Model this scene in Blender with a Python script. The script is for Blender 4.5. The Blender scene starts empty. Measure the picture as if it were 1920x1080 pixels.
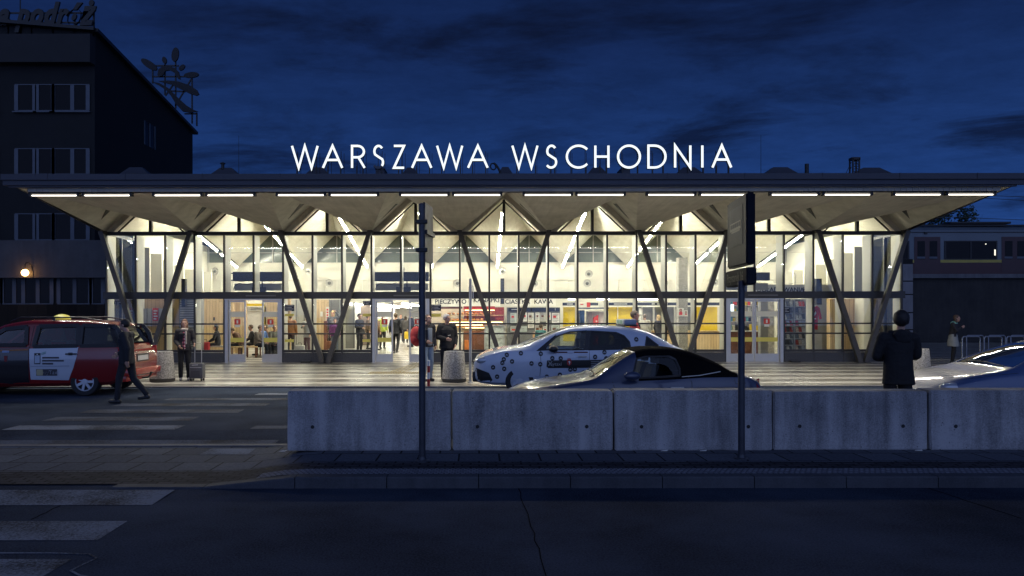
import bpy, bmesh, math, random
from mathutils import Vector, Matrix, noise
random.seed(7)
R = math.radians
scene = bpy.context.scene
COL = scene.collection
# ---------------------------------------------------------------- camera
F = 1400.0                      # focal length in pixels of a 1920 px wide frame
cam_d = bpy.data.cameras.new('camera'); cam = bpy.data.objects.new('camera', cam_d); COL.objects.link(cam)
cam.location = (0, 0, 1.9); cam.rotation_euler = (R(90), R(0.06), 0)
cam_d.sensor_width = 36; cam_d.lens = F / 1920 * 36
cam_d.shift_x = 62 / 1920; cam_d.shift_y = 48 / 1920
cam_d.clip_start = 0.1; cam_d.clip_end = 2000
scene.camera = cam
# ---------------------------------------------------------------- dusk sky
W = bpy.data.worlds.new('World'); scene.world = W; W.use_nodes = True
nt = W.node_tree; nt.nodes.clear()
def N(t, **k):
    n = nt.nodes.new(t)
    for a, b in k.items():
        if a in n.inputs: n.inputs[a].default_value = b
        else: setattr(n, a, b)
    return n
def math_(op, a, b=None):
    n = nt.nodes.new('ShaderNodeMath'); n.operation = op
    for i, v in enumerate((a, b)):
        if v is None: continue
        if hasattr(v, 'links'): nt.links.new(v, n.inputs[i])
        else: n.inputs[i].default_value = v
    return n.outputs[0]
tc = N('ShaderNodeTexCoord'); sep = N('ShaderNodeSeparateXYZ'); nt.links.new(tc.outputs['Generated'], sep.inputs[0])
ramp = N('ShaderNodeValToRGB'); e = ramp.color_ramp.elements
e[0].position = 0.0; e[0].color = (0.0185, 0.066, 0.255, 1)
e[1].position = 1.0; e[1].color = (0.004, 0.010, 0.040, 1)
m_ = e.new(0.16); m_.color = (0.0115, 0.041, 0.165, 1)
m_ = e.new(0.33); m_.color = (0.0065, 0.0195, 0.082, 1)
nt.links.new(sep.outputs[2], ramp.inputs[0])
# clouds: direction projected on a high flat layer
zc = math_('MAXIMUM', sep.outputs[2], 0.03); zc = math_('ADD', zc, 0.10)
cx_ = math_('DIVIDE', sep.outputs[0], zc); cy_ = math_('DIVIDE', sep.outputs[1], zc)
cmb = N('ShaderNodeCombineXYZ'); nt.links.new(cx_, cmb.inputs[0]); nt.links.new(cy_, cmb.inputs[1])
mp = N('ShaderNodeMapping'); mp.inputs['Scale'].default_value = (0.75, 1.0, 1); mp.inputs['Location'].default_value = (3.1, 1.7, 0)
nt.links.new(cmb.outputs[0], mp.inputs[0])
nz = N('ShaderNodeTexNoise', Scale=1.5, Detail=8.0, Roughness=0.62, Distortion=0.5); nt.links.new(mp.outputs[0], nz.inputs[0])
cr = N('ShaderNodeValToRGB'); c = cr.color_ramp.elements
c[0].position = 0.50; c[0].color = (0, 0, 0, 1); c[1].position = 0.66; c[1].color = (1, 1, 1, 1)
nt.links.new(nz.outputs[0], cr.inputs[0])
mixc = N('ShaderNodeMixRGB'); mixc.blend_type = 'MIX'
nt.links.new(math_('MULTIPLY', cr.outputs[0], 0.80), mixc.inputs[0]); nt.links.new(ramp.outputs[0], mixc.inputs[1])
mixc.inputs[2].default_value = (0.0032, 0.0062, 0.022, 1)
# afterglow-like sky fill, added unseen behind the camera to brighten barrier and road
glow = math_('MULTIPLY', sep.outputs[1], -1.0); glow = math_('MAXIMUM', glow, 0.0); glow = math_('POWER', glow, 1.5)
nz2 = N('ShaderNodeTexNoise', Scale=5.5, Detail=12.0, Roughness=0.72); nt.links.new(mp.outputs[0], nz2.inputs[0])
tx = N('ShaderNodeMixRGB'); tx.blend_type = 'MULTIPLY'; tx.inputs[0].default_value = 1; nt.links.new(mixc.outputs[0], tx.inputs[1])
fa_ = math_('ADD', math_('MULTIPLY', nz2.outputs[0], 1.0), 0.52); nt.links.new(fa_, tx.inputs[2])
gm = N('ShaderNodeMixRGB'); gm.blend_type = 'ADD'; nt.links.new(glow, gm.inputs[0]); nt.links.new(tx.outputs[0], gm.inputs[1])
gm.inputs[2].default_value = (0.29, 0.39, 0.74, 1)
sky = N('ShaderNodeTexSky'); sky.sky_type = 'NISHITA'; sky.sun_disc = False
sky.sun_elevation = R(-4); sky.sun_rotation = R(180)
bg1 = N('ShaderNodeBackground', Strength=0.02); nt.links.new(sky.outputs[0], bg1.inputs[0])
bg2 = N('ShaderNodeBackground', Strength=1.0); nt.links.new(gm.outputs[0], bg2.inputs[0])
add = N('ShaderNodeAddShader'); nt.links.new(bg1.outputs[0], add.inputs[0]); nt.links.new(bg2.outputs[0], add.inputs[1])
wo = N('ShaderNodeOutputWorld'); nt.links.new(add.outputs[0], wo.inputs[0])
scene.view_settings.view_transform = 'Standard'; scene.view_settings.look = 'None'
scene.view_settings.exposure = 0; scene.view_settings.gamma = 1; scene.view_settings.use_curve_mapping = False
scene.cycles.use_denoising = True
scene.cycles.max_bounces = 8; scene.cycles.diffuse_bounces = 4; scene.cycles.glossy_bounces = 3
scene.cycles.transparent_max_bounces = 24; scene.cycles.transmission_bounces = 4
scene.cycles.sample_clamp_indirect = 4; scene.cycles.caustics_reflective = False; scene.cycles.caustics_refractive = False
LIGHT_IN, LIGHT_CANOPY, LIGHT_SHOP = 310.0, 3.2, 22.0   # radiance of the tubes
CANOPY_W = 60.0                                            # watts of one canopy fitting

# ---------------------------------------------------------------- helpers
def X(px, d): return (px - 898.0) * d / F
def Z(py, d): return 1.9 + (588.0 - py) * d / F
MATS = {}
def mat(name, col, rough=0.6, metal=0.0, var=0.12, vs=2.5, bump=0.0, bs=40.0, emit=None, es=0.0, alpha=None, col2=None, coat=0, det=6, stretch=(1, 1, 1), spec=None):
    """principled material, base colour broken up by noise in object space"""
    if name in MATS: return MATS[name]
    m = bpy.data.materials.new(name); m.use_nodes = True; t = m.node_tree
    p = t.nodes['Principled BSDF']; p.inputs['Roughness'].default_value = rough; p.inputs['Metallic'].default_value = metal
    if coat: p.inputs['Coat Weight'].default_value = coat; p.inputs['Coat Roughness'].default_value = 0.05
    if spec is not None: p.inputs['Specular IOR Level'].default_value = spec
    tcn = t.nodes.new('ShaderNodeTexCoord'); mpn = t.nodes.new('ShaderNodeMapping'); mpn.inputs['Scale'].default_value = stretch
    t.links.new(tcn.outputs['Object'], mpn.inputs[0])
    nn = t.nodes.new('ShaderNodeTexNoise'); nn.inputs['Scale'].default_value = vs; nn.inputs['Detail'].default_value = det; nn.inputs['Roughness'].default_value = 0.6
    t.links.new(mpn.outputs[0], nn.inputs[0])
    rp = t.nodes.new('ShaderNodeValToRGB'); a, b = rp.color_ramp.elements
    a.position, b.position = 0.3, 0.7
    c2 = col2 if col2 else tuple(x * (1 + var) for x in col)
    c1 = tuple(x * (1 - var) for x in col) if not col2 else col
    a.color = (*c1, 1); b.color = (*c2, 1)
    t.links.new(nn.outputs[0], rp.inputs[0]); t.links.new(rp.outputs[0], p.inputs['Base Color'])
    if bump:
        n2 = t.nodes.new('ShaderNodeTexNoise'); n2.inputs['Scale'].default_value = bs; n2.inputs['Detail'].default_value = 4
        t.links.new(tcn.outputs['Object'], n2.inputs[0])
        bp = t.nodes.new('ShaderNodeBump'); bp.inputs['Strength'].default_value = bump; bp.inputs['Distance'].default_value = 0.02
        t.links.new(n2.outputs[0], bp.inputs['Height']); t.links.new(bp.outputs[0], p.inputs['Normal'])
    if emit: p.inputs['Emission Color'].default_value = (*emit, 1); p.inputs['Emission Strength'].default_value = es
    MATS[name] = m; return m
def glass(name, tint=(0.92, 0.95, 0.95), refl=1.0, rough=0.0):
    """thin pane: transparent with a Fresnel reflection"""
    if name in MATS: return MATS[name]
    m = bpy.data.materials.new(name); m.use_nodes = True; t = m.node_tree; t.nodes.clear()
    o = t.nodes.new('ShaderNodeOutputMaterial'); mx = t.nodes.new('ShaderNodeMixShader')
    tr = t.nodes.new('ShaderNodeBsdfTransparent'); tr.inputs[0].default_value = (*tint, 1)
    gl = t.nodes.new('ShaderNodeBsdfGlossy'); gl.inputs['Roughness'].default_value = rough; gl.inputs[0].default_value = (0.9, 0.93, 0.95, 1)
    fr = t.nodes.new('ShaderNodeFresnel'); fr.inputs[0].default_value = 1.5
    mu = t.nodes.new('ShaderNodeMath'); mu.operation = 'MULTIPLY'; mu.inputs[1].default_value = refl
    t.links.new(fr.outputs[0], mu.inputs[0]); t.links.new(mu.outputs[0], mx.inputs[0])
    t.links.new(tr.outputs[0], mx.inputs[1]); t.links.new(gl.outputs[0], mx.inputs[2]); t.links.new(mx.outputs[0], o.inputs[0])
    MATS[name] = m; return m
def emis(name, col, s):
    if name in MATS: return MATS[name]
    m = bpy.data.materials.new(name); m.use_nodes = True; t = m.node_tree; t.nodes.clear()
    o = t.nodes.new('ShaderNodeOutputMaterial'); em = t.nodes.new('ShaderNodeEmission')
    em.inputs[0].default_value = (*col, 1); em.inputs[1].default_value = s; t.links.new(em.outputs[0], o.inputs[0])
    MATS[name] = m; return m
def wpos(o):
    v = Vector(o.location)
    while o.parent: o = o.parent; v += Vector(o.location)
    return v
def props(o, label=None, cat=None, group=None, kind=None, category=None):
    cat = cat or category
    if label: o['label'] = label
    if cat: o['category'] = cat
    if group: o['group'] = group
    if kind: o['kind'] = kind
    return o
def thing(name, label, cat, loc=(0, 0, 0), rz=0.0, group=None):
    o = bpy.data.objects.new(name, None); COL.objects.link(o); o.empty_display_size = 0.2
    o.location = loc; o.rotation_euler = (0, 0, rz)
    return props(o, label, cat, group)
class MB:
    """collects geometry; build() links it as ONE mesh object"""
    def __init__(s): s.v = []; s.f = []; s.mi = []
    def add(s, vs, fs, mi=0):
        b = len(s.v); s.v += [tuple(v) for v in vs]; s.f += [tuple(i + b for i in f) for f in fs]; s.mi += [mi] * len(fs); return s
    def box(s, x0, x1, y0, y1, z0, z1, mi=0, bev=0.0):
        if bev > 0:
            bm = bmesh.new(); bmesh.ops.create_cube(bm, size=1)
            for v in bm.verts: v.co = ((x0 + x1) / 2 + v.co.x * (x1 - x0), (y0 + y1) / 2 + v.co.y * (y1 - y0), (z0 + z1) / 2 + v.co.z * (z1 - z0))
            bmesh.ops.bevel(bm, geom=bm.edges[:], offset=bev, segments=2, affect='EDGES', profile=0.6)
            return s.bm(bm, mi)
        v = [(x0, y0, z0), (x1, y0, z0), (x1, y1, z0), (x0, y1, z0), (x0, y0, z1), (x1, y0, z1), (x1, y1, z1), (x0, y1, z1)]
        return s.add(v, [(0, 3, 2, 1), (4, 5, 6, 7), (0, 1, 5, 4), (1, 2, 6, 5), (2, 3, 7, 6), (3, 0, 4, 7)], mi)
    def bm(s, bm, mi=0):
        bm.verts.index_update(); s.add([v.co[:] for v in bm.verts], [[v.index for v in f.verts] for f in bm.faces], mi); bm.free(); return s
    def bar(s, a, b, w, h, up=(0, 0, 1), mi=0):
        a, b = Vector(a), Vector(b); d = (b - a).normalized(); u = Vector(up)
        if abs(d.dot(u)) > 0.98: u = Vector((0, 1, 0))
        sd = d.cross(u).normalized() * (w / 2); uu = sd.cross(d).normalized() * (h / 2)
        v = [a - sd - uu, a + sd - uu, a + sd + uu, a - sd + uu, b - sd - uu, b + sd - uu, b + sd + uu, b - sd + uu]
        return s.add(v, [(0, 1, 2, 3), (7, 6, 5, 4), (0, 4, 5, 1), (1, 5, 6, 2), (2, 6, 7, 3), (3, 7, 4, 0)], mi)
    def tube(s, a, b, r, r2=None, n=12, mi=0):
        a, b = Vector(a), Vector(b); r2 = r if r2 is None else r2; d = (b - a).normalized()
        u = Vector((0, 0, 1)) if abs(d.z) < 0.9 else Vector((1, 0, 0)); p = d.cross(u).normalized(); q = d.cross(p)
        v = [c + (p * math.cos(t * 2 * math.pi / n) + q * math.sin(t * 2 * math.pi / n)) * rr for c, rr in ((a, r), (b, r2)) for t in range(n)]
        fs = [(i, (i + 1) % n, n + (i + 1) % n, n + i) for i in range(n)] + [tuple(range(n - 1, -1, -1)), tuple(range(n, 2 * n))]
        return s.add(v, fs, mi)
    def path(s, pts, r, n=8, mi=0):
        for a, b in zip(pts, pts[1:]): s.tube(a, b, r, n=n, mi=mi)
        return s
    def lathe(s, c, prof, n=32, axis='z', mi=0, caps=True):
        """prof: list of (radius, height)"""
        c = Vector(c); v = []
        for r, h in prof:
            for t in range(n):
                a = 2 * math.pi * t / n; p = (r * math.cos(a), r * math.sin(a), h)
                if axis == 'y': p = (p[0], p[2], p[1])
                if axis == 'x': p = (p[2], p[0], p[1])
                v.append(c + Vector(p))
        fs = [(k * n + i, k * n + (i + 1) % n, (k + 1) * n + (i + 1) % n, (k + 1) * n + i) for k in range(len(prof) - 1) for i in range(n)]
        if caps and prof[0][0] > 1e-4: fs.append(tuple(range(n - 1, -1, -1)))
        if caps and prof[-1][0] > 1e-4: fs.append(tuple((len(prof) - 1) * n + i for i in range(n)))
        return s.add(v, fs, mi)
    def prism(s, pts, d, mi=0):
        """pts: 3-D polygon, d: extrusion vector"""
        n = len(pts); d = Vector(d); v = [Vector(p) for p in pts] + [Vector(p) + d for p in pts]
        return s.add(v, [tuple(range(n)), tuple(range(2 * n - 1, n - 1, -1))] + [(i, n + i, n + (i + 1) % n, (i + 1) % n) for i in range(n)], mi)
    def ell(s, c, r, nu=12, nv=8, rot=None, mi=0):
        c = Vector(c); v = []; rr = (r, r, r) if not hasattr(r, '__len__') else r
        for j in range(1, nv):
            ph = math.pi * j / nv
            for i in range(nu):
                a = 2 * math.pi * i / nu; p = Vector((rr[0] * math.sin(ph) * math.cos(a), rr[1] * math.sin(ph) * math.sin(a), rr[2] * math.cos(ph)))
                if rot is not None: p = rot @ p
                v.append(c + p)
        tp, bt = Vector((0, 0, rr[2])), Vector((0, 0, -rr[2]))
        if rot is not None: tp, bt = rot @ tp, rot @ bt
        v += [c + tp, c + bt]; T, Bm = len(v) - 2, len(v) - 1
        fs = [(j * nu + i, (j + 1) * nu + i, (j + 1) * nu + (i + 1) % nu, j * nu + (i + 1) % nu) for j in range(nv - 2) for i in range(nu)]
        fs += [(T, i, (i + 1) % nu) for i in range(nu)] + [(Bm, (nv - 2) * nu + (i + 1) % nu, (nv - 2) * nu + i) for i in range(nu)]
        return s.add(v, fs, mi)
    def mesh(s, name, mats=None):
        me = bpy.data.meshes.new(name); me.from_pydata(s.v, [], s.f)
        for m in (mats if isinstance(mats, (list, tuple)) else [mats] if mats else []): me.materials.append(m)
        if any(s.mi): me.polygons.foreach_set('material_index', s.mi)
        me.update(); return me
    def build(s, name, mats, parent=None, smooth=False, local=False, fix=True, **tags):
        """vertices are world coordinates unless local (then relative to the parent)"""
        if parent is None:
            xs, ys, zs = zip(*s.v); o0 = Vector(((min(xs) + max(xs)) / 2, (min(ys) + max(ys)) / 2, min(zs)))
        else: o0 = Vector((0, 0, 0)) if local else wpos(parent)
        if not (local and parent is not None): s.v = [(v[0] - o0.x, v[1] - o0.y, v[2] - o0.z) for v in s.v]
        me = s.mesh(name, mats)
        if fix:
            bm = bmesh.new(); bm.from_mesh(me); bmesh.ops.recalc_face_normals(bm, faces=bm.faces[:]); bm.to_mesh(me); bm.free()
        o = bpy.data.objects.new(name, me); COL.objects.link(o)
        if parent is None: o.location = o0
        else: o.parent = parent
        if smooth: shade(o, smooth if smooth is not True else 40)
        if tags: props(o, **tags)
        return o
def shade(o, ang=40):
    me = o.data; me.polygons.foreach_set('use_smooth', [True] * len(me.polygons))
    try: me.set_sharp_from_angle(angle=R(ang))
    except Exception: pass
def struct(mb, name, m, **k): return mb.build(name, m, kind='structure', **k)
def text_mb(txt, size, depth=0.004, bold=0.0, shear=0.0, spacing=1.0, align='CENTER'):
    """text as MB in the XZ plane facing -Y, centred on the origin"""
    cu = bpy.data.curves.new('t', 'FONT'); cu.body = txt; cu.size = size; cu.extrude = depth / 2; cu.offset = bold; cu.shear = shear
    cu.space_character = spacing; cu.align_x = align; cu.align_y = 'CENTER'; cu.resolution_u = 3
    ob = bpy.data.objects.new('t', cu); COL.objects.link(ob); dg = bpy.context.evaluated_depsgraph_get(); dg.update()
    me = bpy.data.meshes.new_from_object(ob.evaluated_get(dg)); mb = MB()
    mb.add([(v.co.x, -v.co.z, v.co.y) for v in me.vertices], [tuple(p.vertices) for p in me.polygons])
    bpy.data.objects.remove(ob); bpy.data.curves.remove(cu); bpy.data.meshes.remove(me); return mb
def move(mb, d=(0, 0, 0), rz=0.0, sc=1.0):
    c, s_ = math.cos(rz), math.sin(rz)
    mb.v = [(sc * (x * c - y * s_) + d[0], sc * (x * s_ + y * c) + d[1], sc * z + d[2]) for x, y, z in mb.v]; return mb
def copy_tree(o, parent=None):
    c = o.copy(); COL.objects.link(c)
    if parent is not None: c.parent = parent
    for ch in [k for k in KIDS.get(o.name, [])] : copy_tree(ch, c)
    return c
KIDS = {}
def kids(o):
    """record the children of a prototype (recursively) before copying it"""
    KIDS[o.name] = [k for k in COL.objects if k.parent == o]
    for k in KIDS[o.name]: kids(k)
def copy_thing(o, loc, rz=None, label=None, group=None):
    c = copy_tree(o); c.location = loc
    if rz is not None: c.rotation_euler = (0, 0, rz)
    if label: c['label'] = label
    if group: c['group'] = group
    return c
# ---------------------------------------------------------------- procedural materials of the setting
def nodes_mat(name, rough=0.6):
    m = bpy.data.materials.new(name); m.use_nodes = True; t = m.node_tree; p = t.nodes['Principled BSDF']; p.inputs['Roughness'].default_value = rough
    MATS[name] = m; return m, t, p
def T(t, kind, **k):
    n = t.nodes.new(kind)
    for a, b in k.items():
        if a in n.inputs: n.inputs[a].default_value = b
        else: setattr(n, a, b)
    return n
def mth(t, op, a, b=None, c=None):
    n = t.nodes.new('ShaderNodeMath'); n.operation = op
    for i, v in enumerate((a, b, c)):
        if v is None: continue
        if hasattr(v, 'links'): t.links.new(v, n.inputs[i])
        else: n.inputs[i].default_value = v
    return n.outputs[0]
def rampn(t, src, stops):
    r = t.nodes.new('ShaderNodeValToRGB'); e = r.color_ramp.elements
    e[0].position, e[0].color = stops[0][0], (*stops[0][1], 1); e[1].position, e[1].color = stops[-1][0], (*stops[-1][1], 1)
    for p, c in stops[1:-1]: q = e.new(p); q.color = (*c, 1)
    t.links.new(src, r.inputs[0]); return r.outputs[0]
def asphalt(name, lo, hi, rough=0.75):
    m, t, p = nodes_mat(name, rough); g = T(t, 'ShaderNodeNewGeometry'); p.inputs['Specular IOR Level'].default_value = 0.08
    a = T(t, 'ShaderNodeTexNoise', Scale=55.0, Detail=5.0, Roughness=0.75); b = T(t, 'ShaderNodeTexNoise', Scale=0.5, Detail=6.0, Roughness=0.6)
    for q in (a, b): t.links.new(g.outputs['Position'], q.inputs[0])
    s = mth(t, 'ADD', mth(t, 'MULTIPLY', a.outputs[0], 0.55), mth(t, 'MULTIPLY', b.outputs[0], 0.45))
    t.links.new(rampn(t, s, [(0.41, lo), (0.59, hi)]), p.inputs['Base Color'])
    bp = T(t, 'ShaderNodeBump', Strength=0.8, Distance=0.014); t.links.new(a.outputs[0], bp.inputs['Height']); t.links.new(bp.outputs[0], p.inputs['Normal'])
    return m
def floor_mat():
    m, t, p = nodes_mat('striped_stone', 0.3); g = T(t, 'ShaderNodeNewGeometry'); s = T(t, 'ShaderNodeSeparateXYZ'); t.links.new(g.outputs['Position'], s.inputs[0])
    y = s.outputs[1]
    fr = mth(t, 'FRACT', mth(t, 'DIVIDE', mth(t, 'ADD', y, 0.35), 1.32))
    band = mth(t, 'GREATER_THAN', fr, 0.66)
    mp = T(t, 'ShaderNodeMapping'); mp.inputs['Scale'].default_value = (0.55, 6.0, 1); t.links.new(g.outputs['Position'], mp.inputs[0])
    n = T(t, 'ShaderNodeTexNoise', Scale=1.6, Detail=5.0, Roughness=0.6); t.links.new(mp.outputs[0], n.inputs[0])
    br = T(t, 'ShaderNodeTexBrick', Scale=1.0); br.inputs['Brick Width'].default_value = 1.2; br.inputs['Row Height'].default_value = 0.22
    br.inputs['Mortar Size'].default_value = 0.006; br.inputs['Color1'].default_value = (0.27, 0.25, 0.215, 1); br.inputs['Color2'].default_value = (0.10, 0.092, 0.08, 1); br.inputs['Mortar'].default_value = (0.05, 0.05, 0.045, 1)
    br.inputs['Bias'].default_value = 0.1
    t.links.new(g.outputs['Position'], br.inputs[0])
    mx = T(t, 'ShaderNodeMixRGB'); t.links.new(band, mx.inputs[0]); t.links.new(br.outputs[0], mx.inputs[1]); mx.inputs[2].default_value = (0.52, 0.50, 0.44, 1)
    m2 = T(t, 'ShaderNodeMixRGB', blend_type='MULTIPLY'); m2.inputs[0].default_value = 1
    t.links.new(mx.outputs[0], m2.inputs[1]); t.links.new(rampn(t, n.outputs[0], [(0.3, (0.72,) * 3), (0.7, (1.12,) * 3)]), m2.inputs[2])
    t.links.new(m2.outputs[0], p.inputs['Base Color'])
    t.links.new(rampn(t, n.outputs[0], [(0.3, (0.22,) * 3), (0.7, (0.42,) * 3)]), p.inputs['Roughness'])
    return m
def planks(name, c1, c2, w=0.16, rough=0.45, vertical=True, L=1.5, gap=0.004, mc=(0.10, 0.06, 0.03)):
    """boards in the XZ (or YZ) plane"""
    m, t, p = nodes_mat(name, rough); g = T(t, 'ShaderNodeNewGeometry'); s = T(t, 'ShaderNodeSeparateXYZ'); t.links.new(g.outputs['Position'], s.inputs[0])
    h = mth(t, 'ADD', s.outputs[0], s.outputs[1]); c = T(t, 'ShaderNodeCombineXYZ')
    if vertical: t.links.new(s.outputs[2], c.inputs[0]); t.links.new(h, c.inputs[1])
    else: t.links.new(h, c.inputs[0]); t.links.new(s.outputs[2], c.inputs[1])
    br = T(t, 'ShaderNodeTexBrick', Scale=1.0, offset=0.37); br.inputs['Brick Width'].default_value = L; br.inputs['Row Height'].default_value = w
    br.inputs['Mortar Size'].default_value = gap; br.inputs['Color1'].default_value = (*c1, 1); br.inputs['Color2'].default_value = (*c2, 1); br.inputs['Mortar'].default_value = (*mc, 1)
    t.links.new(c.outputs[0], br.inputs[0])
    mp = T(t, 'ShaderNodeMapping'); mp.inputs['Scale'].default_value = (1, 14, 1); t.links.new(c.outputs[0], mp.inputs[0])
    n = T(t, 'ShaderNodeTexNoise', Scale=2.2, Detail=6.0, Roughness=0.6, Distortion=0.6); t.links.new(mp.outputs[0], n.inputs[0])
    m2 = T(t, 'ShaderNodeMixRGB', blend_type='MULTIPLY'); m2.inputs[0].default_value = 1
    t.links.new(br.outputs[0], m2.inputs[1]); t.links.new(rampn(t, n.outputs[0], [(0.3, (0.78,) * 3), (0.7, (1.1,) * 3)]), m2.inputs[2])
    t.links.new(m2.outputs[0], p.inputs['Base Color']); return m
def concrete(name, lo, hi, rough=0.8, streak=0.3, board=False, pits=True):
    m, t, p = nodes_mat(name, rough); g = T(t, 'ShaderNodeNewGeometry')
    n1 = T(t, 'ShaderNodeTexNoise', Scale=1.3, Detail=7.0, Roughness=0.65); t.links.new(g.outputs['Position'], n1.inputs[0])
    mp = T(t, 'ShaderNodeMapping'); mp.inputs['Scale'].default_value = (5, 5, 0.5) if not board else (9, 0.7, 0.7); t.links.new(g.outputs['Position'], mp.inputs[0])
    n2 = T(t, 'ShaderNodeTexNoise', Scale=1.0, Detail=5.0, Roughness=0.6); t.links.new(mp.outputs[0], n2.inputs[0])
    n3 = T(t, 'ShaderNodeTexNoise', Scale=60.0, Detail=3.0); t.links.new(g.outputs['Position'], n3.inputs[0])
    s = mth(t, 'ADD', mth(t, 'MULTIPLY', n1.outputs[0], 0.75 - streak), mth(t, 'ADD', mth(t, 'MULTIPLY', n2.outputs[0], streak), mth(t, 'MULTIPLY', n3.outputs[0], 0.25)))
    col = rampn(t, s, [(0.39, lo), (0.60, hi)])
    if pits:
        vo = T(t, 'ShaderNodeTexVoronoi', Scale=9.0); t.links.new(g.outputs['Position'], vo.inputs[0])
        pm = mth(t, 'LESS_THAN', vo.outputs['Distance'], 0.07)
        mx = T(t, 'ShaderNodeMixRGB'); t.links.new(mth(t, 'MULTIPLY', pm, 0.7), mx.inputs[0]); t.links.new(col, mx.inputs[1]); mx.inputs[2].default_value = (*[x * 0.3 for x in lo], 1); col = mx.outputs[0]
    t.links.new(col, p.inputs['Base Color'])
    bp = T(t, 'ShaderNodeBump', Strength=0.35, Distance=0.015); t.links.new(s, bp.inputs['Height']); t.links.new(bp.outputs[0], p.inputs['Normal'])
    return m
def pavers(name, c1, c2, bw, bh, mc, gap=0.012):
    m, t, p = nodes_mat(name, 0.85); p.inputs['Specular IOR Level'].default_value = 0.15; g = T(t, 'ShaderNodeNewGeometry')
    br = T(t, 'ShaderNodeTexBrick', Scale=1.0); br.inputs['Brick Width'].default_value = bw; br.inputs['Row Height'].default_value = bh; br.inputs['Mortar Size'].default_value = gap
    br.inputs['Color1'].default_value = (*c1, 1); br.inputs['Color2'].default_value = (*c2, 1); br.inputs['Mortar'].default_value = (*mc, 1); t.links.new(g.outputs['Position'], br.inputs[0])
    n = T(t, 'ShaderNodeTexNoise', Scale=25.0, Detail=6.0, Roughness=0.7); t.links.new(g.outputs['Position'], n.inputs[0])
    m2 = T(t, 'ShaderNodeMixRGB', blend_type='MULTIPLY'); m2.inputs[0].default_value = 1
    t.links.new(br.outputs[0], m2.inputs[1]); t.links.new(rampn(t, n.outputs[0], [(0.3, (0.6,) * 3), (0.7, (1.25,) * 3)]), m2.inputs[2]); t.links.new(m2.outputs[0], p.inputs['Base Color'])
    bp = T(t, 'ShaderNodeBump', Strength=0.5, Distance=0.01); t.links.new(br.outputs['Fac'], bp.inputs['Height']); bp.invert = True; t.links.new(bp.outputs[0], p.inputs['Normal'])
    return m
def worn_paint(name, col, cover=0.5):
    m, t, p = nodes_mat(name, 0.9); p.inputs['Specular IOR Level'].default_value = 0.1; g = T(t, 'ShaderNodeNewGeometry')
    a = T(t, 'ShaderNodeTexNoise', Scale=38.0, Detail=5.0, Roughness=0.8); b = T(t, 'ShaderNodeTexNoise', Scale=1.4, Detail=3.0)
    for q in (a, b): t.links.new(g.outputs['Position'], q.inputs[0])
    s = mth(t, 'ADD', mth(t, 'MULTIPLY', a.outputs[0], 0.6), mth(t, 'MULTIPLY', b.outputs[0], 0.4))
    t.links.new(rampn(t, s, [(cover - 0.09, col), (cover + 0.05, (0.045, 0.045, 0.047))]), p.inputs['Base Color']); return m
M_road = asphalt('asphalt', (0.014, 0.022, 0.038), (0.064, 0.084, 0.125), 0.95)
M_plaza = floor_mat()
M_kerb = concrete('kerb_granite', (0.09, 0.09, 0.095), (0.17, 0.17, 0.175), pits=False)
M_pav = pavers('paving_slabs', (0.075, 0.085, 0.110), (0.120, 0.135, 0.165), 0.5, 0.5, (0.015, 0.016, 0.020))
M_pav2 = pavers('paving_setts', (0.034, 0.034, 0.042), (0.066, 0.064, 0.076), 0.2, 0.1, (0.010, 0.010, 0.012))
M_grit = pavers('granite_setts', (0.20, 0.21, 0.25), (0.30, 0.31, 0.35), 0.06, 0.06, (0.11, 0.115, 0.135), 0.010)
M_paint = worn_paint('worn_road_paint', (0.22, 0.25, 0.30), 0.54); M_paint2 = worn_paint('worn_faded_paint', (0.13, 0.15, 0.19), 0.52)
M_soffit = concrete('soffit_concrete', (0.48, 0.45, 0.375), (0.68, 0.64, 0.54), board=True, pits=False, rough=0.85)
M_ceil = concrete('ceiling_paint', (0.62, 0.59, 0.49), (0.80, 0.77, 0.67), board=True, pits=False, rough=0.7)
M_barr = concrete('barrier_concrete', (0.13, 0.13, 0.135), (0.42, 0.415, 0.42), streak=0.45)
M_steel = mat('dark_steel', (0.030, 0.030, 0.032), rough=0.42, var=0.2, bump=0.05)
M_strut = mat('strut_paint', (0.060, 0.056, 0.050), rough=0.5, var=0.2, vs=4, bump=0.05)
M_fin = mat('mullion_fin_aluminium', (0.50, 0.49, 0.44), rough=0.4, var=0.08, vs=1.5, stretch=(1, 1, 0.3))
M_white = mat('interior_white', (0.64, 0.62, 0.545), rough=0.6, var=0.05, vs=1.0)
M_fascia = mat('fascia_sheet', (0.040, 0.045, 0.062), rough=0.45, metal=0.2, var=0.15, vs=1.2, stretch=(0.2, 1, 1))
M_plinth = mat('plinth_granite', (0.045, 0.046, 0.05), rough=0.45, var=0.35, vs=30)
M_glass = glass('window_glass', (0.95, 0.97, 0.95), refl=0.9)
M_wood = planks('oak_boards', (0.50, 0.33, 0.155), (0.66, 0.47, 0.25))
M_alu = mat('aluminium', (0.52, 0.52, 0.50), rough=0.35, metal=0.6, var=0.06)
M_black = mat('black_plastic', (0.012, 0.012, 0.013), rough=0.5)
M_yel = mat('yellow_film', (0.72, 0.62, 0.12), rough=0.5, var=0.05); M_palefilm = mat('pale_film', (0.78, 0.76, 0.60), rough=0.5, var=0.04)
M_red = mat('red_sticker', (0.62, 0.045, 0.03), rough=0.5, var=0.08)
M_paper = mat('paper_white', (0.72, 0.71, 0.66), rough=0.7, var=0.05)
M_tube = emis('fluorescent_tube', (1.0, 0.94, 0.765), LIGHT_IN); M_tube_out = emis('canopy_tube', (1.0, 0.94, 0.84), LIGHT_CANOPY)
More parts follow.
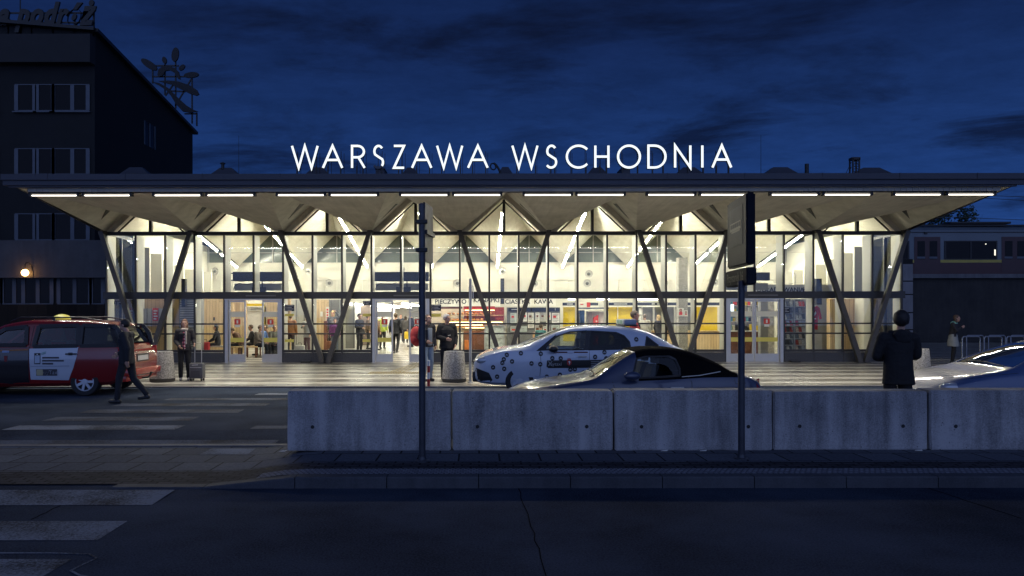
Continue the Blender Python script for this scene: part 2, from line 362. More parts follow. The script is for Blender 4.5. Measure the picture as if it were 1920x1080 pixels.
M_tube_shop = emis('shop_tube', (1.0, 0.93, 0.78), LIGHT_SHOP)

# ---------------------------------------------------------------- ground
PZ = 0.12; FY = 27.38; KY = 18.25; LZ = 0.09
g = MB(); nx, ny = 60, 40
g.add([(-400, -60, -0.004), (400, -60, -0.004), (400, 700, -0.004), (-400, 700, -0.004)], [(0, 1, 2, 3)])
struct(g, 'ground', mat('far_ground', (0.04, 0.042, 0.04), rough=0.9))
g = MB(); g.add([(-60, -12, 0), (60, -12, 0), (60, KY + 0.05, 0), (-60, KY + 0.05, 0)], [(0, 1, 2, 3)]); struct(g, 'road', M_road)
g = MB(); g.add([(-60, 10.62, 0.004), (60, 10.62, 0.004), (60, 11.6, LZ), (-60, 11.6, LZ), (-60, KY + .05, LZ), (60, KY + .05, LZ)], [(0, 1, 2, 3), (3, 2, 5, 4)]); struct(g, 'service_lane', M_road)
g = MB(); g.box(-60, 60, KY + 0.2, 80, -0.05, PZ); struct(g, 'plaza', M_plaza)
g = MB(); x = -60
while x < 60: g.box(x, x + 0.992, KY, KY + 0.195, -0.05, PZ + 0.002, bev=0.01); x += 1.0
struct(g, 'plaza_kerb', M_kerb)
# traffic island: pavement with a kerb that sinks to the road at its left end
IY0, IY1 = 8.12, 10.6
def isl_z(x):                                   # height of the island's top
    a = X(372, 8.1); b = X(560, 8.1); t = min(1, max(0, (x - a) / (b - a))); return 0.012 + (PZ - 0.012) * t * t * (3 - 2 * t)
def sheet(y0, y1, x0, x1, m, name, dz=0.0, step=0.25):
    g = MB(); xs = []; x = x0
    while x < x1: xs.append(x); x += step if x < 1 else 4
    xs.append(x1)
    v = [(x, y, isl_z(x) + dz) for x in xs for y in (y0, y1)]
    g.add(v, [(2 * i, 2 * i + 2, 2 * i + 3, 2 * i + 1) for i in range(len(xs) - 1)]); return struct(g, name, m)
sheet(IY0 + 0.17, 8.95, -16, 40, M_pav2, 'island_paving', 0.0)
sheet(8.95, IY1, -16, 40, M_pav, 'island_pavement', 0.0)
sheet(IY0 + 0.17, 8.56, X(480, 8.3), 40, M_grit, 'island_sett_strip', 0.004)
g = MB(); x = -16.0
while x < 40:
    x2 = x + 0.99
    if x2 > X(300, 8.1):
        z0, z1 = isl_z(x), isl_z(x2)
        v = [(x, IY0, -0.03), (x2, IY0, -0.03), (x2, IY0, z1 - 0.012), (x2, IY0 + 0.012, z1 + 0.003), (x2, IY0 + 0.17, z1 + 0.003), (x2, IY0 + 0.17, -0.03), (x, IY0 + 0.17, -0.03), (x, IY0 + 0.17, z0 + 0.003), (x, IY0 + 0.012, z0 + 0.003), (x, IY0, z0 - 0.012)]
        g.add(v, [(0, 1, 2, 9), (9, 2, 3, 8), (8, 3, 4, 7), (7, 4, 5, 6), (0, 9, 8, 7, 6), (1, 5, 4, 3, 2)])
    x += 1.0
struct(g, 'island_kerb', concrete('dark_kerb', (0.036, 0.040, 0.050), (0.072, 0.078, 0.092), pits=False))
g = MB(); g.box(-16, 40, IY1, IY1 + 0.15, -0.03, 0.10, bev=0.01)
g.v = [(x, y, z if (x > -3) else min(z, 0.012)) for x, y, z in g.v]; struct(g, 'island_back_kerb', M_kerb)
# zebra crossings, worn
g = MB(); h = MB()
def stripe(mb, x0, x1, d0, d1, z=0.004):
    mb.add([(x0, d0, z), (x1, d0, z), (x1 + random.uniform(-.03, .03), d1, z), (x0, d1, z)], [(0, 1, 2, 3)])
for d0, d1, xr in ((7.41, 8.0, -3.25), (6.26, 6.84, -3.20), (5.12, 5.78, -3.16)): stripe(g, -9.0, xr, d0, d1)
for d0, d1, x0, x1, mb in ((9.98, 10.46, -3.75, -3.1, g), (10.65, 11.0, -9.6, -2.95, h), (11.62, 12.1, -7.45, -4.75, g), (11.7, 12.05, -3.6, -3.0, h), (12.6, 13.1, -7.4, -4.9, h), (13.6, 14.1, -7.3, -4.4, h), (14.6, 15.05, -7.2, -4.2, h), (15.6, 16.0, -6.6, -3.2, h), (16.6, 17.0, -5.0, -3.0, g)): stripe(mb, x0, x1, d0 + .02, d1)
def lane_z(y): return .012 if 7.9 < y < 10.6 else 0 if y < 8 else .006 + (LZ - .004) * min(1, (y - 10.62) / .98)
for q in (g, h): q.v = [(x, y, z + lane_z(y)) for x, y, z in q.v]
struct(g, 'zebra_marking', M_paint); struct(h, 'zebra_marking_faded', M_paint2)
# thin chalky line and joints in the near road
g = MB(); pts = [(-4.6, 5.93), (-3.4, 5.93), (-3.08, 5.90), (-2.97, 5.80), (-3.0, 5.66), (-3.02, 5.52), (-2.9, 5.42), (-2.6, 5.3)]
for (a, b), (c_, d_) in zip(pts, pts[1:]): g.bar((a, b, 0.004), (c_, d_, 0.004), 0.018, 0.003)
struct(g, 'painted_line', M_paint)
g = MB()
for a, b in (((X(972, 8.1), 8.1), (X(1032, 5.2), 5.2)), ((X(1740, 8.1), 8.1), (X(1915, 6.9), 6.9)), ((X(165, 8.0), 8.0), (X(60, 6.9), 6.9))):
    n = 14; pp = [(a[0] + (b[0] - a[0]) * i / n + random.uniform(-.012, .012), a[1] + (b[1] - a[1]) * i / n, 0.003) for i in range(n + 1)]
    for p, q in zip(pp, pp[1:]): g.bar(p, q, 0.008, 0.002)
struct(g, 'road_crack', mat('crack_tar', (0.006, 0.006, 0.007), rough=0.9, spec=.02))
# tactile paving towards the middle door
g = MB()
for i in range(4):
    ox = i * 0.13; g.bar((X(733, 22.9) + ox, 22.9, PZ + 0.004), (X(778, 26.6) + ox, 27.2, PZ + 0.004), 0.05, 0.006)
for i in range(10):
    for j in range(26): g.box(X(690, 22.2) + j * 0.075, X(690, 22.2) + j * 0.075 + 0.045, 22.1 + i * 0.08, 22.1 + i * 0.08 + 0.045, PZ, PZ + 0.006)
struct(g, 'tactile_paving', mat('tactile_yellow', (0.42, 0.33, 0.14), rough=0.5))

# ---------------------------------------------------------------- station building
cx, B = 0.92, 3.235
Vx = [cx + (i - 4.5) * B for i in range(10)]; Ax = [cx + (i - 4) * B for i in range(9)]
zV, zA, zE, YE = 4.90, 6.38, 5.20, 19.42
SCE = F / YE; Ex = [x for x in Ax]
BY, zT, zP = 37.45, 4.32, 5.9; WY = 37.6
ST = thing('station_building', 'long glass station pavilion lit from inside under a folded concrete canopy roof', 'railway station', (cx, FY, PZ))
def seg(mb, P, Q, S, n=1):
    mb.add([P, Q, S], [(0, 1, 2)])
g = MB()
V = [Vector((x, FY, zV)) for x in Vx]; A = [Vector((x, FY, zA)) for x in Ax]; E = [Vector((x, YE, zE)) for x in Ex]
def slab_tri(mb, a, b, c, th=0.16, up=Vector((0, 0, 1))):
    mb.prism([a, b, c], up * th)
for i in range(1, 9): slab_tri(g, V[i], E[i - 1], E[i])
for i in range(9):
    slab_tri(g, V[i], A[i], E[i], 0.14); slab_tri(g, V[i + 1], A[i], E[i], 0.14)
# edge beams of the folds over the glass
for i in range(9):
    for s_, vv in ((-1, V[i]), (1, V[i + 1])):
        d = (vv - A[i]).normalized(); nrm = Vector((d.z, 0, -d.x)); nrm = nrm if nrm.z < 0 else -nrm
        a, b = A[i] + Vector((0, -0.14, 0)), vv + Vector((0, -0.14, 0))
        g.prism([a, b, b + Vector((-s_ * 0.30, 0, 0)), A[i] + Vector((0, -0.14, -0.24))], (0, 0.3, 0))
g.build('canopy', M_soffit, ST)
# slits in the fold facets
g = MB()
for i in range(9):
    for s_, vv in ((-1, V[i]), (1, V[i + 1])):
        ue, uv = E[i] - A[i], vv - A[i]; p = A[i] + ue * .20 + uv * .30; q = A[i] + ue * .19 + uv * .66; w = ue * .075
        off = (vv - A[i]).cross(E[i] - A[i]).normalized(); off = off * (-0.012 if off.z > 0 else 0.012)
        g = MB(); g.prism([p + off, q + off, p + w + off], -off * 0.5); g.build('canopy_slit', mat('slit_dark', (0.03, 0.028, 0.025), rough=0.8), ST)
# roof sheet over everything, with fascia
RX0, RX1 = Vx[0] - 0.25, Vx[9] + 0.25
g = MB()
top = [(Ex[0] - 0.3, YE - 0.12, 5.50), (Ex[8] + 0.3, YE - 0.12, 5.50), (RX1, FY - 0.2, 6.75), (RX1, BY + 0.6, 6.5), (RX0, BY + 0.6, 6.5), (RX0, FY - 0.2, 6.75)]
g.add([Vector(p) for p in top], [(0, 1, 2, 5), (5, 2, 3, 4)])
g.add([Vector(p) - Vector((0, 0, .06)) for p in top], [(5, 2, 1, 0), (4, 3, 2, 5)])
g.prism([(RX1, FY + 0.0, zV), (RX1, FY - 0.2, 6.75), (Ex[8] + .3, YE - .12, 5.5), (Ex[8] + .05, YE, 5.2)], (-.05, 0, 0))
g.prism([(RX0, FY + 0.0, zV), (RX0, FY - 0.2, 6.75), (Ex[0] - .3, YE - .12, 5.5), (Ex[0] - .05, YE, 5.2)], (.05, 0, 0))
for x in (RX0, RX1): g.prism([(x, FY, zV), (x, FY - .2, 6.75), (x, BY + .6, 6.5), (x, BY + .6, 4.4)], (.05 if x < 0 else -.05, 0, 0))
g.build('roof', mat('roof_sheet', (0.06, 0.065, 0.075), rough=0.55, metal=0.3), ST)
g = MB(); x0, x1 = Ex[0] - 0.32, Ex[8] + 0.36
g.box(x0, x1, YE - 0.16, YE + 0.02, 5.365, 5.515); g.box(x0 + 0.02, x1 - 0.02, YE - 0.10, YE + 0.02, 5.235, 5.362); g.box(x0 + .12, x1 - .25, YE - 0.04, YE + 0.04, 5.19, 5.232)
x = x0 + 1.2
while x < x1: g.box(x, x + 0.02, YE - 0.172, YE - 0.1, 5.36, 5.52); x += 2.0
g.build('fascia', M_fascia, ST)
g = MB()
g.box(Ex[0] + .25, Ex[8] - .25, YE + .06, YE + .075, 5.09, 5.185); g.box(Ex[0] + .25, Ex[8] - .25, YE + .30, YE + .315, 5.09, 5.185); x = Ex[0] + .3
while x < Ex[8] - .3: g.box(x, x + 0.018, YE + .045, YE + .06, 5.095, 5.18); x += 0.16
g.box(Ex[0] + .25, Ex[8] - .25, YE + .05, YE + .06, 5.135, 5.142)
g.build('cable_tray', mat('galvanised_tray', (0.36, 0.34, 0.29), rough=0.5, metal=0.2), ST)
# ---- facade frame
def zz(py): return Z(py, FY)
zr0, zr1 = zz(441), zz(434.5); zb0, zb1 = zz(560), zz(547); zg = zz(656.5); zpl = zz(660)
mull = [Vx[0] + k * B / 3 for k in range(28)]
g = MB()
g.box(Vx[0] - .08, Vx[9] + .08, FY - .12, FY + .12, zr0, zr1)                       # rail under the folds
g.box(Vx[0] - .10, Vx[9] + .10, FY - .10, FY + .14, zb0, zb1)                       # middle beam
g.build('facade_beam', M_steel, ST)
doors = {1: 'open', 3: 'open', 7: 'closed'}
door_k = {3 * 1 + 1: 1, 3 * 3: 3, 3 * 7: 7}
def in_door(k): return any(s <= k < s + 2 for s in door_k)
for k, x in enumerate(mull):
    g = MB(); g.box(x - .032, x + .032, FY - .075, FY + .01, zb1, zr0)
    mid = any(k == s + 1 for s in door_k)
    if not mid: g.box(x - .032, x + .032, FY - .075, FY + .01, PZ, zb0)
    m = g.build('mullion', M_steel, ST)
    g = MB(); g.box(x - .028, x + .028, FY + .02, FY + .62, zb1, zr0)
    if not mid: g.box(x - .028, x + .028, FY + .02, FY + .5, zpl, zb0)
    g.build('fin', M_fin, m)
for k in range(27):
    x0, x1 = mull[k] + .034, mull[k + 1] - .034
    g = MB(); g.box(x0, x1, FY - .012, FY - .004, zb1 + .004, zr0 - .004); g.build('window_pane', M_glass, ST)
    if in_door(k): continue
    g = MB(); g.box(x0, x1, FY - .012, FY - .004, zg + .02, zb0 - .004); g.build('window_pane', M_glass, ST)
    g = MB()
    for py in (607, 625.5): g.box(x0, x1, FY - .06, FY + .02, zz(py) - .028, zz(py) + .028)
    g.box(x0, x1, FY - .06, FY + .02, zpl, zg + .02)
    g.build('transom', M_steel, ST)
    g = MB(); g.box(mull[k] + .004, mull[k + 1] - .004, FY - .10, FY + .3, PZ, zpl - .012, bev=.006); g.build('plinth_panel', M_plinth, ST)
for i in range(9):                                                                     # gable glass above the rail
    tri = [(Vx[i] + .42, zr1 + .0), (Vx[i + 1] - .42, zr1), (Ax[i], zA - .36)]
    g = MB(); g.prism([(x, FY - .012, z) for x, z in tri], (0, .008, 0)); g.build('gable_pane', M_glass, ST)
    g = MB(); g.box(Ax[i] - .05, Ax[i] + .05, FY - .08, FY + .06, zr1, zA - .3)
    for a, b in ((tri[0], tri[2]), (tri[1], tri[2])): g.bar((a[0], FY, a[1]), (b[0], FY, b[1]), .05, .05, up=(0, 1, 0))
    g.build('gable_frame', M_steel, ST)
# ---- V struts
for i in range(10):
    j = i // 2; xb = (Vx[2 * j] + Vx[2 * j + 1]) / 2 + (-.10 if i % 2 == 0 else .10)
    g = MB(); g.bar((Vx[i], FY - .42, zV - .02), (xb, FY - .42, PZ + .02), .165, .165, up=(0, 1, 0)); g.box(xb - .14, xb + .14, FY - .56, FY - .28, PZ, PZ + .02)
    g.bar((Vx[i], FY - .42, zV - .04), (Vx[i], FY + .0, zV - .04), .16, .12)
    g.build('strut', M_strut, ST)
# ---- sliding doors
for k0, i in door_k.items():
    x0, x1 = mull[k0], mull[k0 + 2]; zt = zz(562.5); w = x1 - x0
    D = thing('sliding_door', {1: 'open glass sliding door in front of the waiting room, two red stickers on its leaves', 3: 'open glass sliding door leading to the station passage', 7: 'closed glass sliding door in front of the newsstand'}[i], 'door', ((x0 + x1) / 2, FY, PZ), group=None)
    D.parent = None
    for kk in ('label', 'category'): del D[kk]
    D.parent = ST; D.location = ((x0 + x1) / 2 - cx, 0, 0)
    g = MB(); g.box(x0 + .035, x0 + .15, FY - .09, FY + .08, PZ, zt); g.box(x1 - .15, x1 - .035, FY - .09, FY + .08, PZ, zt); g.box(x0 + .035, x1 - .035, FY - .12, FY + .1, zt, zb0 - .002)
    g.build('door_frame', M_alu, D)
    g = MB(); g.box(x0 + w * .38, x1 - w * .12, FY - .16, FY - .11, zb0 + .09, zb0 + .14); g.build('door_sensor', mat('sensor_grey', (.12, .12, .12), rough=.5), D)
    if doors[i] == 'open': leaves = [(x0 + .16, x0 + .16 + .62), (x1 - .16 - .62, x1 - .16)]
    else: leaves = [(x0 + .16, (x0 + x1) / 2 - .01), ((x0 + x1) / 2 + .01, x1 - .16)]
    for a, b in leaves:
        g = MB(); f = .055
        g.box(a, a + f, FY - .03, FY + .03, PZ + .01, zt - .01); g.box(b - f, b, FY - .03, FY + .03, PZ + .01, zt - .01)
        g.box(a + f, b - f, FY - .03, FY + .03, PZ + .01, PZ + .30); g.box(a + f, b - f, FY - .03, FY + .03, zt - .07, zt - .01)
        L = g.build('door_leaf', M_alu, D)
        g = MB(); g.box(a + f, b - f, FY - .005, FY + .003, PZ + .30, zt - .07); L2 = g.build('door_glass', M_glass, D)
        g = MB(); g.box(a + f, b - f, FY - .010, FY - .007, zz(594), zz(584)); g.build('upper_film_strip', M_palefilm, D)
        g = MB(); g.box(a + f, b - f, FY - .010, FY - .007, zz(641), zz(633)); g.build('lower_film_strip', M_yel, D)
        if not (i == 7 and a == leaves[0][0]):
            c_ = (a + b) / 2; g = MB(); g.box(c_ - .11, c_ + .11, FY - .011, FY - .007, zz(608), zz(598)); g.box(c_ - .03, c_ + .03, FY - .0125, FY - .0112, zz(606), zz(600), mi=1); g.box(c_ - .09, c_ + .09, FY - .011, FY - .007, zz(613), zz(608.5), mi=1)
            g.build('sticker', [M_red, M_paper], D)
# ---- hall inside: folded ceiling, back wall, end walls
g = MB()
Tt = [Vector((x, BY, zT)) for x in Ax]; P = [Vector((x, BY, zP)) for x in Vx]
def fine(a, b, c_): g.prism([a + Vector((0, .13 if a.y < 30 else 0, 0)), b + Vector((0, .13 if b.y < 30 else 0, 0)), c_ + Vector((0, .13 if c_.y < 30 else 0, 0))], (0, 0, .12))
for i in range(10):
    if i > 0: fine(V[i], A[i - 1], P[i])
    if i < 9: fine(V[i], A[i], P[i]); fine(A[i], P[i], Tt[i]); fine(A[i], P[i + 1], Tt[i])
g.build('hall_ceiling', M_ceil, ST)
zW = Z(493, WY)
opx0, opx1 = X(640, WY), X(797, WY)
g = MB()
for a, b in ((Vx[0] - .2, opx0), (opx1, Vx[9] + .2)): g.box(a, b, WY, WY + .2, PZ, zW)
g.box(opx0, opx1, WY, WY + .2, Z(567, WY), zW)
g.build('back_wall', M_white, ST)
g = MB()                                                                                # ribs on the back wall
z1_, z2_ = Z(524, WY), zW
g.box(Vx[0], Vx[9], WY - .06, WY - .002, z1_ - .03, z1_ + .03); g.box(Vx[0], Vx[9], WY - .1, WY - .002, zW - .08, zW + .02)
x = Vx[0]
while x < Vx[9]: g.box(x - .025, x + .025, WY - .05, WY - .003, Z(556, WY), z1_ - .03); x += B / 5
x = Vx[0] + .4
while x < Vx[9]: g.box(x - .012, x + .012, WY - .03, WY - .002, z1_ + .03, zW - .08); x += B / 2
g.build('wall_rib', M_white, ST)
g = MB(); g.box(Vx[0], Vx[9], WY + .1, WY + .12, zW, zP + .3); g.build('clerestory_glass', mat('clerestory_dark_glass', (.17, .195, .17), rough=.12, var=.25, vs=.6), ST)
g = MB(); x = Vx[0]
while x < Vx[9] + .1: g.box(x - .025, x + .025, WY + .05, WY + .098, zW, zP + .2); x += B / 2
g.box(Vx[0], Vx[9], WY + .04, WY + .098, zW + .72, zW + .76); g.build('clerestory_frame', mat('clerestory_frame', (.45, .45, .42), rough=.5), ST)
for s_, x in ((1, Vx[0]), (-1, Vx[9])):                                                # fluted end walls
    g = MB(); xa, xb = (x - .12, x - .02) if s_ > 0 else (x + .02, x + .12)
    g.box(xa, xb, FY + 2.2, WY, PZ, zV + .4)
    y = FY + 2.4; k = 0
    while y < WY:
        g.box(min(x, x + s_ * .5), max(x, x + s_ * .5), y, y + .12, 2.6, zV - .35 - (.16 * k if k < 4 else .6)); y += 1.15; k += 1
    g.build('end_wall', M_white, ST)
    g = MB(); xo = x - s_ * .03
    for z0, z1 in ((.5, zb0), (zb1, zr0)): g.box(min(xo, xo + .008), max(xo, xo + .008), FY + .1, FY + 2.2, z0, z1)
    g.build('side_pane', M_glass, ST)
    g = MB()
    for yy in (FY + .02, FY + 1.1, FY + 2.16): g.box(xo - .05, xo + .05, yy, yy + .07, PZ, zV)
    for z in (.45, zb0 + .1, zr0): g.box(xo - .06, xo + .06, FY + .1, FY + 2.1, z, z + .1)
    g.build('side_frame', M_steel, ST)
# passage to the platforms
g = MB(); zc2 = Z(567, WY)
g.box(opx0 - .1, opx0 - .002, WY + .2, WY + 26, PZ, zc2 + .1); g.box(opx1 + .002, opx1 + .1, WY + .2, WY + 26, PZ, zc2 + .1); g.box(opx0, opx1, WY + .2, WY + 26, zc2 + .004, zc2 + .1); g.box(opx0, opx1, WY + 26, WY + 26.1, PZ, zc2)
g.build('passage', mat('passage_paint', (.50, .49, .46), rough=.5, var=.08), ST)
for xx in (opx0 + .35, opx0 + 1.3, opx1 - 1.2, opx1 - .3):
    g = MB(); g.box(xx - .05, xx + .05, WY + .6, WY + 24, zc2 - .10, zc2 - .03); g.build('passage_light', M_tube_shop, ST)
# ---- tubes in the folds of the hall ceiling
L0 = None
for i in range(9):
    a, b = A[i] + Vector((0, .5, -.75)), Tt[i] + Vector((0, 0, .0)); a = A[i] + (Tt[i] - A[i]) * .16; dn = Vector((0, 0, -.20))
    for k in range(3):
        p, q = a + (Tt[i] - a) * (k / 3 + .02) + dn, a + (Tt[i] - a) * ((k + 1) / 3 - .04) + dn
        f = thing('ceiling_light', 'fluorescent strip light along a fold of the hall ceiling', 'ceiling light', ((p + q) / 2)[:], group='strip lights along the folds of the hall ceiling')
        g = MB(); g.bar(p + Vector((0, 0, .06)), q + Vector((0, 0, .06)), .14, .05); g.build('housing', M_white, f)
        g = MB(); g.bar(p, q, .023, .023); g.build('tube', M_tube, f)
# ---- canopy lights
ords = ['first', 'second', 'third', 'fourth', 'fifth', 'sixth', 'seventh', 'eighth', 'ninth', 'tenth', 'eleventh', 'twelfth', 'thirteenth', 'fourteenth', 'fifteenth', 'sixteenth']
LY = YE + .2; fx = None
def canopy_light(xc):
    f = thing('canopy_light', 'x', 'strip light', (xc, LY, 5.0))
    g = MB(); g.box(-.66, .66, -.07, .07, .055, .10, bev=.01); g.box(-.66, -.60, -.06, .06, -.01, .055); g.box(.60, .66, -.06, .06, -.01, .055)
    for s_ in (-.5, .5): g.box(s_ - .03, s_ + .03, -.02, .02, .10, .16)
    g.build('housing', M_black, f, local=True)
    g = MB(); g.tube((-.6, 0, .014), (.6, 0, .014), .017, n=10); g.build('tube', M_tube_out, f, local=True)
    la = bpy.data.lights.new('tube_light', 'AREA'); la.shape = 'RECTANGLE'; la.size = 1.2; la.size_y = .03; la.energy = CANOPY_W; la.color = (1.0, .93, .80)
    lo = bpy.data.objects.new('tube_light', la); COL.objects.link(lo); lo.parent = f; lo.location = (0, 0, -.012); return f
proto = None
for k in range(8):
    for j in (0, 1):
        xc = X(57 + k * 231.0 + (46 if j == 0 else 145), LY); n = k * 2 + j
        if proto is None: f = proto = canopy_light(xc); kids(proto)
        else: f = copy_thing(proto, (xc, LY, 5.0))
        f['label'] = 'black strip light under the canopy edge, the %s from the left end' % ords[n]; f['group'] = 'strip lights hung along the canopy edge'
# ---- name sign on the roof: stroke letters
def arc(cx_, cy_, rx, ry, a0, a1, n=14): return [(cx_ + rx * math.cos(R(a0 + (a1 - a0) * i / n)), cy_ + ry * math.sin(R(a0 + (a1 - a0) * i / n))) for i in range(n + 1)]
SP = arc(.5, .745, .42, .255, 38, 180, 9) + arc(.5, .745, .42, .25, 180, 262, 5)[1:]
S_full = arc(.52, .75, .40, .25, 35, 215, 12) + [(.5, .505)] + arc(.48, .25, .47, .25, 35, -145, 12)
GL = {'W': [[(0, 1), (.26, 0), (.5, 1), (.76, 0), (1, 1)]], 'A': [[(0, 0), (.5, 1), (1, 0)], [(.22, .36), (.78, .36)]],
      'R': [[(0, 0), (0, 1), (.45, 1)] + arc(.45, .74, .5, .26, 90, -90, 10)[1:] + [(0, .48)], [(.5, .48), (1, 0)]],
      'S': [S_full], 'Z': [[(0, 1), (1, 1), (0, 0), (1, 0)]], 'C': [arc(.56, .5, .56, .5, 42, 318, 22)],
      'H': [[(0, 0), (0, 1)], [(1, 0), (1, 1)], [(0, .5), (1, .5)]], 'O': [arc(.5, .5, .5, .5, 0, 360, 30)],
      'D': [[(0, 0), (0, 1), (.35, 1)] + arc(.35, .5, .65, .5, 90, -90, 16)[1:] + [(0, 0)]], 'N': [[(0, 0), (0, 1), (1, 0), (1, 1)]], 'I': [[(.5, 0), (.5, 1)]]}
SY = 19.95; sc_ = SY / F
word = [('W', 546, 598), ('A', 604, 644), ('R', 658.5, 686), ('S', 698, 721.5), ('Z', 737, 760), ('A', 771, 811), ('W', 818, 869), ('A', 876, 916.6),
        ('W', 959, 1010), ('S', 1022, 1046), ('C', 1061, 1104), ('H', 1114.5, 1143), ('O', 1157, 1202), ('D', 1214, 1250), ('N', 1264, 1296.5), ('I', 1314, 1320), ('A', 1334, 1373)]
M_sign = emis('sign_light', (.86, .95, 1.0), 1.25); M_signbody = mat('sign_body', (.05, .06, .08), rough=.4)
SG = thing('station_name_sign', 'illuminated white roof letters reading WARSZAWA WSCHODNIA on thin posts', 'sign', (X(960, SY), SY, 5.5))
zt0, zt1 = Z(314.5, SY), Z(273.5, SY); wst = .057
def ribbon(mb, pts, w, y0, y1):
    n = len(pts); L = []; Rr = []
    closed = (Vector(pts[0]) - Vector(pts[-1])).length < 1e-4
    for i in range(n):
        p = Vector(pts[i]); a = Vector(pts[i - 1]) if i > 0 else (Vector(pts[-2]) if closed else None); b = Vector(pts[i + 1]) if i < n - 1 else (Vector(pts[1]) if closed else None)
        t1 = (p - a).normalized() if a is not None else None; t2 = (b - p).normalized() if b is not None else None
        if t1 is None: t1 = t2
        if t2 is None: t2 = t1
        t = (t1 + t2); t = t.normalized() if t.length > 1e-3 else t1; nn = Vector((-t.y, t.x)); k = 1 / max(.32, nn.dot(Vector((-t1.y, t1.x))))
        L.append(p + nn * w / 2 * k); Rr.append(p - nn * w / 2 * k)
    for i in range(n - 1):
        mb.prism([(L[i].x, y0, L[i].y), (L[i + 1].x, y0, L[i + 1].y), (Rr[i + 1].x, y0, Rr[i + 1].y), (Rr[i].x, y0, Rr[i].y)], (0, y1 - y0, 0))
for li, (ch, p0, p1) in enumerate(word):
    x0, x1 = X(p0, SY) + wst / 2, X(p1, SY) - wst / 2
    if ch == 'I': x0 = x1 = (x0 + x1) / 2
    g = MB(); g2 = MB(); h_ = zt1 - zt0
    for st in GL[ch]:
        pts = [(x0 + u * (x1 - x0), zt0 + v * h_) for u, v in st]
        if li == 3: lit, dark = pts[:-7], pts[-8:]; ribbon(g, lit, wst, SY - .02, SY); ribbon(g2, dark, wst, SY - .02, SY + .09)
        else: ribbon(g, pts, wst, SY - .02, SY)
        ribbon(g2, pts, wst + .012, SY + .002, SY + .09)
    L = g2.build('letter', M_signbody, SG)
    g.build('letter_face', M_sign, L)
    g = MB(); pxs = (x0 + .12, x1 - .05) if ch != 'I' else (x0 + .04,)
    for xx in pxs:
        g.box(xx - .008, xx + .008, SY + .10, SY + .116, 5.35, zt0 + h_ * .8); g.box(xx + .05, xx + .062, SY + .24, SY + .25, 5.35, zt0 + h_ * .75)
        g.box(xx - .015, xx + .015, SY + .02, SY + .05, 5.45, zt0 + .06)
    g.build('post', M_black, SG)
# ---- things on the roof
def hood(px0, px1, pyt, d, lab, dz=0, name='roof_ventilator', slope=.45):
    x0, x1 = X(px0, d), X(px1, d); zt = Z(pyt, d); zb = 5.7
    w = x1 - x0; t = thing(name, lab, 'roof vent', ((x0 + x1) / 2, d, zb - .2))
    i0, i1 = x0 + w * slope * .6, x1 - w * slope * .6
    zb = Z(329, d) - .5; ex = (zt - zb) / max(.05, zt - Z(326, d)) * w * slope * .6
    g = MB(); v = [(i0 - ex, d - .5, zb), (i1 + ex, d - .5, zb), (i1 + ex, d + .5, zb), (i0 - ex, d + .5, zb), (i0, d - .1, zt), (i1, d - .1, zt), (i1, d + .1, zt), (i0, d + .1, zt)]
    g.add(v, [(0, 1, 5, 4), (1, 2, 6, 5), (2, 3, 7, 6), (3, 0, 4, 7), (4, 5, 6, 7), (3, 2, 1, 0)])
    g.build('hood', M_fascia, t)
    g = MB(); g.box(x0 + w * .35, x1 - w * .35, d - .42, d - .34, zb + .1, zt - (zt - zb) * .35); g.build('louvre', M_black, t); return t
for px0, px1, pyt, lab in ((232, 282, 314, 'low metal roof ventilator above the left end of the station'), (402, 448, 315, 'roof ventilator with a stub chimney left of the name sign'), (578, 617, 314.5, 'roof ventilator under the first letter W of the name sign'),
        (757, 784, 315, 'small pointed roof ventilator under the letters ZA of the name sign'), (935, 960, 314, 'small pointed roof ventilator in the gap between the two words of the sign'), (1102, 1136, 315, 'roof ventilator under the letter H of the name sign'),
        (1268, 1314, 315, 'roof ventilator under the letters N and I of the name sign'), (1433, 1490, 315, 'roof ventilator right of the name sign, left of the thin pipe'), (1600, 1664, 316, 'roof ventilator near the right end beside the lattice mast')):
    t = hood(px0, px1, pyt, 26.0, lab)
g = MB(); d = 25.9; g.tube((X(418, d), d, Z(318, d)), (X(418, d), d, Z(307, d)), .055); g.lathe((X(418, d), d, Z(307, d)), [(.09, 0), (.09, .03), (.02, .06)], n=12)
g.build('chimney_pipe', M_black, label='stub chimney with a cap rising from the roof ventilator left of the sign', category='chimney')
g = MB(); d = 26.4; g.tube((X(1513, d), d, 6), (X(1513, d), d, Z(308, d)), .07); g.build('vent_pipe', M_black, label='plain vertical vent pipe on the roof between two ventilators', category='pipe')
for px, lab in ((448, 'thin whip antenna on the roof left of the name sign'), (1427, 'thin whip antenna on the roof right of the name sign')):
    g = MB(); d = 26.4; g.tube((X(px, d), d, 6), (X(px, d), d, Z(254, d)), .012, .006, n=6); g.lathe((X(px, d), d, 6.2), [(.04, 0), (.04, .2), (.012, .25)], n=8); g.build('antenna', M_black, label=lab, category='antenna')
for px, lab in ((715, 'low flat roof hatch under the letter S of WARSZAWA'), (1170, 'low flat roof hatch under the letter O of WSCHODNIA')):
    t = thing('roof_hatch', lab, 'hatch', (X(px, 22), 22, 5.6)); g = MB(); g.box(X(px - 8, 22), X(px + 8, 22), 21.7, 22.3, 5.6, Z(321, 22)); g.build('kerb_frame', M_fascia, t); g = MB(); g.box(X(px - 9, 22), X(px + 9, 22), 21.65, 22.35, Z(321, 22), Z(319, 22), bev=.01); g.build('lid', M_fascia, t)
d = 20.3; t = thing('roof_camera', 'curled bracket with a ring on the roof after the word WARSZAWA', 'camera', (X(926, d), d, 5.5))
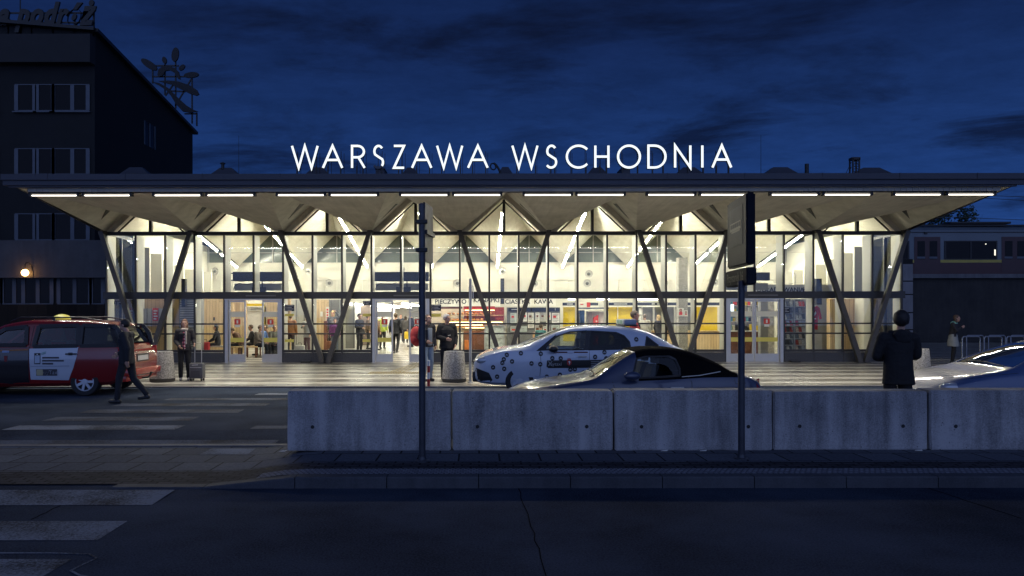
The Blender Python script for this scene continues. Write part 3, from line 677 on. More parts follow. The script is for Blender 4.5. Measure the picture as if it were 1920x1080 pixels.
g = MB(); pp = [Vector((X(p, d), d, Z(q, d))) for p, q in ((939, 326), (936, 318), (933, 313), (930, 309), (926, 306), (921.5, 307), (919.5, 312), (922, 317.5), (927, 318.5), (930, 315), (929, 310))]; g.path(pp[:5], .03); g.path(pp[4:], .018); g.build('bracket', M_black, t)
d = 24; t = thing('lattice_mast', 'short dark lattice mast with a stay near the right end of the roof', 'mast', (X(1602, d), d, 6.0))
g = MB(); xa, xb = X(1596.5, d), X(1608.5, d); zt = Z(299, d)
for x in (xa, xb):
    for y in (d - .1, d + .1): g.box(x - .02, x + .02, y - .02, y + .02, 5.9, zt)
k = 6.0
while k < zt - .1:
    g.bar((xa, d - .1, k), (xb, d - .1, k + .16), .02, .02); g.bar((xb, d - .1, k), (xa, d - .1, k + .16), .02, .02); k += .16
g.box(xa - .03, xb + .03, d - .12, d + .12, zt - .04, zt + .04); g.build('mast', M_black, t)
g = MB(); g.bar((xa, d, zt - .1), (X(1577, d), d, 6.05), .015, .015); g.bar((xa, d, zt - .25), (X(1584, d), d, 6.05), .015, .015); g.build('stay', M_black, t)
# ---------------------------------------------------------------- office building on the left
d = 38.0; bx = X(178, d); OB = thing('office_building', 'dark office block with a sloping roof edge and rows of windows left of the station', 'building', (X(0, d), d, 0))
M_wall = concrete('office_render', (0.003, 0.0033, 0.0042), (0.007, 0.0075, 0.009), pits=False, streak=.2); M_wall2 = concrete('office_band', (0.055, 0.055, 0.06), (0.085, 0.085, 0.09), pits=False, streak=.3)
M_wframe = mat('office_window_frame', (0.08, 0.095, 0.12), rough=0.5); M_wglass = mat('office_window_glass', (0.006, 0.006, 0.008), rough=0.1, spec=.12)
M_stone = pavers('office_stone', (0.035, 0.028, 0.022), (0.015, 0.013, 0.012), 0.5, 0.22, (0.015, 0.015, 0.015))
xl = X(-160, d); ztop = Z(60, d); zl = Z(66, d); back = 13.0
g = MB(); bx2 = bx
v = [(xl, d, 0), (bx2, d, 0), (bx2, d, ztop), (xl, d, zl + 1), (xl, d + back, 0), (bx2, d + back, 0), (bx2, d + back, 14.25), (xl, d + back, 14.5)]
g.add(v, [(0, 1, 2, 3), (1, 5, 6, 2), (5, 4, 7, 6), (4, 0, 3, 7), (3, 2, 6, 7), (4, 5, 1, 0)])
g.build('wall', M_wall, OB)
g = MB(); g.bar((xl, d - .15, zl + 1.0), (bx2 + .15, d - .15, ztop + .06), .5, .16); g.bar((bx2 + .1, d - .2, ztop + .05), (bx2 + .1, d + back + .3, 14.3), .34, .18); g.build('roof_edge', M_black, OB)
# projecting bands
xb = X(200, d - .7)
g = MB(); g.box(xl, xb, d - .7, d - .003, Z(521, d), Z(452, d)); g.build('parapet_band', M_wall2, OB)
g = MB(); g.box(xl, X(196, d - .4), d - .4, d - .003, .0, Z(570, d)); g.build('stone_base', M_stone, OB)
g = MB(); g.box(xl, X(170, d - .5), d - .55, d - .003, Z(122, d), Z(70, d)); g.build('loggia', mat('loggia_dark', (.02, .02, .022), rough=.8), OB)
def win(x0, x1, yt, yb, dd=d, n=None, edges=None):
    a, b = X(x0, dd), X(x1, dd); zt, zb = Z(yt, dd), Z(yb, dd)
    g = MB(); g.box(a, b, dd - .03, dd + .04, zb, zt); w = g.build('window', M_wglass, OB)
    g = MB(); f = .07
    g.box(a - f, b + f, dd - .06, dd - .0305, zb - f, zb); g.box(a - f, b + f, dd - .06, dd - .0305, zt, zt + f * .6)
    for e_ in [x0, x1] + (edges or []): xx = X(e_, dd); g.box(xx - f * 1.4, xx + f * 1.4, dd - .065, dd - .031, zb, zt)
    g.build('window_frame', M_wframe, w)
    g = MB(); g.box(a - .15, b + .15, dd - .16, dd - .061, zb - f - .06, zb - f); g.build('sill', M_wframe, w)
for yt, yb, es in ((159, 206, None), (279, 325, None), (401, 448, None)):
    win(-75, -5, yt, yb, edges=[-40]); win(32, 66, yt, yb); win(71, 101, yt, yb); win(101.5, 166, yt, yb, edges=[137])
win(-60, 3, 522, 568, d, edges=[-30]); win(5, 98, 522, 568, edges=[28, 45, 72]); win(111, 170, 522, 568, edges=[141]); win(172, 194, 522, 568)
g = MB(); yy0, yy1 = 43.6, 45.0; g.box(bx2 - .02, bx2 + .015, yy0, yy1, 11.8, 13.2); w = g.build('window', M_wglass, OB)
g = MB()
for yy in (yy0, (yy0 + yy1) / 2, yy1): g.box(bx2 + .016, bx2 + .05, yy - .06, yy + .06, 11.8, 13.2)
g.build('window_frame', M_wframe, w)
# wall lamp
dl = d - .95; t = thing('wall_lamp', 'glowing round orange wall lamp on a curved arm on the office building', 'lamp', (X(48, dl), d - .7, Z(520, dl)))
g = MB(); c = Vector((X(47, dl), dl, Z(510.5, dl))); g.ell(c, .17, 16, 10); g.build('globe', emis('lamp_globe', (1.0, .50, .16), 14), t, smooth=True)
g = MB(); g.path([c + Vector((0, 0, .17)), c + Vector((0, 0, .42)), c + Vector((.06, .05, .52)), c + Vector((.14, .1, .50)), c + Vector((.2, .2, .35)), c + Vector((.2, .25, -.1))], .022); g.box(c.x + .14, c.x + .26, d - .73, d - .70, c.z - .2, c.z + .12); g.build('arm', M_black, t)
# roof lettering: "na podróż"
t = thing('rooftop_lettering', 'dark unlit script letters on a frame along the left roof edge', 'sign', (X(90, d), d - .1, ztop))
tm = text_mb('na podróż', 1.55, .12, bold=.07, shear=.35, spacing=1.12, align='RIGHT'); tm.v = [(x * .74, y, z) for x, y, z in tm.v]; move(tm, (X(176, d), d - .1, Z(29, d)), 0, 1.0); tm.build('letters', M_black, t)
g = MB()
for yy in (24, 42): g.box(xl, X(178, d), d - .05, d, Z(yy, d) - .04, Z(yy, d) + .04)
for px in (-60, 16, 40, 60, 100, 140, 176): g.box(X(px, d) - .04, X(px, d) + .04, d, d + .06, ztop - .3, Z(22, d))
g.build('frame', M_black, t)
g = MB(); g.tube((X(16, d), d + 1, 15), (X(16, d), d + 1, 19), .03, n=6); g.build('roof_antenna', M_black, label='thin vertical pole behind the script letters at the far left', category='antenna')
# flower and wave emblem on the roof slope
dm = 47.5; t = thing('roof_emblem', 'dark metal flower and wave emblem on a frame on the sloping roof edge', 'emblem', (X(325, dm), dm, 13))
M_emb = mat('emblem_sheet', (.006, .007, .010), rough=.6)
def CX(x, y): return (X(x / 3.177, dm), dm, Z(y / 3.177, dm))
def petal(cx0, cy0, cx1, cy1, w):
    a, b = Vector(CX(cx0, cy0)), Vector(CX(cx1, cy1)); m_ = (a + b) / 2; L = (b - a).length / 2; u = (b - a).normalized(); n = Vector((-u.z, 0, u.x)); ww = w / 3.177 * dm / F / 2
    pts = [m_ + u * L * math.cos(k * math.pi / 9) + n * ww * math.sin(k * math.pi / 9) for k in range(18)]
    MB().prism(pts, (0, .12, 0)).build('petal', M_emb, t)
for q in ((842, 350, 935, 412, 42), (975, 335, 985, 376, 26), (1050, 280, 1038, 365, 42), (1068, 415, 1100, 384, 26), (1095, 448, 1185, 440, 34)): petal(*q)
def shape(pts, name): MB().prism([CX(x, y) for x, y in pts], (0, .12, 0)).build(name, M_emb, t)
shape([(938, 445), (945, 410), (970, 392), (1005, 388), (1040, 402), (1065, 425), (1075, 470), (1060, 465), (1040, 430), (1010, 415), (985, 420), (968, 448), (950, 455)], 'crest')
shape([(945, 480), (1000, 477), (1060, 482), (1130, 505), (1175, 535), (1187, 560), (1170, 568), (1130, 555), (1080, 530), (1020, 500)], 'wave')
shape([(905, 485), (950, 492), (1000, 520), (1060, 580), (1110, 625), (1150, 650), (1180, 662), (1130, 668), (1090, 662), (1050, 620), (1020, 570), (990, 535), (945, 505)], 'wave')
g = MB()
for a, b in (((905, 400), (905, 490)), ((978, 375), (978, 560)), ((1042, 360), (1042, 640)), ((1140, 460), (1140, 730)), ((1168, 665), (1168, 745)), ((905, 385), (1060, 385)), ((905, 450), (1120, 450)), ((1000, 535), (1100, 540)), ((980, 565), (1040, 480)), ((1040, 625), (1135, 465)), ((1095, 672), (1168, 672))):
    g.bar(CX(*a), CX(*b), .08, .08)
g.v = [(x, y + .16, z) for x, y, z in g.v]; g.build('frame', M_black, t)

# ---------------------------------------------------------------- viaduct with a train on the right
d = 45.0; dv = d
VB = thing('railway_viaduct', 'dark retaining wall carrying the railway line right of the station', 'viaduct', (30, dv, 0))
g = MB(); g.box(10, 90, dv, dv + 10, 0, 4.0); g.build('wall', concrete('viaduct_wall', (.018, .017, .017), (.04, .037, .035), pits=False), VB)
g = MB(); g.box(10, 90, dv - .25, dv + .1, 4.002, 4.25); g.build('coping', M_kerb, VB)
dp = 33.0; g = MB(); zb = .12; x0, x1 = X(1681, dp), X(1712, dp)
for k, (ya, yb) in enumerate(((496, 527), (529, 552), (554, 586), (588, 618), (620, 646), (648, 668))): g.box(x0, x1, dp, dp + .6, Z(yb, dp), Z(ya, dp), bev=.015)
g.build('panel_wall', concrete('pale_panels', (.17, .17, .18), (.26, .26, .275), pits=False), label='pale wall of stacked concrete panels at the right end of the station', category='wall')
g = MB(); g.box(x0 - .1, x1 + .05, dp + .1, dp + 12, .12, 4.3); g.build('abutment', M_wall, label='dark concrete abutment behind the pale panels', category='wall')
g = MB(); g.box(X(1678, dp - .1), X(1685, dp - .1), dp - .22, dp - .003, Z(548, dp), Z(532, dp), bev=.02); g.build('junction_box', M_black, label='small dark junction box on the pale panel wall', category='box')
TR = thing('train', 'white and red commuter train with yellow stripe on the viaduct', 'train', (30, 46.5, 4.2)); td = 46.0
def tz(py): return Z(py, td)
g = MB(); prof = [(td + .05, tz(519)), (td - .0, tz(508)), (td, tz(440)), (td + .12, tz(432)), (td + .5, tz(424)), (td + 1.4, tz(418)), (td + 1.4, tz(519))]
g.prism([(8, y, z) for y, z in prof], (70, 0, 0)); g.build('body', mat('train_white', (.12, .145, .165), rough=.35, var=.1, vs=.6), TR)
g = MB(); g.box(8, 78, td - .012, td - .001, tz(515), tz(493.5)); g.build('lower_band', mat('train_red', (.05, .008, .008), rough=.4), TR)
g = MB(); g.box(8, 78, td - .014, td - .001, tz(493.3), tz(488)); g.build('stripe', mat('train_yellow', (.42, .33, .05), rough=.4), TR)
g = MB(); g.box(8, 78, td + .3, td + .5, tz(423.4), tz(421)); g.box(8, 78, td + .02, td + .06, tz(437), tz(435.6)); g.build('roof_rail', M_black, TR)
g = MB(); g.box(X(1790, td), X(1905, td), td + .4, td + 1.3, tz(419), tz(415), bev=.03); g.box(X(1733, td), X(1738, td), td - .08, td - .001, tz(440), tz(436)); g.build('roof_box', M_black, TR)
M_tdoor = mat('train_door', (.045, .012, .014), rough=.4)
def twin(a, b, ya, yb):
    g = MB(); g.box(X(a, td), X(b, td), td - .02, td - .0145, tz(yb), tz(ya)); w = g.build('window', M_wglass, TR)
    g = MB(); f = .05
    g.box(X(a, td) - f, X(b, td) + f, td - .04, td - .021, tz(yb) - f, tz(yb)); g.box(X(a, td) - f, X(b, td) + f, td - .04, td - .021, tz(ya), tz(ya) + f)
    for q in (a, b) + (((a + b) / 2,) if b - a > 60 else ()): g.box(X(q, td) - f, X(q, td) + f, td - .04, td - .021, tz(yb), tz(ya))
    g.build('window_frame', M_black, w)
for a, b in ((1670, 1703), (1772, 1868), (1940, 2030)): twin(a, b, 454, 486)
for a in (1714, 1878):
    g = MB(); g.box(X(a, td), X(a + 49, td), td - .02, td - .0145, tz(512), tz(445)); D = g.build('door', M_tdoor, TR)
    g = MB()
    for q in (6, 29): g.box(X(a + q, td), X(a + q + 14, td), td - .03, td - .021, tz(487), tz(453))
    g.build('door_window', M_wglass, D)
    for q in (5, 28): MB().box(X(a + q, td), X(a + q + 15, td), td - .035, td - .031, tz(486), tz(482)).build('notice', M_wframe, D)
g = MB(); g.box(X(1864, td), X(1867.5, td), td - .03, td - .0205, tz(480), tz(469)); g.box(X(1847, td), X(1849, td), td - .03, td - .0205, tz(459.5), tz(457.8)); g.build('carriage_lamp', emis('carriage_lamp', (1, .95, .8), 1.4), TR)
g = MB()
for q in range(0, 60, 3): g.box(12 + q, 13.6 + q, td + .2, td + 1.2, 4.02, tz(515))
g.build('undercarriage', M_black, TR)
g = MB()
for y, (pa, pb) in ((47.5, ((1500, 396), (2050, 419))), (48, ((1700, 362), (2050, 375))), (48.5, ((1780, 369), (2050, 384)))):
    a, b = (X(pa[0], y), y, Z(pa[1], y)), (X(pb[0], y), y, Z(pb[1], y)); g.bar(a, b, .03, .03)
g.build('overhead_wire', M_black, label='thin overhead contact wires above the train at the right', category='wires')

# ---------------------------------------------------------------- tree behind the train
def tree(name, x, y, z0, h, r, label, seed, leaf=.09, n=3200):
    rnd = random.Random(seed); t = thing(name, label, 'tree', (x, y, z0))
    g = MB(); g.tube((0, 0, 0), (0, 0, h * .55), .14, .08, 8)
    for k in range(9):
        a = rnd.uniform(0, 6.28); zz_ = h * rnd.uniform(.25, .55); g.tube((0, 0, zz_), (math.cos(a) * r * .6, math.sin(a) * r * .6, zz_ + h * rnd.uniform(.15, .35)), .05, .015, 6)
    g.build('trunk', mat('bark', (.035, .028, .02), rough=.9), t, local=True)
    g = MB(); cl = [(rnd.gauss(0, r * .45), rnd.gauss(0, r * .45), h * .62 + rnd.gauss(0, h * .16), rnd.uniform(.25, .5) * r) for _ in range(26)]
    for _ in range(n):
        c_ = rnd.choice(cl); u = Vector((rnd.gauss(0, 1), rnd.gauss(0, 1), rnd.gauss(0, 1))).normalized() * c_[3] * rnd.uniform(.5, 1.1)
        p = Vector(c_[:3]) + u; a = Vector((rnd.uniform(-1, 1), rnd.uniform(-1, 1), rnd.uniform(-1, 1))).normalized(); b = a.orthogonal().normalized() * leaf * .5; a *= leaf
        g.add([p - a, p + b, p + a, p - b], [(0, 1, 2, 3)])
    g.build('crown', mat('foliage', (.03, .05, .02), rough=.8, var=.4, vs=3), t, local=True, fix=False)
tree('leafy_tree', X(1748, 58), 58, 4, 8.0, 2.4, 'dark leafy tree showing above the train roof beside the canopy corner', 3, leaf=.16, n=4200)

# ---------------------------------------------------------------- concrete barrier
BD = 9.70
edges = [537, 846.5, 1151, 1449, 1742, 2040]
holes = [[587, 893], [], [1202, 1402], [1500, 1694], [1791]]; holes[1] = [1100, 895]; holes[0] = [586]
labs = ['leftmost grey concrete barrier block, its left end open to the zebra crossing', 'concrete barrier block between the two sign posts, left of the dark soft top car', 'barrier block behind the tall bus stop sign post, in front of the roadster', 'concrete barrier block in front of the man in the black hooded jacket', 'rightmost concrete barrier block in front of the parked blue car']
for k in range(5):
    a, b = X(edges[k], BD) + .012, X(edges[k + 1], BD) - .012; dy = [0, .012, -.01, .02, .0][k]; hz = [0, -.004, .006, -.012, .0][k]
    t = thing('concrete_barrier', labs[k], 'barrier', ((a + b) / 2, BD + .17, PZ), group='concrete barrier blocks standing end to end')
    bm = bmesh.new(); bmesh.ops.create_cube(bm, size=1)
    for v in bm.verts:
        top_ = v.co.z > 0; v.co = ((a + b) / 2 + v.co.x * (b - a), BD + dy + .17 + v.co.y * (.34 if top_ else .36), PZ + (0.775 + hz if top_ else 0))
        if top_: v.co.x += [0, 0, -.004, .004, 0][k]
    bmesh.ops.bevel(bm, geom=bm.edges[:], offset=.014, segments=2, affect='EDGES')
    bmesh.ops.subdivide_edges(bm, edges=bm.edges[:], cuts=5, use_grid_fill=True)
    for v in bm.verts: v.co += Vector((noise.noise(v.co * 4), noise.noise(v.co * 4 + Vector((9, 0, 0))), noise.noise(v.co * 4 + Vector((0, 9, 0))))) * .006
    MB().bm(bm).build('block', M_barr, t)
    for hx in holes[k]:
        xx = X(hx, BD); g = MB(); g.lathe((xx, BD + dy - .011, Z(800, BD)), [(.024, 0), (.02, -.002), (.016, .02), (.001, .02)], n=14, axis='y'); g.build('lifting_hole', M_black, t, fix=True)
# litter by the barrier
for i, px in enumerate((1245, 1318, 1722, 530)):
    g = MB(); x = X(px, BD - .08); g.add([(x - .05, BD - .09, PZ + .006), (x + .03, BD - .12, PZ + .012), (x + .06, BD - .05, PZ + .02), (x - .02, BD - .03, PZ + .006)], [(0, 1, 2, 3)]); g.prism([(x - .03, BD - .1, PZ + .01), (x + .03, BD - .1, PZ + .014), (x, BD - .05, PZ + .01)], (0, 0, .006))
    g.build('litter', M_paper, label=['scrap of white litter at the barrier foot, left of the tall sign post', 'scrap of litter at the barrier foot, nearest the tall sign post', 'scrap of litter at the barrier foot near the right end', 'scrap of litter on the pavement by the left end of the barrier'][i], category='litter')

# ---------------------------------------------------------------- signs and posts on the island
M_post = mat('post_paint', (.055, .06, .075), rough=.4, metal=.3, var=.25, vs=6)
M_sgn = mat('sign_face_gloss', (.010, .013, .022), rough=.5, var=.3, vs=3, spec=.06); M_sgn2 = mat('sign_inner', (.022, .028, .042), rough=.5, var=.3, vs=4, spec=.06)
px_, dd = X(791.5, 9.0), 9.0
t = thing('sign_post', 'dark post with a thin flag sign turned edge-on to the road, at the left', 'sign', (px_, dd, PZ))
g = MB(); g.tube((px_, dd, PZ), (px_, dd, 3.21), .040, n=20); g.lathe((px_, dd, PZ), [(.09, 0), (.09, .012), (.05, .02), (.045, .06)], n=20); g.lathe((px_, dd, 3.205), [(.042, 0), (.042, .015), (.01, .03)], n=16); g.build('post', M_post, t, smooth=30)
a, b = Vector((X(794, 9.0), 8.98, 0)), Vector((X(808.5, 9.42), 9.45, 0)); u = (b - a).normalized(); n_ = Vector((u.y, -u.x, 0))
g = MB(); g.prism([a + Vector((0, 0, 2.53)), b + Vector((0, 0, 2.53)), b + Vector((0, 0, 3.24)), a + Vector((0, 0, 3.24))], n_ * .022); g.build('flag_panel', mat('sign_back_alu', (.035, .04, .06), rough=.45, var=.5, vs=9, spec=.1), t)
g = MB(); g.prism([a + Vector((0, 0, 2.86)), b + Vector((0, 0, 2.86)), b + Vector((0, 0, 2.91)), a + Vector((0, 0, 2.91))], n_ * .05); g.box(px_ - .075, px_ + .07, dd - .05, dd + .03, 2.98, 3.03, bev=.006); g.box(px_ - .075, px_ + .07, dd - .05, dd + .03, 2.64, 2.69, bev=.006); g.build('bracket', M_black, t)
px_, dd = X(1390, 9.13), 9.13
t = thing('bus_stop_sign', 'tall post with a dark double-sided bus stop box and a smaller plate below', 'sign', (px_, dd, PZ))
g = MB(); g.tube((px_, dd, PZ), (px_, dd, 2.3), .040, n=20); g.lathe((px_, dd, PZ), [(.085, 0), (.085, .012), (.05, .02), (.045, .06)], n=20); g.build('post', M_post, t, smooth=30)
x0, x1, y0, y1 = X(1399.5, 8.95), X(1417, 8.95), 8.95, 9.98; xf = X(1363.6, 9.98)
def skbox(z0, z1, y0, y1, xa0, xa1, w, bev=.02):
    bm = bmesh.new(); bmesh.ops.create_cube(bm, size=1)
    for v in bm.verts:
        yy = y0 if v.co.y < 0 else y1; xa = xa0 if v.co.y < 0 else xa1
        v.co = (xa + (0 if v.co.x < 0 else w), yy, z1 if v.co.z > 0 else z0)
    bmesh.ops.bevel(bm, geom=bm.edges[:], offset=bev, segments=3, affect='EDGES'); return MB().bm(bm)
w = x1 - x0
skbox(2.49, 3.357, y0, y1, x0, xf, w).build('sign_box', M_sgn, t)
def onface(ya, yb, za, zb, eps=.004, th=.003):
    def fx(y): return x0 + (xf - x0) * (y - y0) / (y1 - y0)
    return [(fx(ya) - eps, ya, za), (fx(yb) - eps, yb, za), (fx(yb) - eps, yb, zb), (fx(ya) - eps, ya, zb)]
g = MB(); g.prism(onface(9.12, 9.84, 2.75, 3.24), (.003, 0, 0)); g.build('sign_inset', M_sgn2, t)
g = MB(); g.prism(onface(9.20, 9.78, 2.955, 3.055, .007), (.002, 0, 0)); g.prism(onface(9.25, 9.7, 2.93, 2.95, .007), (.002, 0, 0)); g.build('bus_pictogram', M_black, t)
g = MB()
for k in range(5): g.prism(onface(9.23 + k * .108, 9.31 + k * .108, 2.985, 3.04, .010), (.002, 0, 0))
g.build('pictogram_window', M_sgn2, t)
skbox(2.245, 2.455, y0 - .02, y1 + .04, x0 - .005, xf - .012, w + .01, .015).build('lower_plate', mat('plate_dark', (.022, .024, .030), rough=.6, spec=.05, var=.2, vs=5), t)
tm = text_mb('Przystanek 16', .155, .002, bold=.002)
fa = math.atan2(y1 - y0, xf - x0)
tm.v = [(-v[0], v[1], v[2]) for v in tm.v]            # runs from the far edge to the near edge on the left-hand face
tm.f = [tuple(reversed(f)) for f in tm.f]
cxm, cym = (x0 + xf) / 2 - .022, (y0 + y1) / 2
tm.v = [(cxm + (xf - x0) * (v[0]) / (y1 - y0), cym + v[0], 2.35 + v[2]) for v in tm.v]; tm.build('lettering', M_black, t)
# pole and bollard on the plaza kerb
d = 19.2; t = thing('signal_pole', 'thin pale grey steel pole standing on the plaza in front of the bakery', 'pole', (X(882, d), d, PZ))
g = MB(); x = X(882, d); g.tube((x, d, PZ), (x, d, 2.8), .036, n=12); g.lathe((x, d, PZ), [(.07, 0), (.07, .02), (.04, .04)], n=12); g.lathe((x, d, 2.55), [(.046, 0), (.046, .03)], n=12); g.build('pole', mat('pale_pole', (.42, .42, .40), rough=.45, metal=.2), t)
g = MB(); g.path([(x, d, 2.62), (x + .07, d, 2.62), (x + .07, d, 2.30)], .012); g.build('hook', M_alu, t)
d = 18.3; x = X(803.5, d); t = thing('marker_post', 'short red and white striped marker post at the kerb behind the left sign post', 'bollard', (x, d, PZ))
g = MB(); zs = [PZ, .30, .46, .62, .76]
for k in range(4): g.lathe((x, d, 0), [(.035, zs[k]), (.035, zs[k + 1] - .001)], n=14, mi=(k + 1) % 2)
g.build('post', [mat('marker_white', (.55, .58, .62), rough=.5), mat('marker_red', (.30, .02, .02), rough=.5)], t)
# ---------------------------------------------------------------- concrete litter bins
M_agg = mat('washed_concrete', (.12, .112, .10), rough=.9, col2=(.50, .48, .43), vs=34, det=2, bump=.6, bs=50)
def bin_(px, d, label, h=.80):
    x = X(px, d); t = thing('litter_bin', label, 'litter bin', (x, d, PZ), group='conical washed concrete litter bins')
    g = MB(); g.lathe((0, 0, 0), [(.318, .10), (.30, .3), (.262, h - .02), (.25, h), (.20, h), (.19, h - .05), (.19, .2), (.01, .2)], n=40); g.build('shell', M_agg, t, smooth=40, local=True)
    g = MB(); g.lathe((0, 0, 0), [(.29, 0), (.31, .02), (.318, .095), (.30, .098)], n=40); g.build('foot_ring', mat('dark_ring', (.04, .038, .035), rough=.8), t, smooth=40, local=True)
    g = MB(); g.lathe((0, 0, 0), [(.2, h - .01), (.205, h + .006), (.175, h + .006), (.175, h - .1)], n=32); g.build('rim', M_alu, t, smooth=40, local=True)
bin_(304.5, 19.6, 'concrete litter bin behind the red taxi van, beside the woman with a suitcase'); bin_(851.5, 19.45, 'concrete litter bin in front of the grey haired man by the bakery'); bin_(1722, 20.6, 'concrete litter bin behind the man in the black hooded jacket')
# ---------------------------------------------------------------- cycle stands at the right
for i, (px, d) in enumerate(((1821, 28.6), (1862, 28.6), (1904, 28.6), (1828, 30), (1869, 30), (1911, 30))):
    x = X(px, d); w = .34; g = MB(); g.path([(-w, 0, 0), (-w, 0, .82), (-w + .05, 0, .88), (w - .05, 0, .88), (w, 0, .82), (w, 0, 0)], .024)
    o = g.build('cycle_stand', mat('stand_steel', (.26, .28, .32), rough=.35, metal=.7)); o.location = (x, d, PZ)
    props(o, ['left', 'middle', 'right'][i % 3] + ' steel hoop cycle stand of the ' + ('front' if i < 3 else 'rear') + ' row by the viaduct', 'cycle stand', 'steel hoop cycle stands')
# ---------------------------------------------------------------- cars: a lofted shell with real window openings
def curve(pts):
    n = len(pts); xs = [p[0] for p in pts]; ys = [p[1] for p in pts]; m = []
    for i in range(n):
        if i == 0: m.append((ys[1] - ys[0]) / (xs[1] - xs[0]))
        elif i == n - 1: m.append((ys[-1] - ys[-2]) / (xs[-1] - xs[-2]))
        else:
            a = (ys[i] - ys[i - 1]) / (xs[i] - xs[i - 1]); b = (ys[i + 1] - ys[i]) / (xs[i + 1] - xs[i])
            m.append(0 if a * b <= 0 else 2 * a * b / (a + b))
    def f(x):
        if x <= xs[0]: return ys[0]
        if x >= xs[-1]: return ys[-1]
        i = 0
        while x > xs[i + 1]: i += 1
        h = xs[i + 1] - xs[i]; t = (x - xs[i]) / h
        return (2 * t**3 - 3 * t**2 + 1) * ys[i] + (t**3 - 2 * t**2 + t) * h * m[i] + (-2 * t**3 + 3 * t**2) * ys[i + 1] + (t**3 - t**2) * h * m[i + 1]
    return f
def apply_bool(o, cutter_mesh, op='DIFFERENCE'):
    c = bpy.data.objects.new('cut', cutter_mesh); COL.objects.link(c); c.matrix_world = o.matrix_world
    m = o.modifiers.new('b', 'BOOLEAN'); m.operation = op; m.object = c; m.solver = 'EXACT'
    dg = bpy.context.evaluated_depsgraph_get(); dg.update(); me = bpy.data.meshes.new_from_object(o.evaluated_get(dg))
    o.modifiers.clear(); old = o.data; nm = old.name; o.data = me; bpy.data.meshes.remove(old); me.name = nm; bpy.data.objects.remove(c); bpy.data.meshes.remove(cutter_mesh)
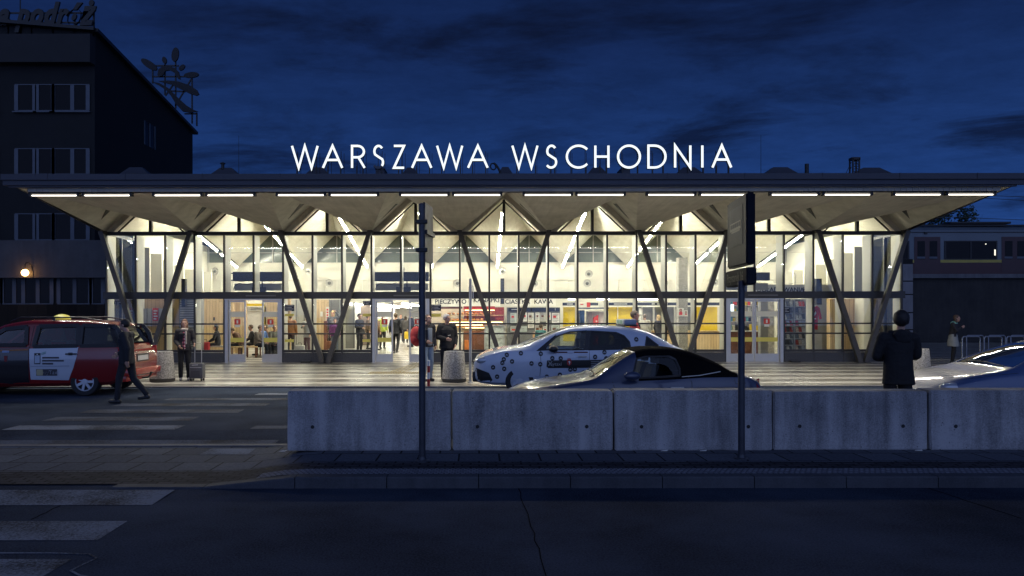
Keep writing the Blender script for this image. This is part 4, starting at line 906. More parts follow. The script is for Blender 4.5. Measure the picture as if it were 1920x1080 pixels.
class Car:
    def __init__(s, L, zbot, zsh, ztop, w, wroof, bulge=.62):
        s.L = L; s.zb, s.zs, s.zt, s.w, s.wr = map(curve, (zbot, zsh, ztop, w, wroof)); s.bulge = bulge
    def sec(s, x):
        zb, zs, zt, w, wr = s.zb(x), s.zs(x), s.zt(x), s.w(x), s.wr(x); h = zs - zb; g = zt - zs
        wr = min(wr, w - .02)
        return [(0, zb), (w * .86, zb), (w * .955, zb + .05 * h / .6), (w * .985, zb + .25 * h), (w, zb + s.bulge * h), (w * .992, zb + .86 * h), (w * .972, zb + .97 * h), (w * .955, zs),
                (w * .955 + (wr - w * .955) * .33, zs + g * .33), (w * .955 + (wr - w * .955) * .80, zs + g * .78), (wr - .02 if g > .2 else wr * .98, zs + g * .90), (wr * .86, zs + g * .965), (wr * .5, zt - g * .008), (0, zt)]
    def side(s, x, z):
        p = s.sec(x)
        for a, b in zip(p[1:], p[2:]):
            if b[1] >= z >= a[1] and b[1] > a[1]: t = (z - a[1]) / (b[1] - a[1]); return a[0] + (b[0] - a[0]) * t
        return p[10][0]
    def topz(s, x, y):
        p = s.sec(x); y = abs(y)
        for a, b in zip(p[7:], p[8:]):
            if a[0] >= y >= b[0] and a[0] > b[0]: t = (a[0] - y) / (a[0] - b[0]); return a[1] + (b[1] - a[1]) * t
        return p[-1][1]
    def loft(s, x0, x1, n, iy=0, it=0, zmin=None):
        mb = MB(); S = []
        for i in range(n + 1):
            x = x0 + (x1 - x0) * i / n; p = s.sec(x)
            if zmin is not None: zf = zmin; p = [(max(0.0, y - iy), max(z, zf) if k < 8 else z - it * min(1, (z - s.zs(x)) / .1 if s.zt(x) > s.zs(x) + .05 else 0)) for k, (y, z) in enumerate(p)]; p[0] = (0, zf)
            ring = [(x, -y, z) for y, z in p] + [(x, y, z) for y, z in p[-2:0:-1]]; S.append(ring)
        m = len(S[0]); v = [q for r in S for q in r]
        f = [(i * m + j, (i + 1) * m + j, (i + 1) * m + (j + 1) % m, i * m + (j + 1) % m) for i in range(n) for j in range(m)]
        f += [tuple(range(m)), tuple(range(n * m + m - 1, n * m - 1, -1))]; mb.add(v, f); return mb
    def patch(s, poly, sides=(-1,), eps=.004, th=None, cell=.07):
        """polygon drawn in the side view, laid on the body side"""
        mb = MB()
        for sd in sides:
            bm = bmesh.new(); bm.faces.new([bm.verts.new((x, 0, z)) for x, z in poly])
            xs = [p[0] for p in poly]; zs = [p[1] for p in poly]
            for lo, hi, nn in ((min(xs), max(xs), (1, 0, 0)), (min(zs), max(zs), (0, 0, 1))):
                k = lo + cell
                while k < hi: bmesh.ops.bisect_plane(bm, geom=bm.verts[:] + bm.edges[:] + bm.faces[:], plane_co=(k * nn[0], 0, k * nn[2]), plane_no=nn); k += cell
            for v in bm.verts: v.co.y = sd * (s.side(v.co.x, v.co.z) + eps)
            mb.bm(bm)
        return mb
    def line(s, pts, w=.008, eps=.003, sides=(-1,)):
        mb = MB()
        for sd in sides:
            P = []
            for (xa, za), (xb, zb) in zip(pts, pts[1:]):
                n = max(1, int(math.hypot(xb - xa, zb - za) / .06)); P += [(xa + (xb - xa) * i / n, za + (zb - za) * i / n) for i in range(n)]
            P.append(pts[-1])
            for a, b in zip(P, P[1:]): mb.bar((a[0], sd * (s.side(*a) + eps), a[1]), (b[0], sd * (s.side(*b) + eps), b[1]), w, w * .6, up=(0, 1, 0))
        return mb
    def screen(s, xa, xb, ma, mb_, eps=-.008, nx=8, ny=10):
        mb = MB(); v = []
        for i in range(nx + 1):
            x = xa + (xb - xa) * i / nx; t = i / nx; w = ma + (mb_ - ma) * t
            for j in range(ny + 1): y = -w + 2 * w * j / ny; v.append((x, y, s.topz(x, y) + eps))
        mb.add(v, [(i * (ny + 1) + j, i * (ny + 1) + j + 1, (i + 1) * (ny + 1) + j + 1, (i + 1) * (ny + 1) + j) for i in range(nx) for j in range(ny)]); return mb
def paint(name, col, var=.04, rough=.22, coat=.8): return mat(name, col, rough=rough, metal=.0, var=var, vs=3, coat=coat)
M_tyre = mat('tyre_rubber', (.018, .018, .019), rough=.75); M_rim = mat('rim_silver', (.50, .54, .60), rough=.45, metal=.15)
M_cglass = glass('car_glass', (.75, .80, .80), refl=1.0); M_dglass = glass('tinted_glass', (.10, .11, .12), refl=.8); M_trim = mat('black_trim', (.015, .015, .017), rough=.35)
M_seat = mat('seat_cloth', (.03, .03, .034), rough=.9); M_lamp = mat('lamp_clear', (.5, .54, .6), rough=.08, metal=.4); M_tail = mat('lamp_red', (.28, .012, .012), rough=.1, coat=.5)
def wheel(parent, x, y, r=.32, width=.21, spokes=7, sd=-1, rim=.21):
    t = bpy.data.objects.new('wheel', None); COL.objects.link(t); t.parent = parent; t.location = (x, y, r); t.empty_display_size = .1
    w = width / 2
    g = MB(); g.lathe((0, 0, 0), [(rim, -w), (r * .93, -w), (r * .985, -w * .8), (r, -w * .5), (r, w * .5), (r * .985, w * .8), (r * .93, w), (rim, w), (rim, -w)], n=40, axis='y', caps=False); g.build('tyre', M_tyre, t, smooth=35, local=True)
    g = MB(); yo = sd * (w - .02)
    g.lathe((0, 0, 0), [(rim, yo - sd * .02), (rim, yo + sd * .012), (rim * .9, yo + sd * .016), (rim * .88, yo - sd * .01)], n=40, axis='y', caps=False)
    for k in range(spokes):
        a = 2 * math.pi * k / spokes; u = Vector((math.cos(a), 0, math.sin(a))); g.bar(u * .03 + Vector((0, yo, 0)), u * rim * .92 + Vector((0, yo, 0)), .055, .022, up=(0, 1, 0))
    g.lathe((0, 0, 0), [(.065, yo - sd * .01), (.062, yo + sd * .018), (.01, yo + sd * .022)], n=20, axis='y'); g.build('rim', M_rim, t, smooth=35, local=True)
    g = MB(); g.lathe((0, 0, 0), [(rim * .98, yo - sd * .035), (.01, yo - sd * .035)], n=24, axis='y', caps=False); g.build('brake_disc', M_black, t, local=True)
def seat(parent, x, y, z=.0):
    g = MB(); g.box(x - .25, x + .25, y - .24, y + .24, z + .30, z + .48, bev=.05); g.prism([(x + .16, y - .22, z + .42), (x + .30, y - .22, z + .42), (x + .48, y - .20, z + 1.0), (x + .38, y - .20, z + 1.0)], (0, .42, 0)); g.box(x + .40, x + .50, y - .11, y + .11, z + 1.02, z + 1.22, bev=.03)
    g.build('car_seat', M_seat, parent, local=True)
def make_car(C, name, label, nose, near_y, W_, wins, dark_wins, scr, rear_scr, cav, wheels, M_body, zfloor=.42, r=.32, arch=.37, n=90, rz=0.0, spokes=7, glassmat=None, seatx=None):
    t = thing(name, label, 'car', (nose, near_y + W_ / 2, LZ), rz)
    b = C.loft(0, C.L, n).build('body', M_body, t, local=True)
    g = MB()
    for xw in wheels:
        for sd in (-1, 1): y0 = sd * (W_ / 2 - .26); g.tube((xw, y0, r + .02), (xw, sd * (W_ / 2 + .2), r + .02), arch, n=36)
    apply_bool(b, g.mesh('c'))
    cv = C.loft(cav[0], cav[1], 40, .05, .045, zfloor); bm = bmesh.new(); me = cv.mesh('c'); bm.from_mesh(me); bmesh.ops.remove_doubles(bm, verts=bm.verts[:], dist=1e-5); bmesh.ops.recalc_face_normals(bm, faces=bm.faces[:]); bm.to_mesh(me); bm.free(); apply_bool(b, me)
    g = MB()
    for p in wins + dark_wins: g.prism([(x, -1.3, z) for x, z in p], (0, 2.6, 0))
    me = g.mesh('c'); bm = bmesh.new(); bm.from_mesh(me); bmesh.ops.recalc_face_normals(bm, faces=bm.faces[:]); bm.to_mesh(me); bm.free(); apply_bool(b, me)
    for q in (scr, rear_scr):
        if not q: continue
        xa, xb, wa, wb = q; za, zb_ = C.zt(xa) - .14, C.zt(xb) - .14; lo = min(za, zb_)
        g = MB(); v = [(xa, -wa, za), (xa, wa, za), (xb, wb, zb_), (xb, -wb, zb_), (xa, -wa, 2.4), (xa, wa, 2.4), (xb, wb, 2.4), (xb, -wb, 2.4)]
        g.add(v, [(0, 1, 2, 3), (7, 6, 5, 4), (0, 4, 5, 1), (1, 5, 6, 2), (2, 6, 7, 3), (3, 7, 4, 0)]); me = g.mesh('c'); bm = bmesh.new(); bm.from_mesh(me); bmesh.ops.recalc_face_normals(bm, faces=bm.faces[:]); bm.to_mesh(me); bm.free(); apply_bool(b, me)
    shade(b, 32)
    gm = glassmat or M_cglass
    for p, m in [(p, gm) for p in wins] + [(p, M_dglass) for p in dark_wins]:
        for sd in (-1, 1):
            wn = C.patch(p, (sd,), -.010).build('side_window', m, t, local=True, fix=False, smooth=60)
            q = p + [p[0]]; C.line(q, getattr(C, 'seal', .028), .0, (sd,)).build('window_seal', M_trim, wn, local=True)
    if scr: C.screen(*scr).build('windscreen', gm, t, local=True, fix=False, smooth=60)
    if rear_scr: C.screen(*rear_scr).build('rear_window', M_dglass, t, local=True, fix=False, smooth=60)
    for xw in wheels:
        for sd in (-1, 1): wheel(t, xw, sd * (W_ / 2 - .125), r=r, sd=sd, spokes=spokes)
    for xs in (seatx or []):
        for sd in (-1, 1): seat(t, xs, sd * .36, .0)
    return t
def P_(pts, nose, d): return [(X(a, d) - nose, Z(b, d) - LZ) for a, b in pts]
def tpatch(C, txt, size, x, z, m, name, parent, sh=0):
    tm = text_mb(txt, size, .002, shear=sh); tm.v = [(x + a, -(C.side(x + a, z + c) + .008) + b, z + c) for a, b, c in tm.v]; return tm.build(name, m, parent, local=True)

# ---- red taxi van, far left
nS, dS, wS = -12.42, 16.4, 1.81; LS = 4.63
CS = Car(LS, [(0, .34), (.4, .24), (1.6, .20), (4.2, .24), (4.5, .34), (LS, .40)], [(0, .62), (.12, .80), (.6, .95), (1.0, 1.02), (1.3, 1.06), (4.3, 1.09), (4.5, 1.04), (LS, .86)],
         [(0, .63), (.12, .82), (.6, .98), (.95, 1.07), (1.5, 1.42), (1.95, 1.62), (2.5, 1.69), (3.4, 1.685), (4.02, 1.64), (4.2, 1.58), (4.36, 1.38), (4.5, 1.12), (LS, .88)],
         [(0, .62), (.12, .80), (.4, .88), (.9, .905), (4.0, .905), (4.4, .875), (4.56, .82), (LS, .76)], [(0, .5), (.8, .78), (1.4, .74), (2, .70), (4.0, .68), (4.3, .70), (LS, .7)])
CS.seal = .085
def PS(pts): return P_([(a / 5.4, b / 5.4 + 570) for a, b in pts], nS, dS)
wS1 = PS([(352, 222), (752, 212), (775, 420), (330, 428)]); wS2 = PS([(790, 214), (1120, 222), (1185, 300), (1215, 415), (800, 420)])
wS3 = [(1.38, 1.13), (1.92, 1.48), (2.40, 1.53), (2.45, 1.13)]
TX = make_car(CS, 'taxi_van', 'red taxi van with a yellow roof sign and a white advertising door', nS, dS, wS, [wS1, wS3], [wS2], (1.02, 1.86, .66, .60), (4.22, 4.47, .60, .64), (1.15, 4.42), [.88, 3.74], paint('van_red', (.20, .009, .010)), seatx=[1.75, 2.7], arch=.375)
doorp = PS([(292, 448), (786, 433), (778, 520), (742, 640), (690, 768), (306, 762)])
o = CS.patch(doorp, (-1,), .005).build('sliding_door', paint('door_white', (.50, .55, .62)), TX, local=True, fix=False, smooth=50, label='white sliding door with advertising')
CS.patch([(1.28, .34), (2.52, .24), (2.52, 1.08), (1.45, 1.05), (1.30, .95)], (-1,), .004).build('front_door', paint('door_black', (.02, .018, .02)), TX, local=True, fix=False, smooth=50, label='black front door')
CS.patch([(1.4, .985), (2.50, 1.015), (2.50, 1.035), (1.4, 1.005)], (-1,), .009).build('orange_stripe', mat('stripe_orange', (.45, .16, .02)), TX, local=True, fix=False)
pl = CS.patch(PS([(20, 466), (92, 466), (92, 488), (20, 488)]), (-1,), .011).build('plate', mat('plate_blue', (.25, .33, .5)), TX, local=True, fix=False); tpatch(CS, 'TAXI', .07, *PS([(56, 477)])[0], M_black, 'lettering', pl)
CS.patch(PS([(40, 520), (76, 520), (72, 572), (58, 584), (44, 572)]), (-1,), .009).build('crest', mat('crest_red', (.20, .02, .02)), TX, local=True, fix=False)
o2 = CS.patch(PS([(347, 492), (410, 492), (410, 604), (347, 604)]), (-1,), .009).build('phone_decal', M_trim, TX, local=True, fix=False)
CS.patch(PS([(353, 516), (404, 516), (404, 594), (353, 594)]), (-1,), .011).build('phone_screen', mat('decal_pale', (.42, .5, .6)), o2, local=True, fix=False)
CS.patch(PS([(372, 500), (384, 500), (384, 512), (372, 512)]), (-1,), .012).build('phone_mark', M_paper, o2, local=True, fix=False)
for k, (a, b, y) in enumerate(((428, 598, 540), (428, 648, 570), (428, 540, 600))): CS.patch(PS([(a, y - 9), (b, y - 9), (b, y + 8), (a, y + 8)]), (-1,), .009).build('decal_bar', mat('decal_dark', (.05, .05, .06)), TX, local=True, fix=False)
for k in range(3): CS.line(PS([(418, 492 + k * 9), (462, 478 + k * 9)]), .009, .008).build('decal_stroke', mat('decal_green', (.2, .42, .36)), TX, local=True)
b2 = CS.patch(PS([(365, 655), (578, 655), (578, 722), (365, 722)]), (-1,), .009).build('banner', mat('decal_dark', (.05, .05, .06)), TX, local=True, fix=False)
CS.patch(PS([(372, 658), (432, 658), (436, 690), (432, 719), (372, 719), (368, 690)]), (-1,), .012).build('emblem', mat('decal_sand', (.42, .38, .22)), b2, local=True, fix=False)
tpatch(CS, 'myTaxi', .125, *PS([(508, 690)])[0], mat('decal_white', (.42, .45, .5)), 'lettering', b2)
tpatch(CS, 'Y', .10, *PS([(402, 690)])[0], M_paper, 'emblem_mark', b2)
g = MB(); y_ = -(CS.side(3.0, .95) + .02); hx, hz = PS([(712, 503)])[0]; g.box(hx - .10, hx + .14, y_ - .02, y_ + .03, hz - .012, hz + .018, bev=.006); g.box(hx - .05, hx + .05, y_ + .012, y_ + .03, hz - .035, hz + .035, bev=.01); g.build('door_handle', M_trim, TX, local=True)
CS.line([(2.53, .26), (2.53, 1.07), (2.55, 1.55)], .008).build('door_gap', M_black, TX, local=True)
CS.line(PS([(300, 625), (700, 622)]), .016, .008).build('rub_strip', mat('strip_grey', (.3, .34, .4)), TX, local=True)
for sd in (-1, 1):
    g = MB(); g.path([(1.95, sd * .62, 1.64), (2.2, sd * .64, 1.735), (3.5, sd * .62, 1.735), (4.0, sd * .61, 1.66)], .016); g.box(2.9, 2.95, sd * .62 - .015, sd * .62 + .015, 1.66, 1.73)
    g.build('roof_rail', M_trim, TX, local=True)
xx = X(116, 17.3) - nS; g = MB(); g.ell((xx, 0, 1.70), (.14, .30, .11), 18, 10); g.v = [(a, b, max(c, 1.68)) for a, b, c in g.v]; g.build('roof_sign', mat('taxi_yellow', (.62, .60, .10), rough=.35, emit=(1, .9, .1), es=.12), TX, local=True, smooth=50)
# rear of the van: bumper, lamps, plate, towbar, wiper
g = MB(); g.box(4.42, 4.70, -.84, .84, .42, .58, bev=.05); g.box(4.40, 4.62, -.80, .80, .30, .44, bev=.04); g.build('rear_bumper', paint('bumper_red', (.42, .03, .02)), TX, local=True, smooth=40)
for sd in (-1, 1): g = MB(); g.box(4.46, 4.60, sd * .79 - .06, sd * .79 + .06, .86, 1.06, bev=.02); g.build('tail_lamp', M_tail, TX, local=True)
g = MB(); g.box(4.56, 4.635, -.32, .32, .72, .90, bev=.01); o = g.build('plate_recess', M_trim, TX, local=True); g = MB(); g.box(4.636, 4.642, -.26, .26, .75, .86); g.build('number_plate', M_paper, o, local=True)
g = MB(); g.box(4.50, 4.60, -.7, .7, .95, 1.00, bev=.01); g.build('lamp_band', M_tail, TX, local=True)
g = MB(); g.path([(4.6, 0, .33), (4.76, 0, .35), (4.82, 0, .42)], .02); g.ell((4.82, 0, .45), .03); g.build('towbar', M_black, TX, local=True)
g = MB(); g.box(.0, .12, -.7, .7, .30, .56, bev=.04); g.build('front_bumper', M_trim, TX, local=True)
g = MB(); g.box(1.28, 1.40, -1.02, -.88, 1.04, 1.22, bev=.03); g.build('wing_mirror', M_trim, TX, local=True)

# ---- pale blue-white taxi with round stickers
nR, dR, wR = X(888, 17.2), 16.4, 1.86; nR = X(888, 16.75); LR = 4.86
def PR(pts, d=dR): return P_([(870 + a / 4.8, 560 + b / 4.8) for a, b in pts], nR, d)
CRn = Car(LR, [(0, .36), (.15, .26), (.8, .22), (4.2, .24), (4.7, .32), (LR, .42)], [(0, .70), (.10, .80), (.35, .90), (.75, .985), (1.1, 1.00), (1.5, 1.0), (3.6, 1.02), (4.2, 1.03), (4.6, 1.0), (LR, .9)],
          [(0, .71), (.10, .83), (.35, .955), (.75, 1.035), (1.0, 1.06), (1.10, 1.09), (1.5, 1.27), (1.9, 1.44), (2.25, 1.52), (2.8, 1.55), (3.4, 1.52), (3.8, 1.45), (4.1, 1.33), (4.4, 1.14), (4.6, 1.04), (LR, .92)],
          [(0, .55), (.08, .68), (.25, .80), (.6, .89), (1.0, .925), (4.0, .925), (4.5, .88), (LR, .78)], [(0, .4), (.7, .76), (1.2, .74), (2, .68), (3.4, .66), (4.1, .66), (4.6, .74), (LR, .7)])
wR1 = PR([(735, 462), (745, 430), (850, 340), (965, 302), (1118, 294), (1085, 462)]); wR2 = PR([(1150, 294), (1385, 308), (1455, 338), (1498, 392), (1503, 448), (1385, 457), (1122, 462)])
wR3 = PR([(1640, 425), (1662, 345), (1760, 425)])
RT = make_car(CRn, 'taxi_hatchback', 'white taxi covered in round black stickers, parked facing left by the kerb', nR, dR, wR, [wR1], [wR2, wR3], (1.14, 2.08, .68, .60), (3.86, 4.42, .58, .64), (1.25, 4.5), [1.02, 3.86], paint('taxi_white', (.52, .58, .68)), seatx=[2.0, 2.95])
g = CRn.patch(PR([(650, 472), (690, 440), (835, 325), (850, 340), (745, 432), (738, 468)]), (-1, 1), .004); g.build('pillar_trim', M_trim, RT, local=True, fix=False)
CRn.patch(PR([(1120, 290), (1150, 290), (1122, 466), (1085, 466)]), (-1, 1), .003).build('pillar_trim', M_trim, RT, local=True, fix=False)
CRn.patch([(.02, .34), (.34, .27), (.42, .34), (.34, .50), (.05, .60), (.02, .5)], (-1,), .004).build('lower_bumper', M_trim, RT, local=True, fix=False)
g = MB(); g.box(-.03, .25, -.60, .60, .28, .52, bev=.05); g.build('front_bumper', M_trim, RT, local=True)
g = MB(); g.box(-.015, .08, -.42, -.05, .64, .74, bev=.02); g.box(-.015, .08, .05, .42, .64, .74, bev=.02); g.build('grille', M_black, RT, local=True)
for sd in (-1, 1): g = MB(); g.ell((.22, sd * .70, .77), (.17, .11, .08), 14, 8); g.build('headlight', M_lamp, RT, local=True, smooth=50)
for pts in ([(688, 470), (692, 590), (682, 700)], [(1128, 466), (1130, 560), (1118, 735)], [(1620, 440), (1600, 560)]): CRn.line(PR(pts), .008).build('door_gap', M_black, RT, local=True)
CRn.line(PR([(640, 700), (1300, 700)]), .014, .006).build('rub_strip', mat('strip_bluegrey', (.35, .4, .5)), RT, local=True)
g = MB(); hx, hz = PR([(1065, 520)])[0]; y_ = -(CRn.side(hx, hz) + .02); g.box(hx - .10, hx + .10, y_ - .02, y_ + .03, hz - .014, hz + .014, bev=.008); g.build('door_handle', M_alu, RT, local=True)
g = MB(); mx_, mz = PR([(800, 452)])[0]; g.ell((mx_, -1.04, mz), (.11, .10, .075), 14, 8); g.box(mx_ - .02, mx_ + .06, -1.0, -.84, mz - .07, mz - .03); g.build('wing_mirror', M_trim, RT, local=True, smooth=50)
bn = CRn.patch(PR([(747, 556), (1300, 551), (1300, 622), (760, 626), (742, 612)]), (-1,), .007).build('banner', M_trim, RT, local=True, fix=False)
tpatch(CRn, 'mytaxi', .105, *PR([(822, 590)])[0], mat('decal_grey', (.35, .36, .36)), 'lettering', bn); tpatch(CRn, 'X', .15, *PR([(775, 588)])[0], mat('decal_grey', (.35, .36, .36)), 'lettering', bn)
cr_ = CRn.patch(PR([(926, 556), (930, 548), (962, 548), (966, 556), (966, 588), (946, 606), (926, 588)]), (-1,), .013).build('crest', mat('crest_bright', (.42, .03, .03)), bn, local=True, fix=False)
CRn.patch(PR([(938, 566), (950, 560), (956, 572), (950, 590), (944, 596), (946, 580)]), (-1,), .017, cell=1).build('crest_figure', M_paper, cr_, local=True, fix=False)
CRn.line(PR([(932, 548), (936, 538), (941, 545), (946, 536), (951, 545), (956, 538), (960, 548)]), .008, .01).build('crest_crown', mat('crest_bright', (.42, .03, .03)), cr_, local=True)
for k in range(3): CRn.line(PR([(1142, 568 + k * 16), (1225 - k * 18, 568 + k * 16)]), .010, .012).build('small_print', mat('decal_grey', (.35, .36, .36)), bn, local=True)
CRn.patch(PR([(808, 478), (1115, 478), (1115, 490), (808, 490)]), (-1,), .006).build('red_stripe', mat('stripe_maroon', (.10, .03, .035)), RT, local=True, fix=False)
pl = CRn.patch(PR([(930, 476), (990, 476), (990, 493), (930, 493)]), (-1,), .010).build('plate', mat('plate_pale', (.6, .65, .75)), RT, local=True, fix=False); tpatch(CRn, 'TAXI', .045, *PR([(960, 485)])[0], M_black, 'lettering', pl)
st = None
for (a, b) in ((385, 508), (512, 493), (358, 548), (345, 580), (432, 567), (262, 622), (362, 634), (298, 706), (607, 585), (686, 592), (691, 498), (795, 538), (870, 540), (1180, 527), (1265, 485), (1280, 540), (957, 640), (997, 637), (1160, 632), (1078, 668), (863, 688), (745, 706), (1563, 371)):
    c_ = [(a + 20 * math.cos(k * math.pi / 6) * (1.0 if k % 2 else .96), b + 20 * math.sin(k * math.pi / 6) - (3 if 6 < k < 12 else 0)) for k in range(12)]
    x_, z_ = PR([(a, b)])[0]
    if z_ > CRn.zs(x_) - .02 and x_ < 1.2: b += 14; c_ = [(p, q + 14) for p, q in c_]
    s1 = CRn.patch(PR(c_), (-1,), .008, cell=1).build('sticker', M_trim, RT, local=True, fix=False)
    CRn.patch(PR([(a - 9, b + 7), (a - 10, b), (a - 6, b - 3), (a - 4, b - 8), (a + 4, b - 8), (a + 6, b - 3), (a + 10, b), (a + 9, b + 7), (a + 6, b + 7), (a + 5, b + 2), (a - 5, b + 2), (a - 6, b + 7)]), (-1,), .012, cell=1).build('car_symbol', mat('decal_white', (.42, .45, .5)), s1, local=True, fix=False)
xx = X(1178, 17.2) - nR; g = MB(); g.box(xx - .17, xx + .12, -.50, .46, 1.55, 1.68, bev=.035); sgn = g.build('roof_sign', mat('sign_grey', (.30, .34, .40), rough=.3), RT, local=True, smooth=40)
g = MB(); g.box(xx - .176, xx + .126, -.36, .46, 1.57, 1.665, bev=.01); g.build('sign_panel', mat('sign_cream', (.62, .66, .60), rough=.4), sgn, local=True)
g = MB()
for k in range(4): g.box(xx - .182, xx - .176, -.3 + k * .18, -.24 + k * .18, 1.575, 1.66)
g.build('sign_bars', mat('sign_green', (.05, .30, .12)), sgn, local=True)
g = MB(); g.box(xx - .18, xx + .14, -.52, .48, 1.52, 1.552, bev=.01); g.build('sign_base', M_trim, sgn, local=True)

# ---- dark blue soft-top roadster
nB, dB, wB, LB = X(945, 11.4), 11.35, 1.69, 4.03
def PB(pts, d=dB): return P_([(1150 + a / 4.91, 540 + b / 4.91) for a, b in pts], nB, d)
CB = Car(LB, [(0, .30), (.2, .20), (3.5, .20), (3.8, .28), (LB, .38)], [(0, .44), (.10, .51), (.35, .59), (.8, .67), (1.35, .735), (1.9, .77), (2.6, .80), (3.1, .83), (3.6, .835), (3.9, .76), (LB, .60)],
         [(0, .45), (.10, .53), (.35, .63), (.8, .72), (1.30, .79), (1.38, .81), (1.7, 1.02), (2.04, 1.215), (2.28, 1.255), (2.57, 1.262), (2.81, 1.235), (3.03, 1.165), (3.29, 1.05), (3.52, .91), (3.64, .875), (3.88, .81), (LB, .62)],
         [(0, .50), (.10, .66), (.3, .78), (.7, .835), (1.5, .82), (2.6, .835), (3.2, .845), (3.7, .80), (3.95, .70), (LB, .62)], [(0, .36), (.6, .66), (1.3, .70), (2.0, .56), (2.5, .54), (3.0, .60), (3.4, .72), (3.8, .66), (LB, .5)])
wB1 = PB([(185, 835), (245, 662), (330, 642), (555, 640), (605, 668), (630, 750), (626, 812), (430, 826)])
BM = make_car(CB, 'roadster', 'dark blue soft top roadster behind the concrete barrier', nB, dB, wB, [wB1], [], (1.46, 2.02, .62, .50), None, (1.5, 3.25), [.74, 3.18], paint('roadster_blue', (.045, .060, .115), rough=.28), zfloor=.36, r=.30, arch=.345, seatx=[1.95])
# cloth roof: the shell behind the windscreen frame, and a padded top laid over it
M_cloth = mat('soft_top_cloth', (.006, .006, .007), rough=1, bump=.3, bs=120, spec=.05)
bo = [c for c in COL.objects if c.parent == BM and c.name.startswith('body')][0]; bo.data.materials.append(M_cloth)
for p in bo.data.polygons:
    c_ = p.center
    if 2.05 < c_.x < 3.56 and c_.z > CB.zs(c_.x) + .006: p.material_index = len(bo.data.materials) - 1
mb = MB(); v = []; nx_, ny_ = 26, 18
for i in range(nx_ + 1):
    x = 2.06 + (3.60 - 2.06) * i / nx_
    for j in range(ny_ + 1):
        u = -1 + 2 * j / ny_; w_ = CB.sec(x)[9][0] * 1.0; y = u * w_; v.append((x, y, CB.topz(x, y) + .010 + .012 * max(0, math.sin(i / nx_ * math.pi * 4)) * (1 - abs(u))))
mb.add(v, [(i * (ny_ + 1) + j, i * (ny_ + 1) + j + 1, (i + 1) * (ny_ + 1) + j + 1, (i + 1) * (ny_ + 1) + j) for i in range(nx_) for j in range(ny_)]); mb.build('soft_top', M_cloth, BM, local=True, fix=False, smooth=60)
CB.patch(PB([(245, 655), (330, 628), (430, 600), (600, 620), (760, 720), (950, 780), (800, 806), (640, 818), (645, 750), (618, 660), (560, 630), (330, 632)]), (-1, 1), .008).build('soft_top_side', M_cloth, BM, local=True, fix=False, smooth=60)
CB.line(PB([(640, 822), (800, 810), (1000, 775)]), .012, .006).build('chrome_strip', M_alu, BM, local=True)
for pts in ([(0, 868), (20, 960)], [(700, 822), (725, 870), (725, 960)]): CB.line(PB(pts), .008).build('door_gap', M_black, BM, local=True)
CB.line(PB([(1120, 830), (1130, 885), (1225, 885), (1240, 830)]), .006).build('fuel_flap', M_black, BM, local=True)
g = MB(); mx_, mz = PB([(165, 808)])[0]; g.ell((mx_, -.90, mz), (.13, .09, .065), 16, 10); g.box(mx_ + .02, mx_ + .08, -.86, -.72, mz - .075, mz - .03); g.build('wing_mirror', paint('roadster_blue', (0, 0, 0)), BM, local=True, smooth=50)
g = MB(); hx, hz = PB([(590, 922)])[0]; y_ = -(CB.side(hx, hz) + .01); g.box(hx - .10, hx + .10, y_ - .018, y_ + .02, hz - .012, hz + .012, bev=.006); g.build('door_handle', M_alu, BM, local=True)
g = MB(); a, b = PB([(900, 712), (942, 640)]); g.tube((a[0], .3, a[1]), (b[0] + .02, .3, b[1] + .06), .006, .003, n=6); g.build('aerial', M_black, BM, local=True)
CB.patch(PB([(1345, 862), (1415, 850), (1428, 930), (1340, 935)]), (-1,), .006).build('tail_lamp', M_tail, BM, local=True, fix=False)
g = MB(); g.box(3.86, 4.04, -.62, .62, .30, .46, bev=.04); g.build('rear_bumper', paint('roadster_blue', (0, 0, 0)), BM, local=True)
g = MB(); g.path([(1.42, -.45, .835), (1.46, -.1, .875), (1.48, .35, .88)], .008); g.path([(1.38, -.3, .81), (1.42, -.45, .84)], .01); g.build('wiper', M_black, BM, local=True)
g = MB(); g.ell((.95, -.35, .735), (.015, .015, .008), 8, 5); g.build('washer_jet', M_black, BM, local=True)
g = MB(); g.ell((.14, -.55, .49), (.14, .13, .07), 14, 8); g.build('headlight', M_lamp, BM, local=True, smooth=50)

# ---- blue hatchback on the right
nH, dH, wH, LH = 6.75, 10.8, 1.74, 4.15
CH = Car(LH, [(0, .30), (.2, .22), (3.6, .22), (LH, .36)], [(0, .60), (.12, .70), (.5, .82), (1.0, .90), (1.3, .92), (3.4, .98), (3.9, .95), (LH, .8)],
         [(0, .61), (.12, .73), (.5, .885), (.95, .97), (1.05, .99), (1.4, 1.15), (1.9, 1.33), (2.2, 1.39), (2.6, 1.41), (3.3, 1.37), (3.7, 1.22), (4.0, 1.0), (LH, .82)],
         [(0, .52), (.10, .66), (.3, .78), (.7, .86), (1.2, .87), (3.4, .87), (3.9, .82), (LH, .72)], [(0, .4), (.7, .74), (1.15, .72), (1.9, .60), (3.2, .58), (3.9, .66), (LH, .6)])
wH1 = [(1.45, .99), (1.95, 1.24), (2.25, 1.30), (2.30, .99)]; wH2 = [(2.42, .99), (2.40, 1.31), (3.15, 1.28), (3.45, 1.08), (3.45, 1.0)]
HB = make_car(CH, 'hatchback', 'parked metallic blue car at the right edge, facing left behind the barrier', nH, dH, wH, [wH1, wH2], [], (1.12, 2.02, .66, .54), (3.4, 3.9, .5, .6), (1.2, 3.85), [.82, 3.36], paint('hatch_blue', (.06, .10, .22), rough=.34), seatx=[1.9, 2.8])
CH.line([(.35, .83), (.75, .90), (1.1, .935)], .006, .002).build('bonnet_gap', M_black, HB, local=True)
